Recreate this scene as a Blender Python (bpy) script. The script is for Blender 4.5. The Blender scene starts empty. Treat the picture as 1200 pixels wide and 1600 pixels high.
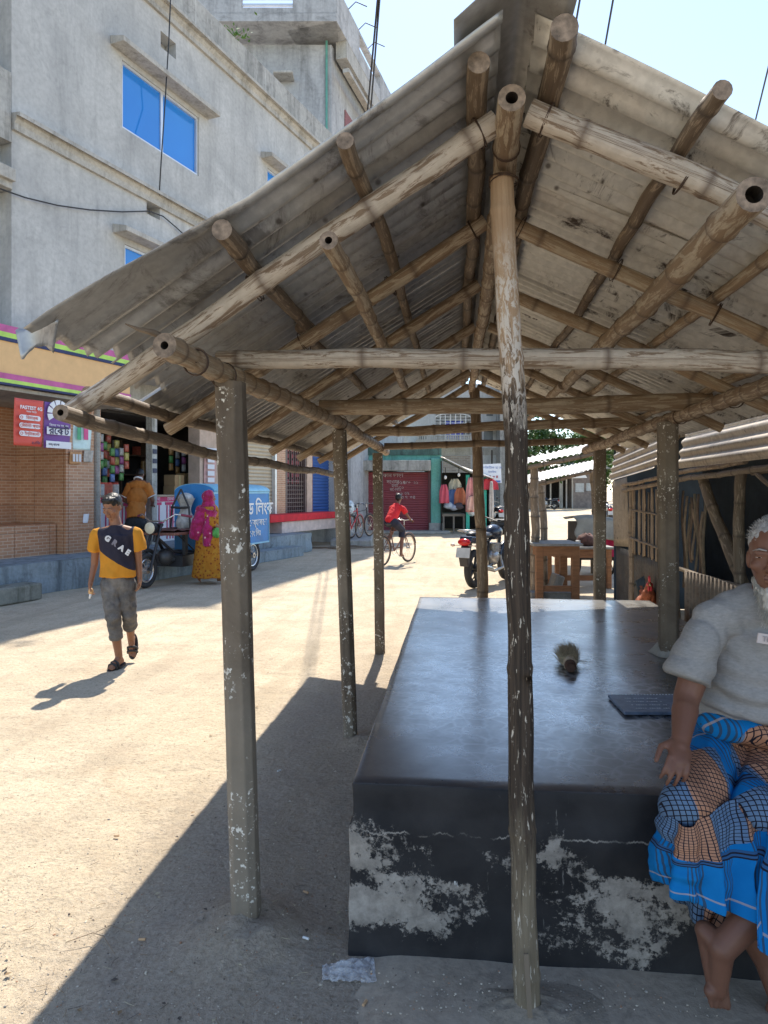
import bpy, bmesh, math, random
from math import sin, cos, pi, radians, sqrt, atan2, exp
from mathutils import Vector, Matrix, Euler, noise
V = Vector
sc = bpy.context.scene
COL = sc.collection
# ---------------------------------------------------------------- camera, sky, sun, exposure
F = 1110.0; HZ = 767.0; TH = radians(5.97); EYE = 1.5
cam_d = bpy.data.cameras.new('camera'); cam = bpy.data.objects.new('camera', cam_d); COL.objects.link(cam)
cam_d.sensor_fit = 'VERTICAL'; cam_d.sensor_height = 36.0; cam_d.lens = 36.0*F/1600.0
cam_d.shift_y = -(800-HZ)/1600.0
cam_d.clip_start = 0.05; cam_d.clip_end = 1500
cam.location = (0, 0, EYE); cam.rotation_euler = (radians(90), 0, TH)
sc.camera = cam
SUN_EL = radians(54.0)
SUN_TO = V((-0.03, 0.99, 0)).normalized()           # horizontal direction towards the sun
world = bpy.data.worlds.new('World'); sc.world = world; world.use_nodes = True
nt = world.node_tree; nt.nodes.clear()
sky = nt.nodes.new('ShaderNodeTexSky'); sky.sky_type = 'NISHITA'; sky.sun_disc = False
sky.sun_elevation = SUN_EL; sky.sun_rotation = atan2(SUN_TO.x, SUN_TO.y)
sky.air_density = 1.0; sky.dust_density = 0.15; sky.ozone_density = 2.0; sky.altitude = 20
bg = nt.nodes.new('ShaderNodeBackground'); bg.inputs['Strength'].default_value = 0.106
wo = nt.nodes.new('ShaderNodeOutputWorld')
hs = nt.nodes.new('ShaderNodeHueSaturation'); hs.inputs['Saturation'].default_value = 0.92; nt.links.new(sky.outputs[0], hs.inputs['Color']); nt.links.new(hs.outputs[0], bg.inputs[0]); nt.links.new(bg.outputs[0], wo.inputs[0])
sun_d = bpy.data.lights.new('sun', 'SUN'); sun_d.energy = 2.75; sun_d.angle = radians(0.6); sun_d.color = (1.0, 0.93, 0.82)
sun = bpy.data.objects.new('sun', sun_d); COL.objects.link(sun)
tosun = V((SUN_TO.x*cos(SUN_EL), SUN_TO.y*cos(SUN_EL), sin(SUN_EL)))
sun.rotation_euler = tosun.to_track_quat('Z', 'Y').to_euler(); sun.location = (0, 8, 20)
sc.view_settings.view_transform = 'Standard'; sc.view_settings.look = 'None'
sc.view_settings.exposure = 1.6; sc.view_settings.gamma = 1.0
sc.cycles.max_bounces = 8; sc.cycles.diffuse_bounces = 5; sc.cycles.use_denoising = True

# ---------------------------------------------------------------- geometry of the viewpoint (true depths)
def C2W(x, d, z): return V((x*cos(TH)-d*sin(TH), x*sin(TH)+d*cos(TH), z))
def W(px, py, d): return C2W((px-600)/F*d, d, EYE-(py-HZ)/F*d)
def G(px, py, z=0.0):
    d = (EYE-z)*F/(py-HZ); return C2W((px-600)/F*d, d, z)

# ---------------------------------------------------------------- objects
PM = {}
def tag(o, label=None, cat=None, group=None, kind=None):
    if label: o['label'] = label
    if cat: o['category'] = cat
    if group: o['group'] = group
    if kind: o['kind'] = kind
    return o
def thing(name, label, cat, loc=(0, 0, 0), rz=0.0, group=None, scale=1.0):
    o = bpy.data.objects.new(name, None); COL.objects.link(o)
    o.empty_display_size = 0.1; o.location = loc; o.rotation_euler = (0, 0, rz); o.scale = (scale,)*3
    PM[o.name] = Matrix.LocRotScale(V(loc), Euler((0, 0, rz)), V((scale,)*3))
    return tag(o, label, cat, group)
def link(name, me, parent=None, world=False):
    o = bpy.data.objects.new(name, me); COL.objects.link(o)
    if parent is not None:
        o.parent = parent
        if world: o.matrix_parent_inverse = root_m(parent).inverted(); PM[o.name] = Matrix.Identity(4)
        else: PM[o.name] = root_m(parent)
    return o
def root_m(p): return PM.get(p.name, Matrix.Identity(4))
def copy_tree(root, loc, rz, label, group=None, scale=None):
    r = root.copy(); COL.objects.link(r); r.location = loc; r.rotation_euler = (0, 0, rz)
    if scale: r.scale = (scale,)*3
    r['label'] = label
    if group: r['group'] = group
    for ch in [x for x in root.children]:
        c = ch.copy(); COL.objects.link(c); c.parent = r
        for g in [x for x in ch.children]:
            d = g.copy(); COL.objects.link(d); d.parent = c
    return r
def setmats(me, mats):
    if not isinstance(mats, (list, tuple)): mats = [mats]
    for m in mats: me.materials.append(m)

def frame(d):
    d = d.normalized(); up = V((0, 0, 1)) if abs(d.z) < 0.9 else V((0, 1, 0))
    a = d.cross(up).normalized(); return a, a.cross(d).normalized()
WELD = False
class MB:
    def __init__(s, M=None): s.v = []; s.f = []; s.mi = []; s.sm = []; s.uv = []; s.M = M
    def add(s, vs, fs, mi=0, sm=False, uv=None):
        b = len(s.v)
        s.v += [tuple(s.M @ V(p)) if s.M else tuple(p) for p in vs]
        for k, f in enumerate(fs):
            s.f.append([b+i for i in f]); s.mi.append(mi); s.sm.append(sm)
            s.uv.append([uv[i] for i in f] if uv else None)
        return s
    def box(s, c, size, rz=0.0, mi=0, R=None):
        hx, hy, hz = size[0]/2, size[1]/2, size[2]/2
        R = R or Matrix.Rotation(rz, 3, 'Z'); c = V(c)
        vs = [c + R @ V((x*hx, y*hy, z*hz)) for x in (-1, 1) for y in (-1, 1) for z in (-1, 1)]
        return s.add(vs, [(0,1,3,2),(4,6,7,5),(0,4,5,1),(2,3,7,6),(0,2,6,4),(1,5,7,3)], mi)
    def b2(s, x0, x1, y0, y1, z0, z1, mi=0):
        return s.box(((x0+x1)/2, (y0+y1)/2, (z0+z1)/2), (abs(x1-x0), abs(y1-y0), abs(z1-z0)), mi=mi)
    def beam(s, p0, p1, w, h, mi=0):
        p0, p1 = V(p0), V(p1); a, b = frame(p1-p0); vs = []
        for p in (p0, p1):
            for i, j in ((-1,-1),(1,-1),(1,1),(-1,1)): vs.append(p+a*(i*w/2)+b*(j*h/2))
        return s.add(vs, [(0,3,2,1),(4,5,6,7),(0,1,5,4),(1,2,6,5),(2,3,7,6),(3,0,4,7)], mi)
    def cone(s, p0, p1, r0, r1, n=12, mi=0, caps=True, sm=True):
        return s.tube([V(p0), V(p1)], [r0, r1], n, mi, caps, sm)
    def tube(s, pts, r, n=8, mi=0, caps=True, sm=True, closed=False):
        pts = [V(p) for p in pts]; m = len(pts)
        rs = r if isinstance(r, (list, tuple)) else [r]*m
        vs = []; uv = []; L = 0; a = None
        for i, p in enumerate(pts):
            if closed: t = pts[(i+1) % m]-pts[i-1]
            else: t = pts[min(i+1, m-1)]-pts[max(i-1, 0)]
            if t.length < 1e-9: t = V((0, 0, 1))
            t.normalize()
            if a is None: a, b = frame(t)
            else:
                a = (a - t*a.dot(t)); a = a.normalized() if a.length > 1e-6 else frame(t)[0]; b = a.cross(t)
            if i: L += (p-pts[i-1]).length
            for k in range(n):
                an = 2*pi*k/n; vs.append(p+(a*cos(an)+b*sin(an))*rs[i]); uv.append((k/n, L))
        fs = []
        for i in range(m if closed else m-1):
            j = (i+1) % m
            for k in range(n): fs.append((i*n+k, i*n+(k+1) % n, j*n+(k+1) % n, j*n+k))
        s.add(vs, fs, mi, sm, uv)
        if caps and not closed and WELD:
            b = len(s.v)-len(vs); s.f += [[b+i for i in range(n)][::-1], [len(s.v)-n+i for i in range(n)]]; s.mi += [mi]*2; s.sm += [sm]*2; s.uv += [None]*2
        elif caps and not closed:
            s.add(vs[:n], [tuple(range(n))[::-1]], mi, False); s.add(vs[-n:], [tuple(range(n))], mi, False)
        return s
    def ell(s, c, r, n=14, m=9, mi=0, R=None, sm=True):
        c = V(c); R = R or Matrix.Identity(3); vs = []; fs = []
        if not isinstance(r, (tuple, list, Vector)): r = (r, r, r)
        for i in range(m+1):
            ph = pi*i/m
            for k in range(n):
                an = 2*pi*k/n
                vs.append(c + R @ V((r[0]*sin(ph)*cos(an), r[1]*sin(ph)*sin(an), r[2]*cos(ph))))
        for i in range(m):
            for k in range(n): fs.append((i*n+k, (i+1)*n+k, (i+1)*n+(k+1) % n, i*n+(k+1) % n))
        return s.add(vs, fs, mi, sm)
    def torus(s, c, ax, R, r, n=28, m=8, mi=0):
        c = V(c); a, b = frame(V(ax)); return s.tube([c+(a*cos(2*pi*i/n)+b*sin(2*pi*i/n))*R for i in range(n)], r, m, mi, closed=True)
    def disc(s, c, ax, R, w, n=24, mi=0):
        c = V(c); ax = V(ax).normalized(); return s.cone(c-ax*w/2, c+ax*w/2, R, R, n, mi)
    def prism(s, poly, o, ux, uy, th, mi=0):
        # polygon in the plane (ux, uy) at o, thickness th along ux x uy
        o, ux, uy = V(o), V(ux), V(uy); nn = ux.cross(uy).normalized()*th; k = len(poly)
        vs = [o+ux*x+uy*y for x, y in poly] + [o+ux*x+uy*y+nn for x, y in poly]
        fs = [tuple(range(k))[::-1], tuple(range(k, 2*k))]+[(i, (i+1) % k, k+(i+1) % k, k+i) for i in range(k)]
        return s.add(vs, fs, mi)
    def grid(s, fn, nu, nv, mi=0, sm=True, uvs=(1, 1)):
        vs = [fn(i/nu, j/nv) for i in range(nu+1) for j in range(nv+1)]
        uv = [(i/nu*uvs[0], j/nv*uvs[1]) for i in range(nu+1) for j in range(nv+1)]
        fs = [(i*(nv+1)+j, (i+1)*(nv+1)+j, (i+1)*(nv+1)+j+1, i*(nv+1)+j+1) for i in range(nu) for j in range(nv)]
        return s.add(vs, fs, mi, sm, uv)
    def mesh(s, name):
        me = bpy.data.meshes.new(name); me.from_pydata(s.v, [], s.f)
        me.polygons.foreach_set('material_index', s.mi); me.polygons.foreach_set('use_smooth', s.sm)
        if any(u for u in s.uv):
            l = me.uv_layers.new(name='UVMap'); i = 0
            for u in s.uv:
                if u is None: i += 0
            for p, u in zip(me.polygons, s.uv):
                if u:
                    for k, li in enumerate(p.loop_indices): l.data[li].uv = u[k]
        return me
    def build(s, name, mats, parent=None, world=False, bevel=0, solid=0, seg=2, fix=True):
        me = s.mesh(name); setmats(me, mats)
        if fix and not solid:
            bm = bmesh.new(); bm.from_mesh(me); bmesh.ops.recalc_face_normals(bm, faces=bm.faces); bm.to_mesh(me); bm.free()
        o = link(name, me, parent, world)
        if solid:
            m = o.modifiers.new('solid', 'SOLIDIFY'); m.thickness = solid; m.offset = 0
        if bevel:
            m = o.modifiers.new('bevel', 'BEVEL'); m.width = bevel; m.segments = seg; m.limit_method = 'ANGLE'; m.angle_limit = radians(40); m.harden_normals = False
        return o

def text(name, body, size, o, ux, uy, mat, parent=None, world=False, th=0.002, align='CENTER', bold=0.0, sx=1.0):
    cu = bpy.data.curves.new(name, 'FONT'); cu.body = body; cu.size = size; cu.align_x = align; cu.align_y = 'CENTER'
    cu.extrude = th/2; cu.offset = bold; cu.resolution_u = 3
    t = bpy.data.objects.new(name, cu); COL.objects.link(t)
    dg = bpy.context.evaluated_depsgraph_get(); me = bpy.data.meshes.new_from_object(t.evaluated_get(dg))
    bpy.data.objects.remove(t); ux, uy = V(ux).normalized(), V(uy).normalized(); nz = ux.cross(uy)
    M = Matrix((ux*sx, uy, nz)).transposed().to_4x4(); M.translation = V(o)+nz*th/2
    me.transform(M); me.materials.clear(); me.materials.append(mat); me.name = name
    return link(name, me, parent, world)

# ---------------------------------------------------------------- materials
class Mt:
    def __init__(s, name, rough=0.8, metal=0.0, spec=0.5):
        s.m = bpy.data.materials.new(name); s.m.use_nodes = True; s.t = s.m.node_tree
        s.b = s.t.nodes['Principled BSDF']; s.b.inputs['Roughness'].default_value = rough
        s.b.inputs['Metallic'].default_value = metal; s.b.inputs['Specular IOR Level'].default_value = spec
        s._c = {}
    def n(s, ty, **k):
        x = s.t.nodes.new(ty)
        for a, b in k.items(): setattr(x, a, b)
        return x
    def l(s, a, b): s.t.links.new(a, b)
    def co(s, kind='Object', scale=(1, 1, 1), loc=(0, 0, 0), rot=(0, 0, 0)):
        tc = s._c.get('tc') or s.n('ShaderNodeTexCoord'); s._c['tc'] = tc
        mp = s.n('ShaderNodeMapping'); mp.inputs['Scale'].default_value = scale; mp.inputs['Location'].default_value = loc
        mp.inputs['Rotation'].default_value = rot
        s.l(tc.outputs[kind], mp.inputs[0]); return mp.outputs[0]
    def attr(s, name):
        a = s.n('ShaderNodeAttribute'); a.attribute_name = name; return a
    def noise(s, co, scale=5, detail=4, rough=0.55, dist=0.0):
        x = s.n('ShaderNodeTexNoise'); x.inputs['Scale'].default_value = scale; x.inputs['Detail'].default_value = detail
        x.inputs['Roughness'].default_value = rough; x.inputs['Distortion'].default_value = dist; s.l(co, x.inputs['Vector']); return x.outputs['Fac']
    def voro(s, co, scale=5, feat='F1', rnd=1.0, out='Distance'):
        x = s.n('ShaderNodeTexVoronoi'); x.feature = feat; x.inputs['Scale'].default_value = scale; x.inputs['Randomness'].default_value = rnd
        s.l(co, x.inputs['Vector']); return x.outputs[out]
    def ramp(s, f, stops, interp='LINEAR'):
        x = s.n('ShaderNodeValToRGB'); e = x.color_ramp.elements; x.color_ramp.interpolation = interp
        while len(e) < len(stops): e.new(0.5)
        for k, (p, c) in enumerate(stops):
            e[k].position = p; e[k].color = (c, c, c, 1) if not isinstance(c, (tuple, list)) else (c[0], c[1], c[2], 1)
        s.l(f, x.inputs[0]); return x.outputs[0]
    def mix(s, f, a, b, mode='MIX'):
        x = s.n('ShaderNodeMix', data_type='RGBA', blend_type=mode)
        for i_, val in ((0, f), (6, a), (7, b)):
            sock = x.inputs[i_]
            if isinstance(val, bpy.types.NodeSocket): s.l(val, sock)
            elif i_ == 0: sock.default_value = val
            else: sock.default_value = (val, val, val, 1) if isinstance(val, (int, float)) else (val[0], val[1], val[2], 1)
        return x.outputs[2]
    def math(s, op, a, b=0.0, c=None):
        x = s.n('ShaderNodeMath', operation=op)
        for i, val in enumerate((a, b) if c is None else (a, b, c)):
            if isinstance(val, bpy.types.NodeSocket): s.l(val, x.inputs[i])
            else: x.inputs[i].default_value = val
        return x.outputs[0]
    def sep(s, co):
        x = s.n('ShaderNodeSeparateXYZ'); s.l(co, x.inputs[0]); return x.outputs
    def comb(s, a, b, c=0.0):
        x = s.n('ShaderNodeCombineXYZ')
        for i, val in enumerate((a, b, c)):
            if isinstance(val, bpy.types.NodeSocket): s.l(val, x.inputs[i])
            else: x.inputs[i].default_value = val
        return x.outputs[0]
    def rnd(s):
        o = s.n('ShaderNodeObjectInfo'); return o.outputs['Random']
    def col(s, c):
        if isinstance(c, bpy.types.NodeSocket): s.l(c, s.b.inputs['Base Color'])
        else: s.b.inputs['Base Color'].default_value = (c[0], c[1], c[2], 1)
        return s
    def rough(s, c):
        s.l(c, s.b.inputs['Roughness']); return s
    def bump(s, h, st=0.3, dist=0.01):
        x = s.n('ShaderNodeBump'); x.inputs['Strength'].default_value = st; x.inputs['Distance'].default_value = dist
        s.l(h, x.inputs['Height']); prev = s._c.get('bump')
        if prev: s.l(prev, x.inputs['Normal'])
        s._c['bump'] = x.outputs[0]; s.l(x.outputs[0], s.b.inputs['Normal']); return s

def plain(name, c, rough=0.6, metal=0.0, var=0.18, scale=6.0, bump=0.0, dirt=None):
    m = Mt(name, rough, metal); co = m.co()
    f = m.noise(co, scale, 6, 0.6)
    c2 = tuple(x*(1-var) for x in c); c3 = tuple(min(1, x*(1+var)) for x in c)
    k = m.ramp(f, [(0.3, c2), (0.7, c3)])
    if dirt:
        g = m.ramp(m.noise(co, scale*0.35, 8, 0.7), [(0.48, 0.0), (0.68, 1.0)]); k = m.mix(g, k, dirt)
    m.col(k)
    if bump: m.bump(m.noise(co, scale*6, 4), bump, 0.01)
    return m.m
MATS = {}
def P(name, *a, **k):
    if name not in MATS: MATS[name] = plain(name, *a, **k)
    return MATS[name]

def m_bamboo(name, base, pale, dark, pale_amt=0.5, peel=0.0):
    m = Mt(name, 0.62, 0, 0.4); uv = m.co('UV', (1, 1, 1)); ob = m.co()
    st = m.co('UV', (26, 1.6, 1)); s1 = m.noise(st, 1.0, 6, 0.7, 0.4)
    k = m.mix(m.ramp(s1, [(0.3, 0.0), (0.7, 1.0)]), base, tuple(x*0.62 for x in base))
    rn = m.rnd(); k = m.mix(m.math('MULTIPLY', rn, 0.45), k, dark)
    p = m.noise(m.co('UV', (5, 3.2, 1)), 2.0, 8, 0.72, 0.6)
    k = m.mix(m.ramp(p, [(0.62-pale_amt*0.3, 0.0), (0.66-pale_amt*0.28, 1.0)]), k, m.mix(m.noise(ob, 40, 5), pale, tuple(x*0.6 for x in pale)))
    d = m.noise(m.co('UV', (7, 2.0, 1), (3, 1, 0)), 3.0, 8, 0.75)
    k = m.mix(m.ramp(d, [(0.58, 0.0), (0.68, 0.9)]), k, dark)
    nd = m.attr('nd').outputs['Fac']
    k = m.mix(m.math('MULTIPLY', nd, 0.75), k, dark)
    m.col(k); m.bump(s1, 0.5, 0.004); m.bump(p, 0.4, 0.006); return m.m
BAM = m_bamboo('bamboo_tan', (0.36, 0.245, 0.145), (0.50, 0.40, 0.28), (0.11, 0.07, 0.045), 0.4)
BAMP = m_bamboo('bamboo_peeling', (0.33, 0.235, 0.155), (0.56, 0.48, 0.39), (0.10, 0.065, 0.045), 0.6)
BAMD = m_bamboo('bamboo_weathered', (0.235, 0.165, 0.105), (0.38, 0.29, 0.20), (0.05, 0.035, 0.025), 0.3)
BAMW = m_bamboo('bamboo_grey', (0.26, 0.2, 0.14), (0.4, 0.32, 0.24), (0.08, 0.06, 0.045), 0.3)
DARKHOLE = P('hollow_dark', (0.02, 0.014, 0.01), 0.9)

def pole(name, pts, r0, r1, mat, parent=None, world=True, node=0.27, wob=0.007, seed=0, sides=14, hollow=0.0, bulge=0.13, step=0.05):
    rr = random.Random(seed*7+3); pts = [V(p) for p in pts]
    # smooth polyline
    segs = []; L = 0
    for a, b in zip(pts, pts[1:]): segs.append((L, (b-a).length, a, b)); L += (b-a).length
    def at(s):
        for s0, l, a, b in segs:
            if s <= s0+l or (a, b) == (segs[-1][2], segs[-1][3]):
                return a.lerp(b, min(1, max(0, (s-s0)/max(l, 1e-6))))
    def pt(s):
        if len(pts) > 2: p = (at(max(0, s-0.12))+at(min(L, s+0.12))+at(s)*2)/4 if 0.12 < s < L-0.12 else at(s)
        else: p = at(s)
        q = seed*13.7; return p + V((noise.noise(V((s*1.3, q, 0))), noise.noise(V((s*1.3, q, 5))), noise.noise(V((s*1.3, q, 9)))))*wob*2.6 + V((noise.noise(V((s*5, q, 1))), noise.noise(V((s*5, q, 6))), noise.noise(V((s*5, q, 8)))))*wob*0.7
    nodes = []; s = rr.uniform(0.06, node)
    while s < L-0.02: nodes.append(s); s += node*rr.uniform(0.8, 1.2)
    S = set([0.0, L]); k = 1
    while k*step < L: S.add(k*step); k += 1
    if bulge:
        for x in nodes:
            for q in (-0.02, -0.008, 0, 0.008, 0.02): 
                if 0 < x+q < L: S.add(x+q)
    S = sorted(S); P_ = []; R_ = []; ND = []
    for s in S:
        r = r0+(r1-r0)*s/L; b = max([exp(-((s-x)/0.011)**2) for x in nodes] or [0])
        side = noise.noise(V((s*4, seed, 2)))*0.09
        P_.append(pt(s)); R_.append(r*(1+bulge*b+side)); ND.append(b if bulge else 0)
    mb = MB(); mb.tube(P_, R_, sides, 0, caps=False)
    me_n = len(mb.v); nd = []
    for x in ND: nd += [x]*sides
    for end in (0, 1):
        c = P_[0] if end == 0 else P_[-1]; base = 0 if end == 0 else (len(P_)-1)*sides
        ring = [V(mb.v[base+i]) for i in range(sides)]
        t = (P_[1]-P_[0] if end == 0 else P_[-2]-P_[-1]).normalized()
        if hollow:
            inner = [c+(p-c)*hollow for p in ring]; deep = [p+t*0.05 for p in inner]
            mb.add(ring+inner, [(i, (i+1) % sides, sides+(i+1) % sides, sides+i) for i in range(sides)], 1)
            mb.add(inner+deep, [(i, (i+1) % sides, sides+(i+1) % sides, sides+i) for i in range(sides)], 2)
            mb.add(deep, [tuple(range(sides))], 2)
        else: mb.add(ring, [tuple(range(sides))], 1)
    me = mb.mesh(name); setmats(me, [mat, ENDW, DARKHOLE])
    at_ = me.attributes.new('nd', 'FLOAT', 'POINT')
    vals = nd + [0.0]*(len(me.vertices)-me_n); at_.data.foreach_set('value', vals)
    bm = bmesh.new(); bm.from_mesh(me); bmesh.ops.recalc_face_normals(bm, faces=bm.faces); bm.to_mesh(me); bm.free()
    return link(name, me, parent, world)
ENDW = P('cut_end_wood', (0.21, 0.155, 0.11), 0.85, var=0.6, scale=45)
# ---------------------------------------------------------------- ground
def m_ground():
    m = Mt('dusty_ground', 0.95, 0, 0.15); co = m.co()
    a = m.noise(co, 0.35, 6, 0.6, 0.5); b = m.noise(co, 2.2, 8, 0.7); c = m.noise(co, 60, 5, 0.7)
    k = m.ramp(a, [(0.35, (0.55, 0.455, 0.325)), (0.65, (0.68, 0.57, 0.415))])
    k = m.mix(m.ramp(b, [(0.42, 0.0), (0.72, 0.75)]), k, (0.42, 0.34, 0.245))
    k = m.mix(m.ramp(m.noise(co, 1.1, 7, 0.75, 1.2), [(0.56, 0.0), (0.66, 0.5)]), k, (0.48, 0.36, 0.24))
    k = m.mix(m.ramp(c, [(0.3, 0.55), (0.5, 0.0)]), k, (0.22, 0.165, 0.115)); k = m.mix(m.ramp(m.noise(m.co(loc=(1, 7, 0)), 24, 6, 0.75), [(0.54, 0.0), (0.66, 0.5)]), k, (0.30, 0.235, 0.165))
    v = m.voro(co, 130, 'F1'); sel = m.ramp(m.noise(co, 23, 2), [(0.52, 0.0), (0.62, 1.0)])
    st = m.math('MULTIPLY', m.ramp(v, [(0.16, 1.0), (0.26, 0.0)]), sel)
    k = m.mix(st, k, m.ramp(m.noise(co, 160, 2), [(0.4, (0.2, 0.17, 0.14)), (0.6, (0.75, 0.68, 0.58))]))
    # greyer, darker ground around the platform: shelter roof's shade painted into the colour
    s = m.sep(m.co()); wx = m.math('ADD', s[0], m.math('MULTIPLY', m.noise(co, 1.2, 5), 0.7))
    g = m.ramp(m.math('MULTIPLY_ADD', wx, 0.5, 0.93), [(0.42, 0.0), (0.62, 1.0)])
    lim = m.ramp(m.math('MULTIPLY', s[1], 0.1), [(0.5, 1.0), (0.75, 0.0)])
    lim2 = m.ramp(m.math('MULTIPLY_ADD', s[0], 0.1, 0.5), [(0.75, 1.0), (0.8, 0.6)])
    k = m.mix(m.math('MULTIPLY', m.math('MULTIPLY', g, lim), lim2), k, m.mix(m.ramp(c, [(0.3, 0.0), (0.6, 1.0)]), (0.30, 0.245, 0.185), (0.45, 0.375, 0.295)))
    rut = m.noise(m.co(scale=(2.6, 0.28, 1), rot=(0, 0, radians(-14))), 1.4, 5, 0.6, 0.4); k = m.mix(m.ramp(rut, [(0.5, 0.0), (0.62, 0.35)]), k, (0.36, 0.29, 0.205))
    m.bump(rut, 0.5, 0.03)
    m.col(k)
    m.bump(m.noise(co, 5, 8, 0.7), 0.9, 0.035); m.bump(c, 0.8, 0.01); m.bump(m.noise(m.co(loc=(8, 8, 8)), 19, 6, 0.7), 0.7, 0.022); m.bump(st, 0.9, 0.008); return m.m
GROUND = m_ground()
def spacing(lo, hi, f0, f1, step):
    out = []; x = f0
    while x <= f1: out.append(x); x += step
    s = step; x = f1
    while x < hi: s *= 1.25; x += s; out.append(min(x, hi))
    s = step; x = f0; pre = []
    while x > lo: s *= 1.25; x -= s; pre.append(max(x, lo))
    return pre[::-1]+out
XS = spacing(-300, 300, -4.5, 2.2, 0.045); YS = spacing(-40, 900, 0.6, 9.0, 0.045)
def gz(x, y):
    w = exp(-max(0, y-9)/6.0)*exp(-max(0, abs(x+1)-5)/4.0)
    z = (noise.noise(V((x*0.8, y*0.8, 0)))*0.012+noise.noise(V((x*3.1, y*3.1, 3)))*0.007+noise.noise(V((x*9, y*9, 7)))*0.007)*w
    if -2.2 < x < 0.2 and y < 6: z += abs(noise.noise(V((x*14, y*14, 1))))*0.009*w
    for cx, cy, h, r in ((-0.71, 2.33, 0.085, 0.17), (-0.52, 4.2, 0.045, 0.15), (-0.70, 6.42, 0.03, 0.15)):
        d2 = ((x-cx)**2+(y-cy)**2)/r**2
        if d2 < 9: z += h*exp(-d2)*(1+0.9*noise.noise(V((x*16, y*16, 4))))
    return z
vs = [(x, y, gz(x, y)-0.006) for x in XS for y in YS]; ny = len(YS)
fs = [(i*ny+j, (i+1)*ny+j, (i+1)*ny+j+1, i*ny+j+1) for i in range(len(XS)-1) for j in range(ny-1)]
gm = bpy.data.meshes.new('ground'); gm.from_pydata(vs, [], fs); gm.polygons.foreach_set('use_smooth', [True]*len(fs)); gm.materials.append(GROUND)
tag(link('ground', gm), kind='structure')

# ---------------------------------------------------------------- materials of the setting
def m_plaster(name, c1, c2, dark, sc_=1.0, stain=0.5, streak=True, bump=0.35):
    m = Mt(name, 0.9, 0, 0.2); co = m.co(scale=(sc_,)*3)
    a = m.noise(co, 0.8, 8, 0.65, 0.8); b = m.noise(co, 14, 6, 0.6)
    k = m.ramp(a, [(0.3, c1), (0.7, c2)])
    k = m.mix(m.ramp(b, [(0.3, 0.3), (0.6, 0.0)]), k, dark)
    if streak:
        s = m.noise(m.co(scale=(3*sc_, 3*sc_, 0.35*sc_)), 1.0, 8, 0.72, 0.3)
        k = m.mix(m.math('MULTIPLY', m.ramp(s, [(0.48, 0.0), (0.72, 1.0)]), stain), k, dark)
    t = m.noise(m.co(scale=(sc_,)*3, loc=(5, 2, 1)), 1.7, 9, 0.75, 1.5)
    k = m.mix(m.math('MULTIPLY', m.ramp(t, [(0.55, 0.0), (0.7, 1.0)]), stain*0.8), k, dark)
    m.col(k); m.bump(b, bump, 0.01); m.bump(a, 0.2, 0.03); return m.m
PLASTER = m_plaster('grey_plaster', (0.37, 0.375, 0.37), (0.55, 0.55, 0.535), (0.22, 0.225, 0.22))
PARAPET = m_plaster('sooty_parapet', (0.33, 0.33, 0.31), (0.47, 0.46, 0.43), (0.10, 0.10, 0.095), 1.0, 0.9)
CORN = m_plaster('cornice_plaster', (0.38, 0.37, 0.34), (0.50, 0.485, 0.45), (0.13, 0.125, 0.11), 1.5, 0.7)
PLINTH = m_plaster('blue_grey_plinth', (0.22, 0.27, 0.30), (0.34, 0.385, 0.40), (0.08, 0.09, 0.095), 1.5, 0.9)
CONC = m_plaster('grey_concrete', (0.33, 0.32, 0.29), (0.45, 0.43, 0.39), (0.14, 0.13, 0.11), 1.5, 0.6)
TEAL = m_plaster('teal_wall', (0.13, 0.42, 0.36), (0.22, 0.52, 0.45), (0.08, 0.12, 0.10), 1.5, 0.55)

def m_postconc():
    m = Mt('post_concrete', 0.85, 0, 0.3); co = m.co()
    a = m.noise(co, 4, 8, 0.7, 0.5); k = m.ramp(a, [(0.3, (0.10, 0.078, 0.056)), (0.7, (0.21, 0.17, 0.128))])
    z = m.noise(m.co(scale=(8, 8, 0.8)), 2, 6); k = m.mix(m.ramp(z, [(0.5, 0.0), (0.7, 0.7)]), k, (0.08, 0.06, 0.045))
    k = m.mix(m.ramp(m.noise(co, 1.2, 3), [(0.5, 0.0), (0.6, 0.5)]), k, (0.28, 0.245, 0.195))
    sp = m.math('MAXIMUM', m.ramp(m.noise(m.co(scale=(1, 1, 0.8), loc=(4, 4, 4)), 42, 3, 0.6), [(0.61, 0.0), (0.635, 1.0)]), m.ramp(m.noise(m.co(loc=(1, 3, 5)), 85, 3), [(0.63, 0.0), (0.66, 1.0)]))
    sel = m.ramp(m.noise(co, 4.2, 4, 0.7), [(0.47, 0.0), (0.54, 1.0)])
    edge = m.ramp(m.noise(co, 60, 3), [(0.35, 0.0), (0.5, 1.0)])
    k = m.mix(m.math('MULTIPLY', m.math('MULTIPLY', sp, sel), edge), k, (0.70, 0.67, 0.60))
    m.col(k); m.bump(m.noise(co, 40, 6), 0.5, 0.006); m.bump(a, 0.4, 0.012); return m.m
POSTC = m_postconc()
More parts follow.
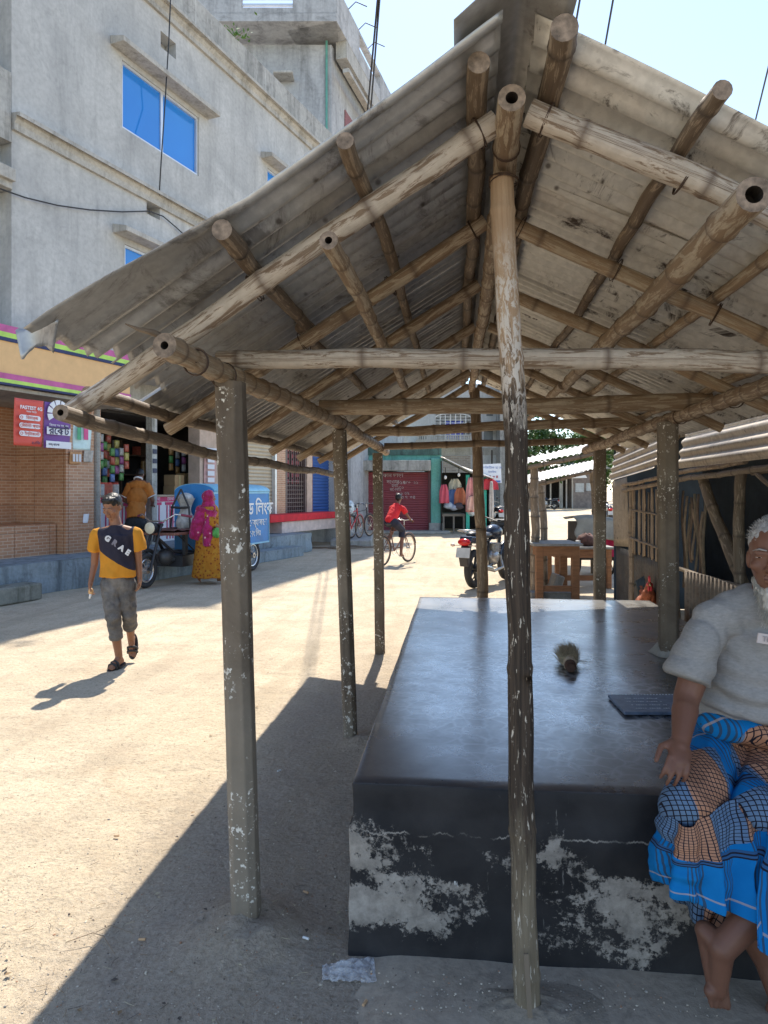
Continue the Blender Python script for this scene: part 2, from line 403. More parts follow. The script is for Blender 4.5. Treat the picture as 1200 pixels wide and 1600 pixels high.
def m_bark():
    m = Mt('peeling_bark', 0.8, 0, 0.3); ob = m.co(); s = m.sep(ob)
    st = m.noise(m.co('UV', (10, 1.5, 1)), 2.0, 7, 0.7, 0.5)
    brown = m.ramp(st, [(0.3, (0.30, 0.19, 0.11)), (0.7, (0.42, 0.30, 0.19))])
    black = m.ramp(st, [(0.3, (0.014, 0.011, 0.009)), (0.66, (0.085, 0.06, 0.042))])
    grey = m.ramp(st, [(0.3, (0.15, 0.115, 0.075)), (0.7, (0.26, 0.21, 0.145))])
    zz = m.math('MULTIPLY_ADD', m.noise(m.co('UV', (5, 2.2, 1)), 2.0, 6, 0.7), 0.7, m.math('ADD', s[2], -0.35))
    t = m.math('MULTIPLY', zz, 0.4)
    up = m.ramp(t, [(0.70, 0.0), (0.77, 1.0)]); lo = m.ramp(t, [(0.13, 1.0), (0.24, 0.0)])
    k = m.mix(lo, m.mix(up, black, brown), grey)
    wh = m.noise(m.co('UV', (4, 6, 1)), 3.0, 8, 0.75, 0.8)
    band = m.math('MULTIPLY', m.ramp(m.math('MULTIPLY', s[2], 0.4), [(0.66, 0.0), (0.72, 1.0), (0.83, 1.0), (0.9, 0.0)]), m.ramp(wh, [(0.48, 0.0), (0.52, 1.0)]))
    k = m.mix(band, k, (0.54, 0.48, 0.41))
    fl = m.math('MULTIPLY', m.ramp(m.noise(m.co('UV', (9, 7, 1), (2, 5, 0)), 2.6, 5, 0.65, 0.6), [(0.61, 0.0), (0.635, 1.0)]), m.ramp(m.noise(m.co('UV', (1, 1.6, 1)), 2.0, 3), [(0.38, 0.0), (0.46, 1.0)]))
    k = m.mix(fl, k, (0.62, 0.55, 0.45))
    m.col(k); m.bump(st, 0.6, 0.006); m.bump(wh, 0.5, 0.006); return m.m
BARK = m_bark()
def m_tin(name, c1, c2, spots=0.5, metal=0.35, rough=0.5, rust=0.25):
    m = Mt(name, rough, metal, 0.4); co = m.co()
    a = m.noise(co, 1.6, 7, 0.65, 0.6); k = m.ramp(a, [(0.3, c1), (0.7, c2)])
    k = m.mix(m.ramp(m.noise(co, 35, 5), [(0.4, 0.25), (0.6, 0.0)]), k, tuple(x*0.5 for x in c1))
    b = m.noise(m.co(loc=(3, 3, 3)), 3.2, 9, 0.78, 1.0)
    k = m.mix(m.math('MULTIPLY', m.ramp(b, [(0.54, 0.0), (0.62, 1.0)]), spots), k, (0.07, 0.055, 0.045))
    d = m.math('MULTIPLY', m.ramp(m.voro(co, 15), [(0.08, 1.0), (0.18, 0.0)]), m.ramp(m.noise(co, 2.0, 3), [(0.5, 0.0), (0.58, 1.0)]))
    k = m.mix(m.math('MULTIPLY', d, 0.8), k, (0.06, 0.045, 0.035))
    r = m.noise(m.co(loc=(9, 1, 3)), 2.4, 8, 0.7); k = m.mix(m.math('MULTIPLY', m.ramp(r, [(0.55, 0.0), (0.7, 1.0)]), rust), k, (0.24, 0.12, 0.06))
    m.col(k); m.bump(m.noise(co, 25, 6), 0.15, 0.005); return m.m
TINL = m_tin('aged_roof_tin', (0.35, 0.345, 0.335), (0.54, 0.53, 0.51), 0.55, 0.5, 0.38)
TINR = m_tin('mouldy_lit_roof_tin', (0.56, 0.54, 0.49), (0.74, 0.71, 0.65), 1.0, 0.3, 0.45)  # mould over a paler base that paints in the road's bounce light
TINB = m_tin('awning_tin', (0.50, 0.48, 0.44), (0.66, 0.63, 0.58), 0.3)
TINV = m_tin('brown_wall_tin', (0.34, 0.285, 0.22), (0.46, 0.39, 0.30), 0.5)

# ---------------------------------------------------------------- bamboo market shelter
hut = thing('market_shelter', 'open market shelter with corrugated tin gable roof on bamboo poles and posts', 'shelter', (0.25, 4.2, 0))
rnd = random.Random(4)
def rc_post(p0, p1, w, seed, cham=0.24):
    p0, p1 = V(p0), V(p1); mb = MB(); n = 24; vs = []
    prof = []
    h = w/2; c = w*cham
    for x, y in ((-h, -h+c), (-h+c, -h), (h-c, -h), (h, -h+c), (h, h-c), (h-c, h), (-h+c, h), (-h, h-c)): prof.append((x, y))
    for i in range(n+1):
        t = i/n; p = p0.lerp(p1, t)
        for k, (x, y) in enumerate(prof):
            j = noise.noise(V((k*3.1, t*9, seed)))*0.0035
            vs.append(p+V((x*(1+j*12), y*(1+j*12), 0)))
    fs = [(i*8+k, i*8+(k+1) % 8, (i+1)*8+(k+1) % 8, (i+1)*8+k) for i in range(n) for k in range(8)]
    mb.add(vs, fs); mb.add(vs[-8:], [tuple(range(8))])
    return mb.build('post', POSTC, hut, True, bevel=0.004)
rc_post(G(386, 1455)+V((0, 0, -0.03)), W(360, 598, 2.33), 0.092, 1)
rc_post(G(548, 1152)+V((0, 0, -0.03)), W(530, 672, 4.25), 0.082, 2)
rc_post(G(594, 1024)+V((0, 0, -0.03)), W(590, 708, 6.4), 0.085, 3, 0.05)
p = G(1046, 1022, 0.556); rc_post(V((p.x, p.y, 0)), W(1043, 660, 4.0), 0.105, 4)
p = C2W((937-600)/F*6.55, 6.55, 0); rc_post(p, W(937, 697, 6.45), 0.10, 5, 0.1)
p = C2W((1290-600)/F*2.35, 2.35, 0); rc_post(p, W(1300, 590, 2.35), 0.1, 8)
# mortar collar round the post that stands on the platform
mb = MB(); p = G(1046, 1022, 0.556)
mb.grid(lambda u, v: V((p.x, p.y, 0.556)) + V((cos(2*pi*u), sin(2*pi*u), 0))*(0.055+0.06*v**0.7*(1+0.25*sin(2*pi*u*3+1))) + V((0, 0, 0.07*(1-v)**1.6+0.002)), 28, 8)
mb.build('mortar_collar', CONC, hut, True)
# central poles
pole('centre_pole', [G(826, 1588)+V((0, 0, -0.05)), W(815, 1150, 2.04), W(806, 800, 2.05), W(798, 560, 2.05), W(786, 275, 2.05)], 0.037, 0.033, BARK, hut, node=0.42, seed=11, bulge=0.11, wob=0.006, sides=18, step=0.03)
pole('centre_pole', [C2W((756-600)/F*6.6, 6.6, 0), W(748, 760, 6.6), W(742, 606, 6.6)], 0.052, 0.048, BAMD, hut, node=0.5, seed=12, bulge=0.06)
# strip of split bamboo nailed at the foot of the front pole
q0, q1 = W(828, 1590, 1.965), W(822, 1490, 1.985)
mb = MB(); mb.beam(q0, q1, 0.013, 0.006); mb.build('bamboo_strip', BAMW, hut, True)
# ridge
ridge0, ridge1 = W(800, 150, 1.727), C2W(0.1306+0.70, 6.9, 2.46)
def X3(x, z, Y): return V((x, Y, z))
pole('ridge_pole', [ridge0, X3(0.135, 2.455, 3.2), X3(0.125, 2.44, 5.0), X3(0.13, 2.45, 6.9)], 0.034, 0.030, BAM, hut, seed=21, hollow=0.45)
YEND = 6.95
def zl(x): return 2.61-0.577*(0.14-x)
def zr(x): return 2.61-0.47*(x-0.14)
# purlins above the rafters (touch the sheets)
def purlin(x, z, y0, r, seed, mat=BAMD, y1=YEND-0.05, dx=0.0, dz=0.0):
    m = [X3(x, z, y0), X3(x+dx, z+dz, (y0+y1)/2), X3(x, z, y1)]
    pole('purlin', m, r, r*0.85, mat, hut, seed=seed, node=0.3, bulge=0.1, wob=0.008)
purlin(0.052, 2.515, 1.70, 0.027, 31, BAMD)
purlin(-0.256, 2.342, 1.66, 0.021, 32, BAMD, dx=0.015)
purlin(-0.587, 2.150, 1.72, 0.026, 33, BAMD, y1=2.75)
purlin(-0.600, 2.140, 2.70, 0.023, 34, BAMD)
purlin(-1.16, 1.803, 2.12, 0.024, 35, BAMD)
purlin(0.228, 2.527, 1.60, 0.031, 36, BAMD, y1=3.0)
purlin(0.235, 2.522, 2.95, 0.026, 37, BAMD)
purlin(0.572, 2.362, 1.60, 0.022, 38, BAMD)
purlin(0.921, 2.195, 1.55, 0.022, 39, BAM)
purlin(1.29, 2.02, 1.55, 0.022, 40, BAM)
# rafters
def rafter_l(yr, skew, r, seed, mat=BAM, xe=-1.17):
    a = X3(0.10, 2.475, yr); e = X3(xe, 2.475+(xe-0.10)*0.577, yr+skew)
    mid = a.lerp(e, 0.55)+V((0, 0, 0.0))
    pole('rafter', [a, mid, e], r, r*0.92, mat, hut, seed=seed, node=0.33, wob=0.006, bulge=0.08, hollow=0.0)
def rafter_r(yr, skew, r, seed, mat=BAM, xe=1.5):
    a = X3(0.18, 2.475, yr); e = X3(xe, 2.475-(xe-0.18)*0.47, yr+skew)
    pole('rafter', [a, e], r, r*0.92, mat, hut, seed=seed, node=0.33, wob=0.006, bulge=0.08)
for i, (y, sk) in enumerate(((1.90, 0.15), (2.62, 0.14), (3.42, 0.14), (4.25, 0.12), (5.05, 0.1), (5.85, 0.05), (6.65, 0.0))):
    rafter_l(y, sk, 0.033 if i == 0 else 0.029, 50+i, BAMP if i == 0 else BAM)
for i, (y, sk) in enumerate(((1.86, 0.05), (2.62, 0.05), (3.45, 0.0), (4.25, 0.0), (5.05, 0.0), (5.85, 0.0), (6.65, 0.0))):
    rafter_r(y, sk, 0.035 if i == 0 else 0.029, 60+i, BAMP if i == 0 else BAM)
# poles slung under the rafters
pole('under_pole', [X3(-0.325, 2.135, 1.78), X3(-0.31, 2.13, 2.6), X3(-0.325, 2.13, 4.3)], 0.024, 0.022, BAM, hut, seed=71, hollow=0.4, node=0.2)
pole('under_pole', [X3(0.655, 2.155, 1.66), X3(0.65, 2.15, 4.6)], 0.040, 0.03, BAM, hut, seed=72, hollow=0.5, node=0.33)
pole('under_pole', [X3(0.63, 2.14, 4.4), X3(0.62, 2.14, 6.9)], 0.026, 0.022, BAM, hut, seed=73)
# wall plates on the posts
pole('wall_plate', [W(256, 540, 1.88), W(360, 586, 2.35), W(530, 660, 4.2), W(590, 698, 6.4), X3(-0.70, 1.885, 6.9)], 0.034, 0.038, BAM, hut, seed=81, hollow=0.33, node=0.16, wob=0.006)
pole('wall_plate', [X3(1.23, 1.90, 1.6), X3(1.21, 1.915, 3.1), X3(1.19, 1.90, 4.2), X3(1.2, 1.89, 6.2), X3(1.2, 1.89, 6.9)], 0.036, 0.036, BAM, hut, seed=82, node=0.17)
# tie beams
pole('tie_beam', [W(342, 563, 2.42), W(600, 562, 2.38), W(800, 562, 2.34), W(1235, 566, 2.26)], 0.031, 0.036, BAMP, hut, seed=91, node=0.42, bulge=0.1)
pole('tie_beam', [W(500, 637, 3.85), W(800, 634, 3.8), W(1112, 629, 3.72)], 0.042, 0.046, BAM, hut, seed=92, node=0.5, bulge=0.05)
pole('tie_beam', [W(580, 675, 5.2), W(760, 667, 5.15), W(990, 659, 5.05)], 0.035, 0.035, BAM, hut, seed=93)
pole('tie_beam', [W(600, 697, 6.5), W(937, 688, 6.4)], 0.032, 0.03, BAMD, hut, seed=94)
# lowest eave pole
pole('eave_pole', [W(98, 643, 1.97), W(180, 670, 2.28), W(255, 690, 2.66), W(340, 708, 3.25), W(440, 728, 4.4), W(535, 743, 6.8)], 0.023, 0.024, BAMD, hut, seed=101, hollow=0.4, node=0.2)
# dangling strap end near the plate and wires
mb = MB()
q = W(255, 522, 1.95); mb.tube([W(196, 506, 1.9), W(215, 514, 1.9), W(240, 520, 1.92), W(262, 530, 1.95)], [0.002, 0.006, 0.01, 0.008], 6)
mb.build('broken_strip', BAMD, hut, True)
rr = random.Random(5); WIRE = P('rusty_wire', (0.08, 0.05, 0.035), 0.6, 0.5)
def binding(c, ax, r, n=3):
    mb = MB()
    for k in range(n):
        mb.torus(V(c)+V(ax).normalized()*(k-1)*0.005, V(ax)+V((rr.uniform(-.2, .2), rr.uniform(-.2, .2), 0)), r, 0.0018, 16, 5)
    mb.tube([V(c)+V(ax).normalized()*(-0.006), V(c)+V(ax).normalized()*0.006], 0.002, 4)
    mb.build('wire_binding', WIRE, hut, True)
binding(W(306, 566, 2.02), X3(0, 0, 1), 0.037); binding(W(350, 587, 2.3), X3(0, 0, 1), 0.042)
for c in (W(531, 660, 4.2), W(590, 698, 6.4)): binding(c, (0, 1, 0), 0.045)
binding(X3(1.2, 1.905, 4.0), (0, 1, 0), 0.042); binding(X3(1.22, 1.91, 3.3), (0, 1, 0), 0.042)
binding(W(787, 283, 2.05), (0, 0, 1), 0.042); binding(X3(0.133, 2.455, 2.0), (0, 1, 0), 0.038)
for x, yy in ((-0.256, 1.97), (-0.587, 2.0), (-0.256, 2.68), (-0.60, 2.71), (0.052, 1.91), (0.052, 2.63)): binding(X3(x, 2.50+(x-0.10)*0.577-0.02, yy), (-1, 0.1, -0.577), 0.040, 2)
for x, yy in ((0.228, 1.87), (0.572, 1.88), (0.921, 1.9), (0.228, 2.63), (0.572, 2.64), (0.921, 2.66)): binding(X3(x, 2.50-(x-0.18)*0.47-0.02, yy), (1, 0, -0.47), 0.042, 2)
# roof sheets: corrugations run down the slope
PIT = 0.076
def roof_sheet(side, y0, y1, x_e, mat, tear=False, zoff=0.0, seed=0, skew=0.19, xr=None):
    PIT, AMP = (0.098, 0.019) if seed in (10, 1) else (0.076, 0.0135)
    nv = int((y1-y0)/PIT*8); nu = 26 if not tear else 60
    def fn(u, v):
        Y = y0+(y1-y0)*v
        if side < 0: x = 0.10+(x_e-0.10)*u; z = zl(x)
        else: x = 0.18+(x_e-0.18)*u; z = zr(x)
        sk = skew*u*max(0, 1-(Y-1.6)/5.0)
        ph = 2*pi*Y/PIT
        z += AMP*sin(ph)+zoff+0.006*noise.noise(V((x*1.5, Y*0.8, seed)))
        Y2 = Y+sk
        if tear and side < 0:
            e = max(0, (0.16-(Y-y0))/0.16)   # near the free edge
            z += 0.012*e*noise.noise(V((x*3, 2, 2)))
            g = max(0, (u-0.50)/0.50); 
            z += 0.045*e*g                       # flattens and curls where it is torn
            Y2 -= 0.09*e*g
            z -= AMP*sin(ph)*min(1, e*2.2)*min(1, g*2.5)
            if u > 0.93: z -= 0.2*(u-0.93)*e
            Y2 += 0.03*g*noise.noise(V((x*5, 1, 0)))*e
        if side > 0 and seed == 1:
            e = max(0, (0.12-(Y-y0))/0.12); z += 0.01*e*sin(x*5)
        return V((x, Y2, z))
    mb = MB(); mb.grid(fn, nu, nv)
    if tear:
        keep = []
        for k, f in enumerate(mb.f):
            c = sum((V(mb.v[i]) for i in f), V())/4; lim = x_e+0.02+0.05*noise.noise(V((c.y*9, 1, 1)))+0.14*max(0, (c.y-1.75))*(1 if c.y < 2.25 else 0)
            if c.x > lim: keep.append(k)
        mb.f = [mb.f[k] for k in keep]; mb.mi = [mb.mi[k] for k in keep]; mb.sm = [mb.sm[k] for k in keep]; mb.uv = [mb.uv[k] for k in keep]
    mb.build('roof_sheet', mat, hut, True, solid=0.0016)
y = 1.62; k = 0
while y < YEND-0.3:
    y1 = min(y+0.80, YEND)
    roof_sheet(-1, y, y1+0.04, -1.245 if k else -1.13, TINL, tear=(k == 0), zoff=0.003*(k % 2), seed=k+10)
    roof_sheet(1, y+(0.07 if k == 0 else 0), y1+0.04, 1.62, TINR, zoff=0.003*(k % 2), seed=k+1, skew=0.16 if k == 0 else 0.0)
    y = y1; k += 1
# ridge capping, folded over both slopes
mb = MB()
mb.grid(lambda u, v: V((0.14+(u-0.5)*(0.30 if u < 0.5 else 0.24), 1.53+v*(YEND-1.42)+(0.06*(0.5-u)*2 if u < 0.5 else 0.1*(u-0.5)), (zl(0.14+(u-0.5)*0.30) if u < 0.5 else zr(0.14+(u-0.5)*0.24))+0.026+0.006*sin(v*60))), 12, 60)
mb.build('ridge_cap', TINL, hut, True, solid=0.0016)
# torn curled tip at the near eave corner
mb = MB()
a0 = W(36, 515, 1.88); a1 = W(70, 580, 1.9)
def tip(u, v):
    p = W(92, 498, 1.87).lerp(W(24, 516, 1.85), u); p2 = W(84, 552, 1.9).lerp(W(44, 556, 1.87), u)
    q = p.lerp(p2, v); q.z += 0.02*sin(u*4)*v+0.008*noise.noise(V((u*6, v*6, 3))); q.y -= 0.03*u*v; return q
mb.grid(tip, 12, 6)
mb.build('torn_tin_tip', TINL, hut, True, solid=0.0016)
# ---------------------------------------------------------------- raised cement platform
def m_plat_top():
    m = Mt('polished_black_cement', 0.3, 0, 0.6); co = m.co(); m.b.inputs['Coat Weight'].default_value = 0.7; m.b.inputs['Coat Roughness'].default_value = 0.22
    a = m.noise(co, 1.5, 8, 0.65, 0.5); k = m.ramp(a, [(0.3, (0.020, 0.022, 0.027)), (0.7, (0.055, 0.058, 0.066))])
    w = m.n('ShaderNodeVectorMath', operation='ADD'); m.l(m.co(), w.inputs[0])
    nz = m.n('ShaderNodeTexNoise'); nz.inputs['Scale'].default_value = 9; m.l(m.co(), nz.inputs['Vector'])
    sc2 = m.n('ShaderNodeVectorMath', operation='SCALE'); m.l(nz.outputs['Color'], sc2.inputs[0]); sc2.inputs['Scale'].default_value = 0.09; m.l(sc2.outputs[0], w.inputs[1])
    e = m.ramp(m.voro(w.outputs[0], 13, 'DISTANCE_TO_EDGE'), [(0.0, 1.0), (0.06, 0.55), (0.16, 0.0)])
    s = m.sep(co)
    dx = m.math('MULTIPLY', m.math('ADD', s[0], -0.35), 1.0); dy = m.math('MULTIPLY', m.math('ADD', s[1], -3.6), 0.55)
    rr_ = m.math('SQRT', m.math('ADD', m.math('MULTIPLY', dx, dx), m.math('MULTIPLY', dy, dy)))
    zone = m.ramp(m.math('ADD', rr_, m.math('MULTIPLY', m.noise(co, 2.5, 5), 0.5)), [(0.55, 1.0), (1.0, 0.0)])
    lines = m.math('MULTIPLY', m.math('MULTIPLY', e, zone), m.ramp(m.noise(co, 6, 4), [(0.35, 0.35), (0.6, 1.0)]))
    k = m.mix(lines, k, (0.48, 0.52, 0.56))
    dust = m.ramp(m.noise(m.co(loc=(4, 4, 0)), 2.6, 8, 0.75), [(0.5, 0.0), (0.75, 0.4)]); k = m.mix(dust, k, (0.17, 0.165, 0.16))
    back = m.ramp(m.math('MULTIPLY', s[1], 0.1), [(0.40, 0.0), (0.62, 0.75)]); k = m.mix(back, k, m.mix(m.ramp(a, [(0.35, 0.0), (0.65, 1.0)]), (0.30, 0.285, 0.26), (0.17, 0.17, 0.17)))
    m.col(k); m.rough(m.ramp(m.noise(co, 5, 7, 0.7), [(0.3, 0.2), (0.7, 0.42)])); m.bump(lines, 0.2, 0.002); m.bump(m.noise(co, 12, 5), 0.12, 0.006); return m.m
def m_plat_side():
    m = Mt('flaking_black_paint', 0.7, 0, 0.35); co = m.co(); s = m.sep(co)
    base = m.ramp(m.noise(co, 6, 6), [(0.3, (0.010, 0.010, 0.012)), (0.7, (0.034, 0.032, 0.033))])
    pl = m.ramp(m.noise(co, 24, 7, 0.7), [(0.3, (0.17, 0.15, 0.13)), (0.7, (0.40, 0.36, 0.315))])
    big = m.noise(m.co(scale=(1.15, 1.15, 1.7), loc=(0.62, 0, 0.25)), 1.9, 2, 0.45, 0.7); mid = m.noise(m.co(loc=(7, 1, 2)), 5.5, 6, 0.7, 0.5); fine = m.noise(co, 38, 8, 0.8, 0.2)
    hz = m.math('MULTIPLY_ADD', m.ramp(s[2], [(0.03, 0.0), (0.15, 0.85), (0.30, 1.0), (0.44, 0.0)]), 0.30, -0.30)
    lf = m.math('MULTIPLY', m.ramp(m.math('MULTIPLY_ADD', s[0], 0.4, 0.3), [(0.28, 1.0), (0.62, 0.9), (0.70, 0.0)]), 0.14)
    sm = m.math('ADD', m.math('ADD', m.math('MULTIPLY', big, 0.95), m.math('MULTIPLY', mid, 0.55)), m.math('ADD', m.math('MULTIPLY', fine, 0.62), m.math('ADD', hz, lf)))
    pk = m.ramp(m.math('MULTIPLY_ADD', sm, 8.0, -8.72), [(0.4, 0.0), (0.6, 1.0)])
    k = m.mix(pk, m.mix(m.ramp(m.math('MULTIPLY_ADD', sm, 4.0, -4.15), [(0.3, 0.0), (0.62, 0.85)]), base, m.mix(m.ramp(m.noise(co, 70, 6, 0.8), [(0.47, 0.0), (0.53, 1.0)]), base, (0.30, 0.27, 0.235))), pl)
    ln = m.math('ADD', s[2], m.math('MULTIPLY', m.noise(m.co(scale=(1, 1, 0)), 6, 8, 0.75), 0.09))
    cr = m.math('MULTIPLY', m.ramp(m.math('ABSOLUTE', m.math('ADD', ln, -0.455)), [(0.0, 1.0), (0.0028, 0.0)]), m.ramp(m.noise(co, 9, 6), [(0.4, 0.0), (0.55, 1.0)]))
    k = m.mix(m.math('MULTIPLY', cr, 0.8), k, (0.42, 0.38, 0.33))
    dr = m.ramp(m.noise(m.co(scale=(9, 9, 1.6)), 1.6, 6, 0.7), [(0.66, 0.0), (0.70, 1.0)]); k = m.mix(m.math('MULTIPLY', dr, 0.7), k, (0.28, 0.26, 0.24))
    wp = m.ramp(m.noise(m.co(scale=(1, 1, 0.4), loc=(3, 3, 3)), 17, 4, 0.6), [(0.74, 0.0), (0.76, 1.0)]); k = m.mix(wp, k, (0.72, 0.72, 0.70))
    m.col(k); m.bump(pk, 0.6, 0.004); m.bump(m.noise(co, 18, 6), 0.4, 0.008); return m.m
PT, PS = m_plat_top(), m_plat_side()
plat = thing('cement_platform', 'low black-painted cement platform with flaking sides and polished crazed top', 'platform', (0.65, 4.2, 0))
px0, px1, py0, py1, pz = -0.342, 1.64, 2.275, 6.33, 0.556
def jit(p, a=0.006): return p + V((noise.noise(p*2.3), noise.noise(p*2.3+V((7, 0, 0))), noise.noise(p*2.3+V((0, 7, 0)))))*a
mb = MB()
mb.grid(lambda u, v: jit(V((px0-0.0+(px1-px0)*u, py0+(py1-py0)*v, pz)), 0.003), 60, 60)
for (a, b) in (((px0, py0), (px1, py0)), ((px1, py0), (px1, py1)), ((px1, py1), (px0, py1)), ((px0, py1), (px0, py0))):
    def fn(u, v, a=a, b=b):
        x = a[0]+(b[0]-a[0])*u; y = a[1]+(b[1]-a[1])*u; z = pz*(1-v)
        o = -0.012*(1 if v > 0.24 else 0); cx = 1 if x <= px0+1e-6 else (-1 if x >= px1-1e-6 else 0)
        cy = 1 if y <= py0+1e-6 else (-1 if y >= py1-1e-6 else 0)
        e = 0.010*(noise.noise(V((x*7, y*7, z*7)))) if 0 < v < 1 else 0
        if v == 0: o = 0
        return jit(V((x-cx*(o+e)*-1 if cx else x, y-cy*(o+e)*-1 if cy else y, z)), 0.003)
    mb.grid(fn, 60, 16, 1)
me = mb.mesh('platform_body'); setmats(me, [PT, PS]); bm = bmesh.new(); bm.from_mesh(me); bmesh.ops.remove_doubles(bm, verts=bm.verts, dist=0.0015); bmesh.ops.recalc_face_normals(bm, faces=bm.faces); bm.to_mesh(me); bm.free()
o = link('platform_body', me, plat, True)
mo = o.modifiers.new('bevel', 'BEVEL'); mo.width = 0.006; mo.segments = 2; mo.limit_method = 'ANGLE'; mo.angle_limit = radians(50)
# cement apron in front
APR = m_plaster('cement_apron', (0.36, 0.295, 0.225), (0.48, 0.40, 0.31), (0.13, 0.11, 0.09), 3.0, 0.8, False)
mb = MB()
def apr(u, v):
    x = -0.34+u*2.4; yb = 1.55+0.05*noise.noise(V((x*3, 1, 0)))+(0.25 if x < 0.15 else 0)*max(0, (0.15-x)*2.0)
    y = yb+(2.30-yb)*v; ed = min(1, v/0.12, u/0.06); return V((x, y, -0.006+0.022*ed**1.3+0.004*noise.noise(V((x*5, y*5, 2)))))
mb.grid(apr, 60, 24); o = mb.build('apron', APR, plat, True)

# trampled dark soil heaped round the foot of the front pole
mb = MB(); cx_, cy_ = G(826, 1588).x, G(826, 1588).y
def mound(u, v):
    a = 2*pi*u; r = 0.035+(0.12+0.05*noise.noise(V((cos(a)*1.5, sin(a)*1.5, 3)))+0.09*max(0, cos(a)))*v; return V((cx_+r*cos(a), cy_+r*0.8*sin(a), 0.026+0.018*(1-v)**1.5+0.012*noise.noise(V((r*40*cos(a), r*40*sin(a), 1)))*(1-v)-0.012*v))
mb.grid(mound, 48, 14); mb.build('soil_heap', m_plaster('dark_soil', (0.28, 0.235, 0.18), (0.40, 0.335, 0.26), (0.10, 0.08, 0.06), 8, 0.6, False), hut, True)
# ---------------------------------------------------------------- long plastered building along the street
BA = V((-4.995, 10.28)); BD = V((0.397, 0.918)).normalized(); BW = V((-BD.y, BD.x))   # camera-frame x, d
def FL(px, py, w=0.0):
    k = (px-600)/F; bx = BA.x+w*BW.x; bd = BA.y+w*BW.y
    u = (k*bd-bx)/(BD.x-k*BD.y); d = bd+u*BD.y
    return u, EYE-(py-HZ)/F*d
def FG(px, py, z):           # ground/plane-z pixel to local (u, w)
    d = (EYE-z)*F/(py-HZ); q = V(((px-600)/F*d, d))-BA; return q.dot(BD), q.dot(BW)
BO = C2W(BA.x, BA.y, 0); BRZ = atan2(BD.y, BD.x)+TH
BM = Matrix.LocRotScale(BO, Euler((0, 0, BRZ)), V((1, 1, 1)))
def BP(u, w, z): return BM @ V((u, w, z))
bld = thing('plastered_building', 'long bare grey cement-plastered three storey building with blue windows over shops', 'building', BO, BRZ)
BW1, BW0 = 0.35, 1.35            # depth of the upper wall and of the shop fronts behind the kerb line
def wallholes(mb, u0, u1, z0, z1, w, holes, th=0.25, mi=0):
    us = sorted(set([u0, u1]+[h[0] for h in holes]+[h[1] for h in holes])); zs = sorted(set([z0, z1]+[h[2] for h in holes]+[h[3] for h in holes]))
    us = [x for x in us if u0 <= x <= u1]; zs = [x for x in zs if z0 <= x <= z1]
    for a, b in zip(us, us[1:]):
        for c, d in zip(zs, zs[1:]):
            mu, mz = (a+b)/2, (c+d)/2
            if any(h[0] < mu < h[1] and h[2] < mz < h[3] for h in holes): continue
            mb.add([(a, w, c), (b, w, c), (b, w, d), (a, w, d)], [(0, 1, 2, 3)], mi)
    for h in holes:
        a, b, c, d = h
        for p, q in (((a, c), (b, c)), ((b, c), (b, d)), ((b, d), (a, d)), ((a, d), (a, c))):
            mb.add([(p[0], w, p[1]), (q[0], w, q[1]), (q[0], w+th, q[1]), (p[0], w+th, p[1])], [(0, 1, 2, 3)], mi)
def win(px0, pyt, pyb, px1):
    ul, zt = FL(px0, pyt, BW1); _, zb = FL(px0, pyb, BW1); ur, _ = FL(px1, 0, BW1); return [ul, ur, zb, zt]
WA = win(191, 93, 199, 311); WB = [WA[0], WA[1], 0, 0]
_, zt = FL(195, 381, BW1); WB = [FL(195, 0, BW1)[0], FL(195, 0, BW1)[0]+(WA[1]-WA[0]), zt-(WA[3]-WA[2]), zt]
uc, ztc = FL(418, 262, BW1); WC = [uc, uc+(WA[1]-WA[0]), ztc-(WA[3]-WA[2]), ztc]
VA = list(FL(252, 70, BW1))+list(FL(274, 52, BW1)); 
v0 = FL(229, 323, BW1); v1 = FL(250, 320, BW1); VENT2 = [v0[0], v1[0], v0[1]-0.12, v0[1]+0.12]
v0 = FL(251, 62, BW1); v1 = FL(275, 70, BW1); VENT1 = [v0[0], v1[0], v0[1]-0.13, v0[1]+0.17]
uE = FL(548, 0, BW1)[0]; uL = FL(18, 0, BW1)[0]
zC1 = FL(0, 168, BW1)[1]; zC2 = FL(235, 0, BW1)[1]; zPar = FL(305, 0, BW1)[1]
print('BLD', 'C1', zC1, 'C2', zC2, 'par', zPar, 'uE', uE, WA, WB, WC, VENT1, VENT2)
zPar = max(zPar, zC2+0.75)
GT = 3.55                       # underside of the upper wall
WD = [WC[0]+4.2, WC[1]+4.2, WA[2], WA[3]]; WE = [WC[0], WC[1], WB[2], WB[3]]
# windows left of the projecting bay (recessed, red curtain)
wl1 = [uL-2.2, uL-0.45, FL(0, 88, BW1)[1], FL(0, 88, BW1)[1]+1.7]; wl2 = [uL-2.2, uL-0.40, FL(0, 440, BW1)[1], FL(0, 290, BW1)[1]]
mb = MB()
holes = [WA, WB, WC, WD, WE, VENT1, VENT2]
wallholes(mb, uL, uE, GT, zC2, BW1, holes)
wallholes(mb, uL-6, uL, GT, zC2, BW1+0.22, [wl1, wl2])
mb.b2(uL-6, uE, BW1+0.26, 9, GT+0.01, zC2-0.02)      # body behind
mb.add([(uL, BW1, GT), (uL, BW1+0.22, GT), (uL, BW1+0.22, zC2), (uL, BW1, zC2)], [(0, 1, 2, 3)])
mb.add([(uE, BW1, 0), (uE, 9, 0), (uE, 9, zC2), (uE, BW1, zC2)], [(0, 1, 2, 3)])
mb.add([(uL-6, BW1, GT), (uE, BW1, GT), (uE, BW0+1.5, GT), (uL-6, BW0+1.5, GT)], [(0, 1, 2, 3)])
mb.build('wall', PLASTER, bld)
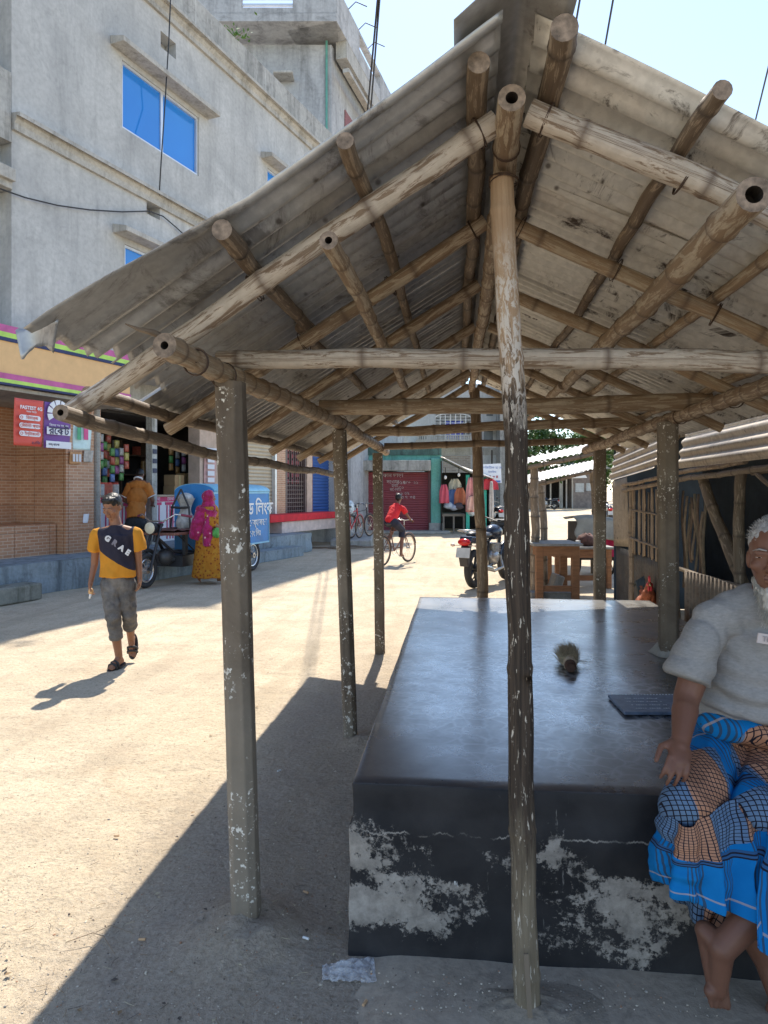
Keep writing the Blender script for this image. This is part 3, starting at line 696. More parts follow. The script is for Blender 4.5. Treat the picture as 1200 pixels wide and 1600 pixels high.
mb = MB(); mb.b2(uL-6, uE+0.05, BW1-0.04, BW1+0.22, zC2+0.14, zPar); mb.b2(uE-0.2, uE+0.05, BW1+0.22, 9, zC2+0.14, zPar); mb.b2(uL-6, uE, BW1+0.22, 9, zC2, zC2+0.13)
for u in (uL+2.0, uL+4.1, uL+6.6, uL+9.3): mb.b2(u, u+0.012, BW1-0.046, BW1-0.03, zC2+0.15, zPar-0.01, 1)
mb.build('parapet', [PARAPET, P('joint_line', (0.6, 0.6, 0.58), 0.9)], bld, bevel=0.01)
def cornice(z, h=0.13, out=0.17):
    prof = [(BW1, z-h-0.10), (BW1-0.06, z-h-0.10), (BW1-0.06, z-h), (BW1-out*0.55, z-h+0.06), (BW1-out*0.55, z-h+0.1), (BW1-out, z-0.06), (BW1-out, z), (BW1, z+0.02)]
    mb = MB(); nn = len(prof)
    for a, b in ((uL, uE),):
        vs = [(a, w, zz) for w, zz in prof]+[(b, w, zz) for w, zz in prof]
        mb.add(vs, [(i, (i+1) % nn, nn+(i+1) % nn, nn+i) for i in range(nn)]+[tuple(range(nn))[::-1], tuple(range(nn, 2*nn))])
    prof2 = [(w+0.22, zz) for w, zz in prof]
    vs = [(uL-6, w, zz) for w, zz in prof2]+[(uL-0.003, w, zz) for w, zz in prof2]
    mb.add(vs, [(i, (i+1) % nn, nn+(i+1) % nn, nn+i) for i in range(nn)]+[tuple(range(nn))[::-1], tuple(range(nn, 2*nn))])
    mb.build('cornice', CORN, bld)
cornice(zC1); cornice(zC2+0.14, 0.15, 0.2)
GLS = Mt('blue_film_glass', 0.08, 0.0, 0.8); GLS.col(GLS.mix(GLS.noise(GLS.co(), 0.6, 3), (0.012, 0.14, 0.50), (0.02, 0.24, 0.68))); GLS = GLS.m
ALU = P('pale_aluminium', (0.62, 0.64, 0.66), 0.35, 0.5, 0.08)
def window(r, two=True, glass=GLS, curtain=None, w=BW1):
    u0, u1, z0, z1 = r; f = 0.045; mb = MB()
    mb.b2(u0, u0+f, w+0.03, w+0.10, z0, z1); mb.b2(u1-f, u1, w+0.03, w+0.10, z0, z1)
    mb.b2(u0+f, u1-f, w+0.03, w+0.10, z0, z0+f); mb.b2(u0+f, u1-f, w+0.03, w+0.10, z1-f, z1)
    mb.b2((u0+u1)/2-0.03, (u0+u1)/2+0.03, w+0.035, w+0.095, z0+f, z1-f)
    fr = mb.build('window_frame', ALU, bld)
    mb = MB(); mb.b2(u0+f, (u0+u1)/2-0.03, w+0.06, w+0.068, z0+f, z1-f); mb.b2((u0+u1)/2+0.03, u1-f, w+0.075, w+0.083, z0+f, z1-f)
    mb.build('pane', glass, fr)
for r in (WA, WB, WC, WD, WE): window(r)
CUR = Mt('red_curtain', 0.9); s_ = CUR.noise(CUR.co(scale=(9, 9, 0.3)), 1.5, 4); CUR.col(CUR.ramp(s_, [(0.35, (0.12, 0.02, 0.03)), (0.65, (0.38, 0.08, 0.10))])); CUR = CUR.m
for r in (wl1, wl2): window(r, glass=CUR, w=BW1+0.22)
def sunshade(r, out=0.30):
    mb = MB(); u0, u1, z = r[0]-0.28, r[1]+0.30, r[3]+0.10
    mb.prism([(BW1, z+0.16), (BW1-out, z+0.09), (BW1-out, z-0.0), (BW1, z)], (u0, 0, 0), (0, 1, 0), (0, 0, 1), u1-u0); mb.build('sunshade', CORN, bld, bevel=0.01)
for r in (WA, WB, WC, WD, WE): sunshade(r)
mb = MB(); mb.b2(uL-3, uL-0.02, BW1-0.12, BW1+0.3, wl2[3]+0.1, wl2[3]+0.28); mb.b2(uL-3, uL-0.02, BW1-0.05, BW1+0.3, wl2[3]+0.0, wl2[3]+0.12); mb.build('sunshade', CORN, bld, bevel=0.01)
mb = MB(); mb.b2(uL-3, uL-0.02, BW1-0.02, BW1+0.22, wl1[2]-1.15, wl1[2]-0.15); mb.build('wall_apron', PARAPET, bld)
# small weeds on the parapet
LEAF = Mt('leaf_green', 0.6); LEAF.col(LEAF.mix(LEAF.noise(LEAF.co(), 3, 2), (0.05, 0.13, 0.02), (0.13, 0.24, 0.04))); LEAF = LEAF.m
weed = thing('weed', 'small green weed growing on the roof parapet of the grey building', 'plant', BP(FL(365, 60, BW1)[0], BW1, zPar))
mb = MB(); rr = random.Random(3)
for k in range(90):
    c = V((rr.gauss(0, 0.28), rr.gauss(0, 0.1), abs(rr.gauss(0.05, 0.10)))); a = V((rr.uniform(-1, 1), rr.uniform(-1, 1), rr.uniform(-.6, 1))).normalized(); b = a.cross(V((rr.random(), rr.random(), rr.random()))).normalized()
    l = rr.uniform(0.06, 0.13); mb.add([c, c+a*l*0.5+b*l*0.25, c+a*l, c+a*l*0.5-b*l*0.25], [(0, 1, 2, 3)])
mb.build('leaves', LEAF, weed); mb = MB(); mb.tube([(0, 0, -0.05), (0.03, 0, 0.06), (-0.1, 0.02, 0.12)], 0.008, 5); mb.tube([(0, 0, -0.05), (0.2, 0, 0.1)], 0.006, 5); mb.build('stem', BAMD, weed)

# ---- ground floor: plinth, steps, shop fronts
pl_h = 0.46
mb = MB(); uS1 = FL(487, 862, 0)[0]
def ru(u, w, z, a=0.01): return V((u, w+a*noise.noise(V((u*2, z*5, 0))), z))
mb.grid(lambda s, t: ru(-8+s*(uS1+8), 0.0 if t > 0.02 else 0.0, pl_h*(1-t), 0.03), 120, 6); mb.grid(lambda s, t: V((-8+s*(uS1+8), 0.0+t*3.2, pl_h)), 60, 4)
mb.add([(uS1, 0, 0), (uS1, 3.2, 0), (uS1, 3.2, pl_h), (uS1, 0, pl_h)], [(0, 1, 2, 3)])
ua = FL(200, 0, -0.45)[0]; ub = FL(476, 0, -0.45)[0]
mb.b2(FL(395, 0, -0.4)[0]-3.0, ub, -0.42, -0.01, 0, 0.22)
mb.build('plinth', PLINTH, bld)
st = thing('concrete_slab', 'low mossy concrete block step on the dust by the tiled shop', 'step', BP(FL(30, 0, -0.45)[0], -0.3, 0), BRZ)
mb = MB(); mb.box((-0.35, 0.08, 0.11), (1.55, 0.34, 0.23)); mb.build('step_block', m_plaster('mossy_block', (0.20, 0.20, 0.17), (0.32, 0.31, 0.26), (0.07, 0.07, 0.05), 2.0, 0.9), st, bevel=0.025)
# tile material
def m_tile():
    m = Mt('terracotta_tile', 0.4, 0, 0.4); co = m.co(); s = m.sep(co)
    br = m.n('ShaderNodeTexBrick'); br.inputs['Scale'].default_value = 1.0; br.inputs['Brick Width'].default_value = 0.16; br.inputs['Row Height'].default_value = 0.052
    br.inputs['Mortar Size'].default_value = 0.005; br.inputs['Color1'].default_value = (0.46, 0.22, 0.115, 1); br.inputs['Color2'].default_value = (0.56, 0.30, 0.17, 1); br.inputs['Mortar'].default_value = (0.62, 0.48, 0.36, 1)
    m.l(m.comb(m.math('ADD', s[0], s[1]), s[2]), br.inputs['Vector'])
    big = m.n('ShaderNodeTexBrick'); big.inputs['Scale'].default_value = 1.0; big.offset = 0; big.inputs['Brick Width'].default_value = 0.66; big.inputs['Row Height'].default_value = 0.42; big.inputs['Mortar Size'].default_value = 0.008
    big.inputs['Color1'].default_value = (1, 1, 1, 1); big.inputs['Color2'].default_value = (0.86, 0.84, 0.82, 1); big.inputs['Mortar'].default_value = (0.55, 0.5, 0.45, 1); m.l(m.comb(m.math('ADD', s[0], s[1]), s[2]), big.inputs['Vector'])
    k = m.mix(1.0, br.outputs['Color'], big.outputs['Color'], 'MULTIPLY'); k = m.mix(m.ramp(m.noise(co, 2, 6), [(0.4, 0.0), (0.8, 0.4)]), k, (0.3, 0.17, 0.10)); m.col(k); m.bump(br.outputs['Fac'], -0.3, 0.003); return m.m
TILE = m_tile()
W0 = BW0
uT0 = -6.0; uT1 = FL(147, 0, 0.9)[0]        # tiled shop
uc1 = FL(104, 0, W0)[0]; un0 = FL(48, 0, W0+0.9)[0]
# tiled front: recessed bay left, projecting pier right, bench
mb = MB()
pierL = FL(103, 0, 0.75)[0]
mb.b2(uT0, pierL, 1.9, 2.1, pl_h, 3.2)                       # recess back wall
mb.b2(pierL, uT1, 0.75, 2.1, pl_h, 3.2)                      # pier
mb.b2(uT0, FL(84, 0, 1.0)[0], 0.95, 1.9, pl_h, pl_h+0.50)         # tiled bench
mb.build('tiled_front', TILE, bld)
# painted fascia band with stripes, sloping out
ORG = P('orange_fascia', (0.66, 0.42, 0.20), 0.75, var=0.08); PNK = P('pink_stripe', (0.45, 0.10, 0.27), 0.7); GRN = P('lime_stripe', (0.40, 0.62, 0.12), 0.7); NAV = P('navy_stripe', (0.02, 0.03, 0.10), 0.7)
zf0 = FL(60, 611, 0.1)[1]; zf1 = FL(0, 520, 0.1)[1]
print('fascia', zf0, zf1, 'uT1', uT1, 'pier', pierL)
def band(z0, z1, mat, w=-0.02):
    mb = MB(); mb.b2(uT0, uT1-0.1, w, w+0.10 if mat is not ORG else 0.5, z0, z1); return mb.build('fascia_band', mat, bld)
H = zf1-zf0
band(zf0+0.16, zf1-0.12, ORG, 0.0)
for a, b, mt in ((0.0, 0.03, NAV), (0.03, 0.08, GRN), (0.08, 0.16, PNK)): band(zf0+a, zf0+b, mt)
for a, b, mt in ((0.0, 0.10, PNK), (0.10, 0.17, GRN), (0.17, 0.22, NAV)): band(zf1-b+0.10, zf1-a+0.10, mt)
mb = MB(); mb.b2(uT0, uT1-0.1, 0.1, 2.0, zf1+0.02, GT); mb.b2(uT0, uT1-0.1, 0.08, 2.1, zf0-0.06, zf0-0.01); mb.build('canopy_slab', CONC, bld)
# dark wall body above the openings, piers and door leaves
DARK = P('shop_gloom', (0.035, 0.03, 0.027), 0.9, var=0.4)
uK0, uK1 = uT1, FL(352, 0, 1.0)[0]           # open grocery
mb = MB()
mb.b2(uT1, uE, 1.0, 1.2, 3.0, GT)           # lintel
mb.build('lintel', CONC, bld)
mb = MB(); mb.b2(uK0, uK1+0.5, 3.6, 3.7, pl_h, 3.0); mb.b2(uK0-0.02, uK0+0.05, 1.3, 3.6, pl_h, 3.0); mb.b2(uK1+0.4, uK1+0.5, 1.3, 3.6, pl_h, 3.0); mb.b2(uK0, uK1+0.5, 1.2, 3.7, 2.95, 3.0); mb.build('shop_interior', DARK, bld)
PST = m_plaster('whitewashed_post', (0.42, 0.42, 0.38), (0.58, 0.57, 0.52), (0.12, 0.11, 0.09), 3, 0.9)
mb = MB(); u = FL(150, 0, 0.75)[0]; mb.b2(u-0.05, u+0.09, 0.75, 0.9, pl_h, 3.2); mb.build('post', PST, bld)
u = FL(241, 0, 0.9)[0]; mb = MB(); mb.b2(u-0.06, u+0.08, 0.9, 1.05, pl_h, 3.0); mb.build('post', PST, bld)
for k in range(4): 
    mb = MB(); zz = FL(241, 690+k*15, 0.9)[1]; mb.b2(u-0.045, u+0.06, 0.885, 0.898, zz-0.05, zz+0.04); mb.build('sticker', P('dark_sticker', (0.03, 0.04, 0.08), 0.6), bld)
# pier with posters right of the grocery
uP0 = FL(312, 0, 1.0)[0]; uP1 = FL(338, 0, 1.0)[0]
mb = MB(); mb.b2(uP0, uP1+0.5, 1.0, 1.3, pl_h, 3.0); mb.build('pier', P('pink_plaster_pier', (0.50, 0.38, 0.30), 0.8), bld)
# shutters
def m_shutter(name, c, pitch=0.095, dirt=0.4):
    m = Mt(name, 0.5, 0.2, 0.4); co = m.co(); s = m.sep(co); t = m.math('FRACT', m.math('DIVIDE', s[2], pitch))
    k = m.mix(m.ramp(m.noise(co, 2.5, 7, 0.7), [(0.4, 0.0), (0.75, dirt)]), c, tuple(x*0.4 for x in c)); m.col(k); return m.m
def shutter_mesh(mb, u0, u1, z0, z1, w, pitch=0.09, ax=0):
    n = int((z1-z0)/pitch)
    for k in range(n):
        a = z0+k*pitch; prof = [(w, a), (w-0.018, a+pitch*0.25), (w-0.022, a+pitch*0.55), (w-0.006, a+pitch*0.93), (w, a+pitch)]
        vs = [(u0, p, q) for p, q in prof]+[(u1, p, q) for p, q in prof]
        mb.add(vs, [(i, i+1, 6+i-0, 5+i) if False else (i, i+1, len(prof)+i+1, len(prof)+i) for i in range(len(prof)-1)], 0, True)
us0, us1 = FL(385, 0, 1.05)[0], FL(430, 0, 1.05)[0]
mb = MB(); shutter_mesh(mb, uP1+0.5, us1, pl_h+0.2, 3.0, 1.12); mb.build('roller_shutter', m_shutter('beige_shutter', (0.50, 0.42, 0.30)), bld)
mb = MB(); u = FL(431, 0, 1.0)[0]; mb.b2(u-0.03, u+0.05, 1.0, 1.1, pl_h+0.1, 3.0); mb.build('shutter_rail', ALU, bld)
uq0, uq1 = FL(433, 0, 1.0)[0], FL(446, 0, 1.0)[0]
mb = MB(); mb.b2(uq0, uq1, 1.0, 1.25, pl_h, 3.0); mb.build('pier', TILE, bld)
ug0, ug1 = FL(447, 0, 1.0)[0], FL(478, 0, 1.0)[0]
zg0 = FL(460, 808, 1.0)[1]
mb = MB(); mb.b2(ug0, ug1, 1.16, 1.2, zg0, 3.0); mb.b2(ug0, ug1+0.2, 1.02, 1.3, pl_h, zg0); o = mb.build('shop_window_back', P('dark_red_drape', (0.06, 0.02, 0.025), 0.8), bld)
mb = MB()
for k in range(10):
    u = ug0+0.05+(ug1-ug0-0.1)*k/9; mb.b2(u-0.01, u+0.01, 1.05, 1.07, zg0, 2.9)
for k in range(9): z = zg0+0.06+k*0.11; mb.b2(ug0, ug1, 1.04, 1.05, z-0.008, z+0.008)
mb.b2(ug0-0.02, ug0+0.04, 1.0, 1.1, zg0, 3.0); mb.b2(ug1-0.04, ug1+0.03, 1.0, 1.1, zg0, 3.0)
mb.build('window_grille', P('grille_steel', (0.16, 0.12, 0.11), 0.5, 0.4), bld)
RDP = P('red_pattern_curtain', (0.42, 0.10, 0.12), 0.8, var=0.4, scale=25)
mb = MB()
for k in range(3):
    for j in range(7): mb.ell((ug0+0.3+k*(ug1-ug0-0.5)/2.2, 1.13, 1.75+j*0.17), (0.09, 0.015, 0.06), 8, 5)
mb.build('curtain_pattern', RDP, bld)
uh0, uh1 = FL(479, 0, 1.0)[0], FL(487, 0, 1.0)[0]
mb = MB(); mb.b2(ug1+0.03, uh1, 0.98, 1.25, pl_h, 3.0); mb.build('pier', P('peach_pier', (0.56, 0.42, 0.32), 0.8), bld)
ub0, ub1 = FL(488, 0, 1.0)[0], FL(524, 0, 1.0)[0]
zb0 = FL(500, 812, 1.0)[1]
mb = MB(); shutter_mesh(mb, uh1+0.04, ub1+0.3, zb0, 3.0, 1.08); mb.build('roller_shutter', m_shutter('blue_shutter', (0.045, 0.12, 0.36)), bld)
mb = MB(); mb.b2(uh1, uh1+0.06, 1.0, 1.1, zb0, 3.0); mb.b2(ub1+0.3, uE, 0.9, 1.2, 0, 3.0); mb.b2(uh1, ub1+0.3, 1.0, 1.2, pl_h, zb0); mb.build('shutter_frame', P('dark_red_frame', (0.13, 0.03, 0.04), 0.6), bld)
# red cloth on a low counter outside the blue shutter
ct = thing('stall_counter', 'low pale counter with a red cloth edge before the blue shutter', 'counter', BP(FL(490, 0, 0.4)[0], 0.5, pl_h), BRZ)
mb = MB(); mb.b2(-1.4, 1.5, 0, 0.5, 0.0, 0.28); mb.build('counter_base', P('pale_pink_plaster', (0.62, 0.50, 0.44), 0.8), ct, bevel=0.01)
mb = MB(); mb.b2(-2.0, 1.55, -0.05, 0.55, 0.285, 0.46); mb.build('red_cloth', P('bright_red_cloth', (0.62, 0.02, 0.03), 0.8), ct, bevel=0.01)

# ---------------------------------------------------------------- tall tower building behind
def cam_rot_thing(name, label, cat, px, d, rz_extra=0.0, z=0.0, group=None):
    p = C2W((px-600)/F*d, d, z); return thing(name, label, cat, p, TH+rz_extra, group)
# local axes of such a thing: x = right in the picture, y = away from the camera
TOWC = m_plaster('weathered_tower', (0.36, 0.37, 0.38), (0.50, 0.50, 0.50), (0.13, 0.13, 0.13), 0.7, 0.8)
tw = cam_rot_thing('tall_building', 'tall unfinished grey concrete building with rooftop parapet opening and rebar stubs', 'building', 513, 22.0)
sx_ = 22.0/F
def tx(px): return (px-513)*sx_
def tz(py): return EYE+(HZ-py)*sx_
# front wall (recessed) and floor slabs
mb = MB(); x0 = tx(330); x1 = tx(518)
mb.b2(x0, x1, 0.0, 0.3, 0, tz(70)); mb.build('wall', TOWC, tw)
SD = V((0.288, 1)).normalized()
def side_box(mb, x, y, L, th, z0, z1, mi=0):   # wall running back along SD
    a = V((x, y)); b = a+V((SD.x, SD.y))*L; n = V((SD.y, -SD.x))*th
    vs = [(q.x, q.y, z) for z in (z0, z1) for q in (a, b, b-n, a-n)]
    mb.add(vs, [(0, 3, 2, 1), (4, 5, 6, 7), (0, 1, 5, 4), (1, 2, 6, 5), (2, 3, 7, 6), (3, 0, 4, 7)], mi)
mb = MB(); side_box(mb, x1, 0.0, 9.0, 0.3, 0, tz(70)); mb.build('side_wall', TOWC, tw)
zs0 = tz(62)
mb = MB(); mb.b2(x0, tx(529), -0.9, 0.3, tz(63), tz(51)); side_box(mb, tx(529), -0.9, 11, 1.6, tz(63), tz(50)); mb.build('roof_slab', TOWC, tw)
mb = MB(); 
wallholes(mb, tx(300), tx(529), tz(50), tz(12), -0.88, [(tx(386), tx(463), tz(42), tz(15))], 0.2)
mb.b2(tx(300), tx(386), -0.68, -0.64, tz(50), tz(12)); mb.b2(tx(463), tx(529), -0.68, -0.64, tz(50), tz(12)); mb.b2(tx(386), tx(463), -0.88, -0.64, tz(15.2), tz(11)); mb.b2(tx(386), tx(463), -0.86, -0.66, tz(50), tz(42.2))
mb.build('parapet', TOWC, tw)
mb = MB()
for py in (24, 34): mb.b2(tx(386), tx(463), -0.80, -0.72, tz(py)-0.04, tz(py)+0.02)
mb.build('parapet_rail', ALU, tw)
# side parapet: piers with openings
mb = MB(); a = V((tx(529), -0.88))
for s0, s1 in ((0.02, 2.2), (4.6, 7.3), (9.2, 11)):
    q = a+SD*s0; side_box(mb, q.x, q.y, s1-s0, 0.22, tz(50), tz(8))
for z0, z1 in ((tz(49.8), tz(38)), (tz(14), tz(8.2))): side_box(mb, a.x+SD.x*0.03-0.003, a.y+0.03, 10.9, 0.2, z0, z1)
mb.build('side_parapet', TOWC, tw)
mb = MB(); side_box(mb, a.x+0.25, 0, 9.5, 0.35, tz(90), tz(63)); side_box(mb, a.x+0.32, 0, 9.5, 0.2, tz(112), tz(106)); mb.build('side_beam', CORN, tw)
mb = MB(); q = V((tx(518), 0))+SD*1.2; side_box(mb, q.x+0.03, q.y, 2.3, 0.05, tz(330), tz(140)); mb.build('window_grille', P('dull_red_grille', (0.22, 0.08, 0.08), 0.7, var=0.5, scale=30), tw)
mb = MB(); mb.b2(tx(430), tx(460), -0.5, 0.0, tz(128), tz(124)); mb.build('window_ledge', CORN, tw, bevel=0.02)
mb = MB(); mb.tube([(tx(510.5), -0.06, tz(66)), (tx(510.5), -0.06, tz(300))], 0.035, 8); mb.build('drain_pipe', P('green_pipe', (0.10, 0.30, 0.24), 0.5), tw)
mb = MB(); rr = random.Random(9)
for x in [tx(320), tx(341), tx(376)] + [tx(455+k*6.5) for k in range(12)]:
    for j in range(3):
        b = V((x+rr.uniform(-.12, .12), -0.75, tz(12))); l = rr.uniform(0.2, 0.5); mb.tube([b-V((0, 0, 0.1)), b+V((rr.uniform(-.1, .1), 0, l*0.6)), b+V((rr.uniform(-.35, .35), 0, l))], 0.014, 5)
for k in range(4):
    b = V((tx(529)+SD.x*k*1.0, -0.8+k*1.0, tz(8.5))); mb.tube([b, b+V((0.25, 0, 0.25)), b+V((0.6, 0, 0.1))], 0.018, 5)
mb.build('rebar_stubs', P('rebar', (0.10, 0.07, 0.06), 0.8), tw)

# ---------------------------------------------------------------- far end of the street
ts = cam_rot_thing('teal_shop', 'teal painted single storey shop with a wide maroon roller shutter', 'shop', 568, 25.6); k_ = 25.6/F
def x_(px): return (px-568)*k_
def z_(py): return EYE+(HZ-py)*k_
mb = MB(); mb.b2(x_(480), x_(568), 0, 4, 0, z_(735)); mb.b2(x_(673), x_(690), -0.15, 4, 0, z_(716)); mb.b2(x_(480), x_(690), 0.1, 4, z_(720), z_(702)); mb.b2(x_(690)-0.2, x_(690)-0.004, 0, 4, 0, z_(716)); mb.build('wall', TEAL, ts, bevel=0.02)
mb = MB(); mb.b2(x_(480), x_(672), -0.5, 0.08, z_(736), z_(720)); mb.b2(x_(670), x_(691), -0.17, 0.0, 0, 0.35); mb.build('lintel', PARAPET, ts, bevel=0.02)
mb = MB(); mb.b2(x_(600), x_(690), 0.05, 3.9, z_(702), z_(698)); mb.b2(x_(560), x_(690), 0.02, 0.098, z_(711), z_(698)); mb.build('sooty_band', m_plaster('sooty_teal', (0.06, 0.10, 0.09), (0.14, 0.26, 0.22), (0.03, 0.03, 0.03), 2, 0.9), ts)
def m_maroon():
    m = Mt('maroon_shutter', 0.5, 0.1); co = m.co(); k = m.mix(m.ramp(m.noise(co, 2.5, 7, 0.7), [(0.4, 0.0), (0.75, 0.5)]), (0.24, 0.045, 0.055), (0.13, 0.03, 0.035)); m.col(k); return m.m
mb = MB(); shutter_mesh(mb, x_(568), x_(672), 0.06, z_(736), 0.1, 0.085); sh = mb.build('roller_shutter', m_maroon(), ts)
mb = MB(); mb.b2(x_(567), x_(570), 0.0, 0.08, 0.0, z_(736)); mb.b2(x_(669.5), x_(672.9), 0.0, 0.08, 0.0, z_(736)); mb.b2(x_(568), x_(672), 0.06, 0.12, 0, 0.07); mb.build('shutter_rail', P('maroon_rail', (0.13, 0.03, 0.035), 0.5), ts)
WHT = P('white_paint', (0.75, 0.75, 0.73), 0.6, var=0.05); GRYP = P('faded_white_paint', (0.50, 0.42, 0.40), 0.8, var=0.3)
for (px, py, bdy, sz) in ((608, 743, 'দোকান ভাড়া', 0.17), (614, 753, 'দেওয়া', 0.16), (617, 759, 'হবে', 0.15), (618, 765, 'মোবাঃ', 0.13), (627, 754, '০১৭', 0.16), (636, 754, '৪৫৬', 0.14), (650, 754, '২১', 0.14), (627, 762, '৫০', 0.15), (629, 771, '০১৮ ৩২', 0.14), (645, 777, '৬৪', 0.15), (632, 777, '৩ ৭', 0.15)):
    text('shutter_writing', bdy, sz*1.1, (x_(px), 0.072, z_(py)), (1, 0, 0), (0, 0, 1), GRYP, sh, th=0.004)
# step / drain kerb before the teal shop
mb = MB(); mb.b2(x_(480), x_(700), -0.9, -0.02, 0, 0.09); mb.build('threshold', CONC, ts, bevel=0.02)

# clothing stall
cs = cam_rot_thing('clothes_stall', 'dark open clothes stall with teal posts and sloping tin roof', 'stall', 690, 25.0); k_ = 25.0/F
def x_(px): return (px-690)*k_
def z_(py): return EYE+(HZ-py)*k_
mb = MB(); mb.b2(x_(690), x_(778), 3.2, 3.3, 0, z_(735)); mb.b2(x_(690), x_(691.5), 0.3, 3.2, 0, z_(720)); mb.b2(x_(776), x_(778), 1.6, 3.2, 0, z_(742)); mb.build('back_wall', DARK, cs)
TG = P('teal_post', (0.03, 0.40, 0.30), 0.6)
for px, yy, top in ((730.5, -0.1, 742), (764, 1.0, 745)):
    mb = MB(); mb.b2(x_(px)-0.06, x_(px)+0.06, yy, yy+0.12, 0, z_(top)); mb.build('post', TG, cs)
for (a, b, y0, y1) in (((690, 716), (742, 742), -0.5, 3.4), ((738, 735), (775, 748), 0.4, 3.6)):
    mb = MB(); mb.grid(lambda u, v: V((x_(a[0])+(x_(b[0])-x_(a[0]))*u, y0+(y1-y0)*v, z_(a[1])+(z_(b[1])-z_(a[1]))*u+0.02*sin(v*60)+0.25*v)), 8, 60); mb.build('tin_roof', TINB, cs, solid=0.02)
mb = MB(); mb.b2(x_(692), x_(728), 0.2, 1.8, 0.60, 0.68)
for a in (694, 710, 726): mb.b2(x_(a)-0.03, x_(a)+0.03, 0.22, 0.3, 0, 0.6)
mb.build('display_table', P('grey_plank', (0.22, 0.19, 0.16), 0.8), cs)
rr = random.Random(12); CC = [(0.55, 0.10, 0.10), (0.62, 0.58, 0.45), (0.12, 0.2, 0.4), (0.62, 0.20, 0.18), (0.6, 0.32, 0.3), (0.15, 0.15, 0.18), (0.5, 0.08, 0.2)]
def garment(p, w, h, c, lab, grp):
    t = thing('hanging_garment', lab, 'garment', p, TH, grp); mb = MB()
    def fn(u, v):
        ww = w*(0.55+0.45*min(1, v*3))*(1+0.15*v); return V(((u-0.5)*ww, 0.04*sin(u*14+v*2), -h*v))
    mb.grid(fn, 14, 8); mb.build('cloth', P('cloth_%d' % int(c[0]*100+c[1]*10000), c, 0.9), t, solid=0.01)
    mb = MB(); mb.tube([(-w*0.25, 0, -0.02), (0, 0, 0.03), (w*0.25, 0, -0.02)], 0.008, 5); mb.tube([(0, 0, 0.03), (0.02, 0, 0.08), (0, 0, 0.11)], 0.006, 5); mb.build('hanger', DARKHOLE, t)
GR = 'garments hung in the clothes stall'
for px, py, dd, w, h, c, lab in ((711, 748, 25.5, 0.42, 0.5, (0.62, 0.58, 0.45), 'cream shirt hanging at the middle of the dark clothes stall'), (708, 765, 25.3, 0.4, 0.55, (0.12, 0.2, 0.4), 'blue dress hanging below the cream shirt in the clothes stall'), (719, 762, 25.2, 0.38, 0.6, (0.62, 0.20, 0.10), 'orange garment hanging left of the teal stall post'), (694, 757, 24.6, 0.3, 0.65, (0.55, 0.10, 0.14), 'crimson garment hanging at the left edge of the clothes stall'), (736, 746, 24.6, 0.32, 1.2, (0.66, 0.30, 0.28), 'long pink dress hanging right of the teal stall post'), (737, 775, 24.4, 0.3, 0.5, (0.68, 0.42, 0.34), 'peach cloth hanging under the long pink dress'), (762, 748, 25.8, 0.7, 0.4, (0.45, 0.04, 0.06), 'deep red cloth hung under the second stall roof'), (768, 752, 25.0, 0.15, 1.4, (0.6, 0.55, 0.5), 'pale scarf hanging beside the rear teal post')):
    garment(C2W((px-600)/F*dd, dd, EYE+(HZ-py)/F*dd), w, h, c, lab, GR)
for i, (px, py, r, c, lab) in enumerate(((701, 790, 0.17, (0.45, 0.52, 0.6), 'pale blue bundle of clothes on the stall table, leftmost'), (709, 793, 0.15, (0.35, 0.4, 0.5), 'grey blue bundle of clothes in the middle of the stall table'), (717, 791, 0.17, (0.10, 0.08, 0.09), 'black bundle of clothes at the right of the stall table'), (737, 800, 0.2, (0.6, 0.66, 0.7), 'pale round bundle resting beside the teal post foot'))):
    p = C2W((px-600)/F*25, 25, EYE+(HZ-py)/F*25); t = thing('clothes_bundle', lab, 'bundle', p, group='clothes bundles at the stall'); mb = MB(); mb.grid(lambda u, v: V((cos(2*pi*u)*sin(pi*v), sin(2*pi*u)*sin(pi*v), cos(pi*v)*0.7))*r*(1+0.25*noise.noise(V((cos(2*pi*u)*2, sin(2*pi*u)*2+i, v*4)))), 16, 10); mb.build('bundle', P('bund%d' % i, c, 0.9), t)
for px, py in ((717, 742), (696, 746)):
    p = C2W((px-600)/F*24.8, 24.8, EYE+(HZ-py)/F*24.8); t = thing('light_bulb', 'small white bulb hanging in the stall, %s' % ('nearer the teal post' if px > 700 else 'nearer the teal wall'), 'bulb', p, group='bulbs in the stall'); mb = MB(); mb.ell((0, 0, 0), (0.05, 0.05, 0.07), 10, 8); mb.build('bulb', WHT, t); mb = MB(); mb.tube([(0, 0, 0.05), (0, 0, 0.35)], 0.012, 6); mb.build('flex', DARKHOLE, t)

# building with balcony behind
bb = cam_rot_thing('balcony_building', 'pale grey two storey building with an arched balcony grille and blue curtains', 'building', 690, 33.0); k_ = 33.0/F
def x_(px): return (px-690)*k_
def z_(py): return EYE+(HZ-py)*k_
mb = MB(); wallholes(mb, x_(600), x_(800), 0, z_(600), 0.0, [(x_(680), x_(736), z_(690), z_(645))], 0.6); mb.b2(x_(600), x_(800), 0.62, 6, 0, z_(601)); mb.build('wall', PLASTER, bb)
mb = MB(); mb.b2(x_(650), x_(738), -1.0, 0, z_(694), z_(689)); mb.b2(x_(690), x_(800), -0.04, -0.002, z_(711), z_(700)); mb.build('balcony_slab', CONC, bb)
mb = MB()
for k in range(26): px = 652+k*3.3; mb.b2(x_(px)-0.03, x_(px)+0.03, -0.98, -0.92, z_(689), z_(684))
mb.b2(x_(650), x_(738), -1.0, -0.9, z_(684), z_(683)); mb.build('balustrade', CORN, bb)
mb = MB()
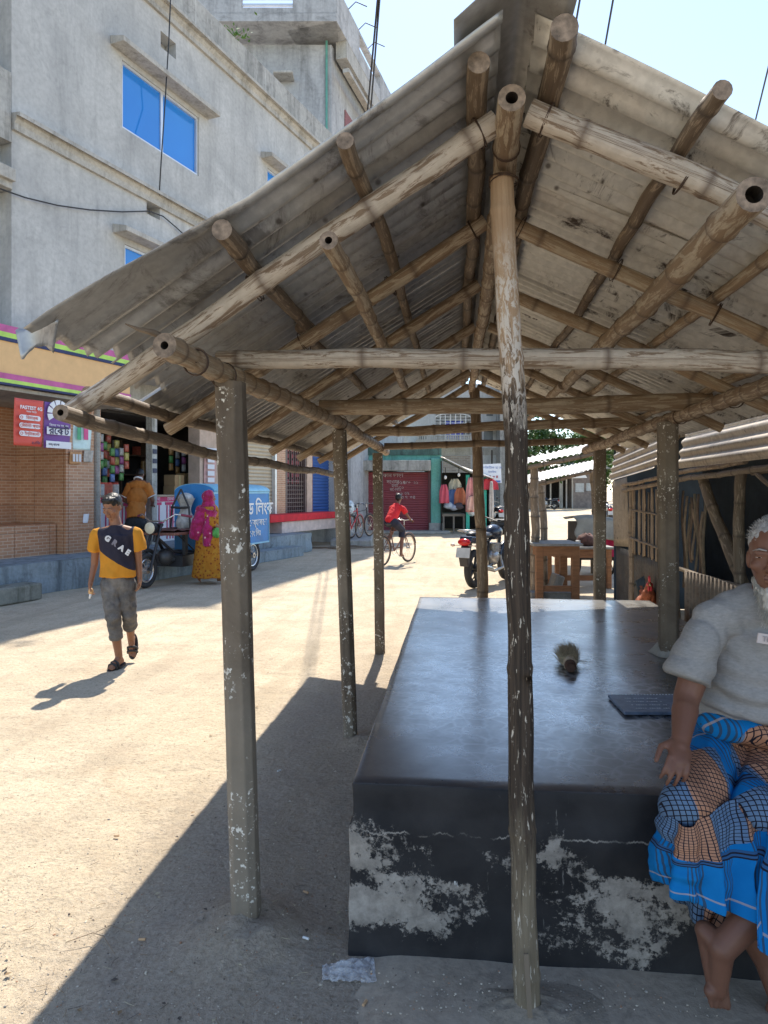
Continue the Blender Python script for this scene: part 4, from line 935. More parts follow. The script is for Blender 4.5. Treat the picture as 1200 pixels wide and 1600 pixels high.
for k in range(8):
    px = 680+k*8; mb.b2(x_(px)-0.02, x_(px)+0.02, 0.05, 0.09, z_(690), z_(646))
for k in range(9): mb.b2(x_(680), x_(736), 0.04, 0.08, z_(690)+k*0.14+0.02, z_(690)+k*0.14+0.045)
for i in range(12):
    a0, a1 = pi*i/12, pi*(i+1)/12; c = x_(708); mb.beam((c-cos(a0)*0.82, 0.03, z_(652)+sin(a0)*0.18), (c-cos(a1)*0.82, 0.03, z_(652)+sin(a1)*0.18), 0.03, 0.04)
mb.build('balcony_grille', P('white_grille', (0.62, 0.62, 0.60), 0.6), bb)
mb = MB(); mb.b2(x_(697), x_(725), 0.3, 0.34, z_(690), z_(657)); mb.build('blue_curtain', P('blue_curtain', (0.10, 0.13, 0.55), 0.8, var=0.5, scale=8), bb)
BRK = Mt('dull_brick', 0.9); b_ = BRK.n('ShaderNodeTexBrick'); b_.inputs['Scale'].default_value = 1; b_.inputs['Brick Width'].default_value = 0.25; b_.inputs['Row Height'].default_value = 0.08; b_.inputs['Mortar Size'].default_value = 0.008
b_.inputs['Color1'].default_value = (0.24, 0.20, 0.17, 1); b_.inputs['Color2'].default_value = (0.33, 0.28, 0.23, 1); b_.inputs['Mortar'].default_value = (0.38, 0.36, 0.33, 1); s_ = BRK.sep(BRK.co()); BRK.l(BRK.comb(BRK.math('ADD', s_[0], s_[1]), s_[2]), b_.inputs['Vector']); BRK.col(b_.outputs['Color']); BRK = BRK.m
mb = MB(); mb.b2(x_(692), x_(735), -0.06, -0.002, z_(745), z_(712)); mb.build('brick_panel', BRK, bb)
mb = MB(); mb.b2(x_(775), x_(790), -1.2, 0, 0, z_(600)); mb.b2(x_(760), x_(800), -0.9, -0.01, z_(672), z_(668)); mb.build('stair_tower', m_plaster('dark_stained_wall', (0.26, 0.26, 0.25), (0.40, 0.40, 0.38), (0.06, 0.06, 0.06), 1, 0.9), bb)
for a, b, c, d in ((742, 752, 690, 664), (756, 770, 690, 664), (760, 770, 650, 630), (655, 668, 690, 668)):
    mb = MB(); mb.b2(x_(a), x_(b), -0.03, -0.003, z_(c), z_(d)); mb.build('window', P('dark_window', (0.05, 0.06, 0.07), 0.3), bb)

# white signboard
sg = cam_rot_thing('signboard', 'white signboard with blue lettering above the clothes stall', 'sign', 769, 27.0, z=EYE+(HZ-740)/F*27); 
R_ = Matrix.Rotation(radians(-3), 3, 'Y')
mb = MB(); mb.box((0, 0, 0), (0.68, 0.06, 0.74), R=R_); mb.build('board', P('sign_white', (0.68, 0.72, 0.78), 0.5, var=0.06), sg); BLU = P('sign_blue', (0.08, 0.16, 0.42), 0.6)
text('lettering', 'ডিজিটাল হোম', 0.12, (0, -0.035, 0.22), (1, 0, 0), (0, 0, 1), BLU, sg); text('lettering', 'টেলিকম', 0.09, (0, -0.035, 0.06), (1, 0, 0), (0, 0, 1), BLU, sg)
mb = MB(); mb.box((0, -0.034, -0.30), (0.62, 0.006, 0.08)); mb.build('blue_strip', BLU, sg)
mb = MB()
for i, x in enumerate((-0.2, -0.08, 0.06, 0.18)): mb.box((x, -0.034, -0.12), (0.07, 0.006, 0.09 if i % 2 else 0.05))
mb.build('icons', P('sign_icons', (0.4, 0.12, 0.14), 0.6), sg); mb = MB(); mb.box((0, 0.06, 0.2), (0.05, 0.04, 1.4)); mb.build('bracket', DARKHOLE, sg)

# distant shop across the open ground on the right
fs_ = cam_rot_thing('far_shophouse', 'low brick and tin shophouse far across the sunny yard with white canopy', 'shop', 870, 62.0); k_ = 62.0/F
def x_(px): return (px-870)*k_
def z_(py): return max(0, EYE+(HZ-py)*k_)
mb = MB(); mb.b2(x_(894), x_(945), 0, 6, 0, z_(735)); mb.b2(x_(820), x_(853), 0, 6, 0, z_(735)); mb.build('wall', P('distant_brick', (0.24, 0.20, 0.18), 0.9, var=0.3, scale=3), fs_)
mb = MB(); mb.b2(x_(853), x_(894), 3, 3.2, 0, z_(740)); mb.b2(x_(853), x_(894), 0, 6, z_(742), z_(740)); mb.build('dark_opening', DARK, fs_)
mb = MB(); mb.prism([(x_(858), z_(748)), (x_(896), z_(748)), (x_(890), z_(739)), (x_(864), z_(739))], (0, -2.2, 0), (1, 0, 0), (0, 0, 1), 2.0); mb.build('white_canopy', WHT, fs_)
mb = MB()
for px in (853, 877, 886): mb.b2(x_(px)-0.05, x_(px)+0.05, -1.8, -1.7, 0, z_(748))
mb.b2(x_(874), x_(879), -0.1, 0.1, 0, z_(748)); mb.build('pillar', CORN, fs_)
for a, b, c, d in ((899, 912, 769, 755), (916, 924, 767, 755)):
    mb = MB(); mb.b2(x_(a), x_(b), -0.05, -0.003, z_(c), z_(d)); mb.build('window', P('pale_window', (0.5, 0.52, 0.52), 0.5), fs_)
mb = MB(); mb.grid(lambda u, v: V((x_(815)+(x_(950)-x_(815))*u, -1+7*v, z_(733)+1.2*v)), 30, 4); mb.build('tin_roof', TINB, fs_, solid=0.04)

# ---------------------------------------------------------------- trees
def m_leaf(name, a, b):
    m = Mt(name, 0.55, 0, 0.3); m.b.inputs['Subsurface Weight'].default_value = 0.0
    m.col(m.mix(m.ramp(m.noise(m.co(), 1.3, 4), [(0.35, 0.0), (0.65, 1.0)]), a, b)); return m.m
LF = [m_leaf('foliage_dark', (0.025, 0.06, 0.015), (0.06, 0.12, 0.025)), m_leaf('foliage_mid', (0.05, 0.11, 0.02), (0.11, 0.19, 0.035)), m_leaf('foliage_pale', (0.09, 0.16, 0.03), (0.16, 0.25, 0.05))]
TRK = P('tree_bark', (0.16, 0.12, 0.085), 0.9, var=0.4, scale=8)
def tree(px, d, h, r, lab, leaf, seed, n=5200, lf=0.36, trunk_h=0.4):
    p = C2W((px-600)/F*d, d, 0); t = thing('tree', lab, 'tree', p, group='trees beyond the market'); rr = random.Random(seed)
    mb = MB(); mb.tube([(0, 0, -0.1), (0.1, 0, h*trunk_h*0.6), (-0.05, 0.1, h*trunk_h), (0.1, 0, h*0.75)], [0.22, 0.17, 0.13, 0.05], 10)
    cl = []
    for k in range(16):
        a = rr.uniform(0, 2*pi); q = rr.uniform(0.25, 0.95)*r; z = h*rr.uniform(trunk_h, 0.93); sc_ = 1-0.5*abs(z/h-0.65)*2
        c = V((cos(a)*q*sc_, sin(a)*q*sc_, z)); cl.append((c, rr.uniform(0.25, 0.48)*r))
        mb.tube([(0, 0, h*trunk_h*rr.uniform(0.6, 1)), c*0.55+V((0, 0, h*0.2)), c], [0.09, 0.05, 0.02], 6)
    mb.build('trunk', TRK, t); mb = MB()
    for k in range(n):
        c, cr = rr.choice(cl); v = V((rr.gauss(0, 1), rr.gauss(0, 1), rr.gauss(0, 1))).normalized()*cr*rr.uniform(0.55, 1.1)**0.7; c = c+v*V((1, 1, 0.75)).x
        a = V((rr.uniform(-1, 1), rr.uniform(-1, 1), rr.uniform(-1, 0.3))).normalized(); b = a.cross(V((rr.random()-.5, rr.random()-.5, rr.random()))).normalized(); l = lf*rr.uniform(0.6, 1.3)
        mb.add([c, c+a*l*0.5+b*l*0.3, c+a*l, c+a*l*0.5-b*l*0.3], [(0, 1, 2, 3)])
    mb.build('crown', leaf, t, fix=False)
tree(828, 58, 7.2, 3.0, 'dark rounded tree behind the awnings, leftmost of the row', LF[0], 1)
tree(868, 74, 6.4, 3.2, 'pale sunlit tree low behind the far shophouse roof', LF[2], 2)
tree(905, 66, 6.8, 3.2, 'mid green tree behind the yard near the shelter post', LF[1], 3)
tree(795, 80, 9.0, 4.2, 'broad dark tree far behind the signboard', LF[0], 4)
tree(945, 85, 10.0, 5.0, 'large dark tree mostly hidden by the tin shack', LF[0], 5)
tree(1010, 60, 9.0, 4.5, 'mid green tree standing behind the tin shack roof', LF[1], 6)

# ---------------------------------------------------------------- overhead cables and distant line
BLKW = P('black_cable', (0.02, 0.02, 0.022), 0.5)
def cable(p, q, lab, r=0.012, sag=0.25, n=24, grp='cables strung over the street'):
    p, q = V(p), V(q); mb = MB(); mb.tube([p.lerp(q, i/n)-V((0, 0, sag*4*(i/n)*(1-i/n))) for i in range(n+1)], r, 6)
    o = mb.build('overhead_cable', BLKW); tag(o, lab, 'cable', grp)
def ext(a, b, t0, t1): return a.lerp(b, t0), a.lerp(b, t1)
for (a, b, lab) in (((590, 0), (573, 188), 'black overhead cable passing before the tall building, left of the pair'), ((593, 0), (578, 190), 'black overhead cable passing before the tall building, right of the pair'), ((894, 0), (888, 48), 'overhead cable above the ridge, nearest the ridge'), ((906, 0), (897, 52), 'overhead cable above the ridge, middle of three'), ((958, 0), (945, 74), 'overhead cable above the ridge, farthest right of three'), ((1202, 100), (1178, 198), 'overhead cable crossing the sky at the right edge')):
    z = 6.5; A = W(a[0], a[1], (z-EYE)*F/(HZ-a[1])); B = W(b[0], b[1], (z-EYE)*F/(HZ-b[1])); p, q = ext(A, B, -1.5, 8 if a[0] < 700 else 6)
    cable(p, q, lab, 0.011, 0.0)
def fc(px, py, w=BW1-0.05): u, z = FL(px, py, w); return BP(u, w, z)
mb = MB(); mb.tube([fc(268, -40, BW1-0.32), fc(264, 60, BW1-0.3), fc(258, 160, BW1-0.2), fc(252, 250, BW1-0.36), fc(248, 318, BW1-0.02)], 0.012, 5); tag(mb.build('wall_cable', BLKW), 'black cable hanging down the plastered wall past the large blue window', 'cable', 'cables on the plastered wall')
mb = MB(); pp = [(-30, 285), (0, 295), (40, 309), (90, 321), (140, 328), (190, 331), (232, 330), (255, 338), (275, 355), (300, 378)]
mb.tube([fc(x, y, BW1-0.06) for x, y in pp], 0.012, 5); tag(mb.build('wall_cable', BLKW), 'black cable sagging sideways across the lower plastered wall', 'cable', 'cables on the plastered wall')
def bn(s):
    out = []
    for ch in s:
        if ch in 'িেৈ' and out: out.insert(len(out)-1, ch)
        else: out.append(ch)
    return ''.join(out)
# ---------------------------------------------------------------- tin and bamboo shack on the right
sk = thing('tin_shack', 'dark tin and bamboo shack along the right side of the platform', 'shack', (2.2, 6.0, 0))
def corr(name, fn, L, n_along, mat, pitch=0.07, amp=0.009, keep=None):
    # fn(u, v) -> point, waves across v (length L)
    nv = int(L/pitch*8); mb = MB()
    def f2(u, v):
        p = fn(u, v); e = 1e-3; a = fn(min(1, u+e), v)-fn(max(0, u-e), v); b = fn(u, min(1, v+e))-fn(u, max(0, v-e)); n = a.cross(b).normalized()
        return p+n*amp*sin(2*pi*v*L/pitch)
    mb.grid(f2, n_along, nv)
    if keep:
        idx = [k for k, f in enumerate(mb.f) if keep(k//nv/(n_along), (k % nv)/nv)]
        for at in ('f', 'mi', 'sm', 'uv'): setattr(mb, at, [getattr(mb, at)[k] for k in idx])
    return mb.build(name, mat, sk, True, solid=0.0016)
def quad(a, b, c, d): return lambda u, v: (a.lerp(b, u)).lerp(d.lerp(c, u), v)
A = [V((1.78, 8.3, 1.95)), V((1.80, 6.45, 2.06)), V((1.70, 6.2, 1.70)), V((1.70, 8.3, 1.60))]
corr('valance_sheet', quad(*A), 0.40, 40, TINV, 0.085, 0.012, keep=lambda u, v: u < 0.965-0.05*v+0.025*(1 if int(v*9) % 2 else -1))
A = [V((1.80, 5.9, 1.95)), V((1.85, 1.5, 1.96)), V((1.76, 1.5, 1.70)), V((1.74, 5.9, 1.68))]
corr('valance_sheet', quad(*A), 0.28, 60, TINV, 0.085, 0.012)
A = [V((1.86, 1.4, 2.02)), V((1.86, 9.4, 2.02)), V((4.6, 9.4, 2.5)), V((4.6, 1.4, 2.5))]
mbk = MB(); mbk.grid(lambda u, v: quad(*A)(u, v)+V((0, 0, 0.01*sin(u*700))), 300, 4); mbk.build('roof', TINV, sk, True, solid=0.004)
TARP = Mt('dark_blue_tarp', 0.75, 0, 0.3); _c = TARP.co(); TARP.col(TARP.ramp(TARP.noise(_c, 1.6, 7, 0.65, 0.8), [(0.3, (0.020, 0.024, 0.032)), (0.7, (0.05, 0.07, 0.09))])); TARP.bump(TARP.noise(TARP.co(scale=(1, 1, 0.3)), 4, 5), 0.8, 0.03); TARP = TARP.m
mb = MB(); mb.grid(lambda u, v: V((2.75+0.05*sin(u*17)+0.04*noise.noise(V((u*9, v*3, 0))), 1.2+7.0*u, 2.12*v)), 60, 10); mb.grid(lambda u, v: V((1.98+2.4*u, 9.35, 2.3*v)), 12, 8); mb.build('tarpaulin_wall', TARP, sk, True, solid=0.004)
mb = MB(); mb.grid(lambda u, v: V((2.45+0.02*sin(u*9), 5.15+0.5*u*(1-0.5*v), 0.85+0.8*(1-v))), 12, 8); mb.build('grey_tarp_strip', P('grey_tarp', (0.18, 0.18, 0.16), 0.8), sk, True, solid=0.003)
for i, (a, b, r) in enumerate(((V((1.98, 5.2, 0)), V((1.97, 5.22, 1.64)), 0.042), (V((2.02, 4.95, 0.45)), V((1.98, 6.0, 1.60)), 0.046), (V((1.99, 2.9, 0)), V((1.98, 2.9, 1.66)), 0.045), (V((2.05, 4.2, 1.30)), V((2.0, 5.05, 1.62)), 0.018), (V((1.99, 8.4, 0)), V((1.98, 8.4, 1.6)), 0.04), (V((1.99, 6.75, 0)), V((1.98, 6.75, 1.62)), 0.035))):
    pole('post', [a, a.lerp(b, 0.5)+V((0, 0.03, 0)), b], r, r*0.85, BAMW, sk, seed=200+i, bulge=0.1, wob=0.012)
pole('rail', [V((1.93, 8.6, 1.50)), V((1.93, 6.3, 1.61)), V((1.94, 3.4, 1.68)), V((1.94, 1.6, 1.70))], 0.022, 0.024, BAMW, sk, seed=211)
pole('rail', [V((1.92, 8.6, 1.56)), V((1.92, 6.3, 1.67)), V((1.93, 5.0, 1.69))], 0.018, 0.020, BAM, sk, seed=212)
pole('rail', [V((2.0, 5.1, 1.62)), V((2.35, 3.0, 1.72))], 0.014, 0.016, BAMW, sk, seed=213)
rr = random.Random(31)
for i in range(15):
    y = 8.35-i*0.085+rr.uniform(-.02, .02); x = 1.99+rr.uniform(-.02, .02)
    mb = MB(); h0 = 0.80+rr.uniform(-.03, .03); h1 = 1.50+rr.uniform(-.05, .12)
    mb.grid(lambda u, v: V((x+0.006*noise.noise(V((v*5, i, 0))), y+(u-0.5)*0.055+0.01*noise.noise(V((v*3, i, 3))), h0+(h1-h0)*v)), 2, 12); mb.build('bamboo_slat', BAMW if i % 3 else BAM, sk, True, solid=0.008)
for z in (0.95, 1.28): pole('slat_batten', [V((1.965, 8.45, z+0.02)), V((1.965, 7.05, z-0.02))], 0.012, 0.012, BAMW, sk, seed=230+int(z*10))
DKT = m_tin('dark_wall_tin', (0.06, 0.058, 0.056), (0.13, 0.12, 0.11), 0.7, 0.3, 0.6)
corr('wall_tin', quad(V((2.0, 9.3, 0)), V((2.0, 9.3, 0.80)), V((2.0, 7.0, 0.80)), V((2.0, 7.0, 0))), 2.3, 8, DKT)
corr('wall_tin', quad(V((1.97, 9.3, 0.80)), V((1.95, 9.3, 1.62)), V((1.95, 8.5, 1.66)), V((1.97, 8.5, 0.85))), 0.8, 8, m_tin('buff_tin', (0.30, 0.245, 0.18), (0.42, 0.35, 0.26), 0.4), 0.08)
corr('hanging_tin', quad(V((1.96, 7.0, 0.62)), V((1.96, 7.05, 1.52)), V((1.99, 6.82, 1.50)), V((2.0, 6.72, 0.95))), 0.25, 10, TINV)
for i in range(9):
    y = 6.72-i*0.07; mb = MB(); z0 = rr.uniform(0.55, 0.9); z1 = rr.uniform(1.3, 1.52)
    mb.grid(lambda u, v: V((2.04+0.015*sin(v*6+i), y+(u-0.5)*0.06+0.012*sin(v*5+i), z0+(z1-z0)*v)), 2, 10); mb.build('hanging_rag', P('rag%d' % (i % 3), ((0.10, 0.07, 0.05), (0.18, 0.14, 0.10), (0.12, 0.10, 0.07))[i % 3], 0.9, var=0.4, scale=20), sk, True, solid=0.004)
fc_ = thing('tin_fence', 'low rusty corrugated tin fence with a bright cut top edge', 'fence', (1.9, 4.8, 0))
RST = m_tin('rusty_fence_tin', (0.16, 0.125, 0.10), (0.29, 0.24, 0.195), 0.6, 0.2, 0.65, 0.6)
mb = MB(); L = 3.6; nv = int(L/0.076*8)
mb.grid(lambda u, v: V((1.86+0.008*sin(2*pi*v*L/0.076)+0.02*sin(v*5), 6.1-L*v, 0.84*u+0.02*sin(v*9)*u)), 8, nv); mb.build('tin_sheet', RST, fc_, True, solid=0.0016)
pole('top_rail', [V((1.90, 6.35, 0.83)), V((1.90, 2.8, 0.85))], 0.02, 0.02, BAMW, fc_, seed=240)

# rooster beside the fence
RF = P('russet_feathers', (0.30, 0.085, 0.035), 0.75, var=0.4, scale=40); CMB = P('red_comb', (0.60, 0.04, 0.06), 0.5)

# ---------------------------------------------------------------- awnings behind the platform
def awning(lab, c0, c1, c2, c3, posts, seed):
    base = (c0+c2)/2; t = thing('tin_awning', lab, 'awning', (base.x, base.y, 0), group='tin awnings over the wooden tables')
    L = (c1-c0).length; nu = int(L/0.076*6); mb = MB()
    mb.grid(lambda u, v: c0.lerp(c1, u).lerp(c3.lerp(c2, u), v)+V((0, 0, 0.010*sin(2*pi*u*L/0.076)+0.012*noise.noise(V((u*4, v*3, seed))))), nu, 12); mb.build('tin_roof', TINB, t, True, solid=0.003)
    pole('front_purlin', [c0+V((0.05, 0.05, -0.05)), c1+V((-0.05, 0.05, -0.05))], 0.03, 0.03, BAMD, t, seed=seed)
    pole('rear_purlin', [c3+V((0.05, -0.05, -0.05)), c2+V((-0.05, -0.05, -0.05))], 0.03, 0.03, BAMD, t, seed=seed+1)
    for i, (p, q, r) in enumerate(posts): pole('post', [p, p.lerp(q, 0.5)+V((0.02, 0, 0)), q], r, r*0.9, BAMW, t, seed=seed+3+i, wob=0.014)
def gp(px, d, z=0): return C2W((px-600)/F*d, d, z)
awning('nearer tin awning on bamboo posts above the wooden table behind the platform', W(818, 725, 9.6), W(940, 702, 9.3), W(935, 690, 11.6), W(822, 716, 12.0), [(gp(835, 10.1), W(834, 728, 9.9), 0.062), (gp(849, 10.5), W(846, 760, 10.4), 0.055), (gp(985, 9.8), W(985, 705, 9.8), 0.05)], 300)
awning('farther sunlit tin awning sloping down behind the nearer bamboo post', W(812, 758, 12.6), W(945, 729, 12.3), W(940, 716, 15.5), W(815, 744, 16.0), [(gp(928, 13.0), W(927, 738, 13.0), 0.06), (gp(822, 14), W(822, 758, 14), 0.05)], 320)
WOOD = Mt('table_wood', 0.6, 0, 0.4); _c = WOOD.co(scale=(2, 14, 14)); WOOD.col(WOOD.ramp(WOOD.noise(_c, 2, 6, 0.6, 0.6), [(0.3, (0.17, 0.075, 0.035)), (0.7, (0.32, 0.155, 0.07))])); WOOD = WOOD.m
GREYP = P('grey_plank_top', (0.22, 0.215, 0.20), 0.7, var=0.3, scale=14)
def wtable(lab, px0, px1, d, ztop, depth, leg=0.10):
    a, b = gp(px0, d), gp(px1, d); w = (b-a).length; t = thing('wooden_table', lab, 'table', ((a.x+b.x)/2, (a.y+b.y)/2, 0), TH, 'wooden tables behind the platform')
    mb = MB()
    for k in range(3): mb.b2(-w/2-0.04, w/2+0.04, -0.03+depth*k/3, depth*(k+1)/3-0.008, ztop-0.035, ztop)
    mb.build('table_top', GREYP, t, bevel=0.004)
    for bx_ in ((-w/2+leg, w/2-leg, 0.003, 0.03, ztop-0.17, ztop-0.036), (-w/2+leg, w/2-leg, depth-0.06, depth-0.03, ztop-0.17, ztop-0.036), (-w/2+0.01, -w/2+0.04, leg, depth-leg, ztop-0.17, ztop-0.036), (w/2-0.04, w/2-0.01, leg, depth-leg, ztop-0.17, ztop-0.036)):
        mb = MB(); mb.b2(*bx_); mb.build('table_rail', WOOD, t)
    mb = MB(); mb.b2(-w/2+leg, w/2-leg, 0.02, 0.06, 0.12, 0.20); mb.build('stretcher', WOOD, t)
    for x in (-w/2, w/2-leg):
        for y in (0, depth-leg):
            mb = MB(); mb.b2(x, x+leg, y, y+leg, 0, ztop-0.036); mb.build('leg', WOOD, t, bevel=0.006)
    return t
wtable('larger wooden table with grey plank top, nearest the bamboo awning post', 838, 906, 9.7, 0.78, 0.75)
wtable('lower wooden table with plank top standing behind the concrete shelter post', 868, 956, 10.9, 0.64, 0.6, 0.07)
# block, bricks and slab under the awning
t = thing('concrete_block', 'small pale concrete block leaning under the nearer wooden table', 'block', gp(868, 10.4), TH); mb = MB(); mb.box((0, 0, 0.14), (0.14, 0.3, 0.28), R=Matrix.Rotation(0.3, 3, 'Y')); mb.build('block', CONC, t, bevel=0.02)
t = thing('plank', 'pale weathered plank lying on the ground between the awning posts', 'plank', gp(855, 9.9), TH); mb = MB(); mb.b2(-0.25, 0.35, -0.12, 0.12, 0.0, 0.10); mb.build('plank', GREYP, t, bevel=0.01)
t = thing('covered_cart', 'handcart covered by a grey tarpaulin over a crimson cloth behind the tables', 'cart', gp(936, 12.3), TH)
mb = MB(); mb.grid(lambda u, v: V((-0.42+0.86*u+0.03*sin(v*7), -0.02-0.10*v+0.03*sin(u*12)*v, 1.02-0.36*v+0.03*sin(u*5))), 20, 8); mb.grid(lambda u, v: V((-0.42+0.86*u, 0.8*v, 1.02+0.03*sin(u*5)+0.03*sin(v*6))), 20, 8); mb.build('grey_cover', P('grey_canvas', (0.27, 0.265, 0.23), 0.9, var=0.2), t, solid=0.01)
mb = MB(); mb.grid(lambda u, v: V((-0.36+0.74*u, -0.01+0.03*sin(u*20+v), 0.78-0.42*v)), 26, 8); mb.build('crimson_cloth', P('crimson_cloth', (0.40, 0.015, 0.07), 0.85, var=0.3, scale=9), t, solid=0.01)
mb = MB(); mb.b2(-0.36, 0.38, 0.03, 0.7, 0.3, 0.95); mb.b2(-0.38, -0.355, 0.0, 0.7, 0.4, 0.62); mb.build('cart_body', DARK, t)
for x in (-0.3, 0.3):
    mb = MB(); mb.torus((x, 0.35, 0.28), (1, 0, 0), 0.26, 0.022); mb.torus((x, 0.35, 0.28), (1, 0, 0), 0.04, 0.03, 12)
    for k in range(8): mb.beam((x, 0.35, 0.28), (x, 0.35+0.25*cos(k*pi/4), 0.28+0.25*sin(k*pi/4)), 0.01, 0.01)
    mb.build('wheel', DARKHOLE, t)
t = thing('rag_pile', 'dark pile of rags and a pale cup on the lower wooden table', 'rags', gp(918, 10.95, 0.64)); mb = MB()
mb.grid(lambda u, v: V((0.14*cos(2*pi*u)*sin(pi*v), 0.12*sin(2*pi*u)*sin(pi*v)+0.15, 0.09+0.10*cos(pi*v)))*1.0+V((0.03*noise.noise(V((u*6, v*6, 0))), 0, 0.04*noise.noise(V((u*6, v*6, 4))))), 20, 12); mb.build('rags', P('brown_rag', (0.12, 0.06, 0.05), 0.9, var=0.5, scale=20), t)
mb = MB(); mb.tube([(-0.12, 0.1, 0.0), (-0.12, 0.1, 0.09)], [0.035, 0.045], 14); mb.build('cup', WHT, t)

# ---------------------------------------------------------------- bicycles
BK = P('black_enamel', (0.025, 0.025, 0.028), 0.4); RUB = P('tyre_rubber', (0.035, 0.033, 0.032), 0.8); CHR = P('chrome', (0.6, 0.6, 0.6), 0.25, 0.9, 0.05); RUS = P('rusty_rim', (0.32, 0.22, 0.15), 0.5, 0.4)
def wheel(name, c, R, r, parent, tyre=RUB, rim=RUS, spokes=20, hubr=0.025):
    t = MB().torus(c, (0, 1, 0), R-r, r, 36, 8).build(name, tyre, parent)
    MB().torus(c, (0, 1, 0), R-2.4*r, r*0.6, 36, 6).build('rim', rim, t)
    mb = MB(); c = V(c)
    for k in range(spokes):
        a = 2*pi*k/spokes; s = 0.025 if k % 2 else -0.025
        mb.beam(c+V((0, s, 0)), c+V((cos(a), 0, sin(a)))*(R-2.5*r), 0.0028, 0.0028)
    mb.cone(c-V((0, 0.045, 0)), c+V((0, 0.045, 0)), hubr, hubr, 10); mb.build('spokes', CHR, t); return t
def bicycle(lab, loc, rz, s=1.0, frame_m=BK, group='bicycles in the street'):
    t = thing('bicycle', lab, 'bicycle', loc, rz, group, s)
    wheel('wheel', (-0.52, 0, 0.33), 0.33, 0.019, t); wheel('wheel', (0.55, 0, 0.33), 0.33, 0.019, t)
    bb_, st_, hd, hd2, ra, fa = V((-0.05, 0, 0.30)), V((-0.22, 0, 0.78)), V((0.36, 0, 0.82)), V((0.40, 0, 0.66)), V((-0.52, 0, 0.33)), V((0.55, 0, 0.33))
    mb = MB()
    for a, b, r in ((bb_, st_, 0.015), (st_+V((0, 0, -0.05)), hd+V((0, 0, -0.03)), 0.014), (bb_, hd2, 0.016), (hd+V((0, 0, 0.04)), hd2, 0.018)): mb.tube([a, b], r, 10)
    for sy in (-0.04, 0.04):
        o_ = V((0, sy, 0)); mb.tube([bb_, ra+o_], 0.009, 8); mb.tube([st_+V((0, 0, -0.06)), ra+o_], 0.008, 8); mb.tube([hd2, fa+o_], 0.010, 8)
    mb.build('frame', frame_m, t)
    mb = MB(); mb.tube([hd+V((0, 0, 0.02)), hd+V((0.0, 0, 0.14))], 0.012, 8); mb.tube([hd+V((-0.12, -0.26, 0.13)), hd+V((0.02, -0.2, 0.17)), hd+V((0.06, 0, 0.14)), hd+V((0.02, 0.2, 0.17)), hd+V((-0.12, 0.26, 0.13))], 0.010, 8)
    hb = mb.build('handlebar', CHR, t)
    for sy in (-1, 1): MB().tube([hd+V((-0.02, sy*0.22, 0.16)), hd+V((-0.13, sy*0.265, 0.13))], 0.015, 8).build('grip', BK, hb)
    mb = MB(); mb.ell(st_+V((-0.03, 0, 0.13)), (0.13, 0.085, 0.035), 14, 8); mb.tube([st_, st_+V((0, 0, 0.12))], 0.012, 8); mb.build('saddle', BK, t)
    mb = MB(); mb.torus(bb_, (0, 1, 0), 0.09, 0.005, 24, 6); mb.tube([bb_+V((0, -0.05, 0)), bb_+V((0.1, -0.07, -0.13)), bb_+V((0.1, -0.16, -0.13))], 0.008, 6); mb.tube([bb_+V((0, 0.05, 0)), bb_+V((-0.1, 0.07, 0.13)), bb_+V((-0.1, 0.16, 0.13))], 0.008, 6); mb.build('crankset', CHR, t)
    for c in (ra, fa):
        mb = MB(); mb.tube([c+V((cos(a), 0, sin(a)))*0.352 for a in [radians(q) for q in range(15 if c is fa else 0, 170, 12)]], 0.011, 6); mb.build('mudguard', frame_m, t)
    mb = MB(); mb.b2(-0.72, -0.32, -0.06, 0.06, 0.70, 0.715); mb.tube([(-0.66, 0.05, 0.70), (-0.52, 0.05, 0.33)], 0.006, 6); mb.tube([(-0.66, -0.05, 0.70), (-0.52, -0.05, 0.33)], 0.006, 6); mb.build('rack', BK, t)
    return t
# ridden bicycle
fw_, rw_ = gp(640, 15.0), gp(600, 14.2)
ride = gp(618, 14.55); ride_rz = atan2((gp(641, 14.95)-gp(600, 14.1)).y, (gp(641, 14.95)-gp(600, 14.1)).x)
bicycle('brown single speed bicycle ridden across the sandy street by the boy in red', ride, ride_rz, 0.92, P('brown_frame', (0.16, 0.07, 0.05), 0.5))
p = gp(563, 20.5); bicycle('black bicycle leaning beside the teal wall, wheel toward the maroon shutter', (p.x, p.y, 0.16), TH+radians(62), 1.0, BK)
p = gp(550, 19.6); bicycle('red framed bicycle parked left of the black one, half behind the concrete post', (p.x, p.y, 0.16), TH+radians(70), 1.0, P('red_frame', (0.45, 0.03, 0.03), 0.45))
t = cam_rot_thing('bike_kerb', 'grey cement kerb block under the two parked bicycles', 'kerb', 560, 19.4); mb = MB(); mb.b2(-0.75, 0.35, -0.2, 3.0, 0, 0.16); mb.build('kerb_block', CONC, t, bevel=0.02)
t = thing('blue_bundle', 'white and blue patterned bundle on the red bicycle', 'bundle', gp(547, 19.5, 1.0)); mb = MB(); mb.ell((0, 0, 0.05), (0.12, 0.12, 0.19), 14, 10); mb.build('bundle', P('white_blue_cloth', (0.55, 0.62, 0.75), 0.9, var=0.6, scale=22), t)
rr = random.Random(77)
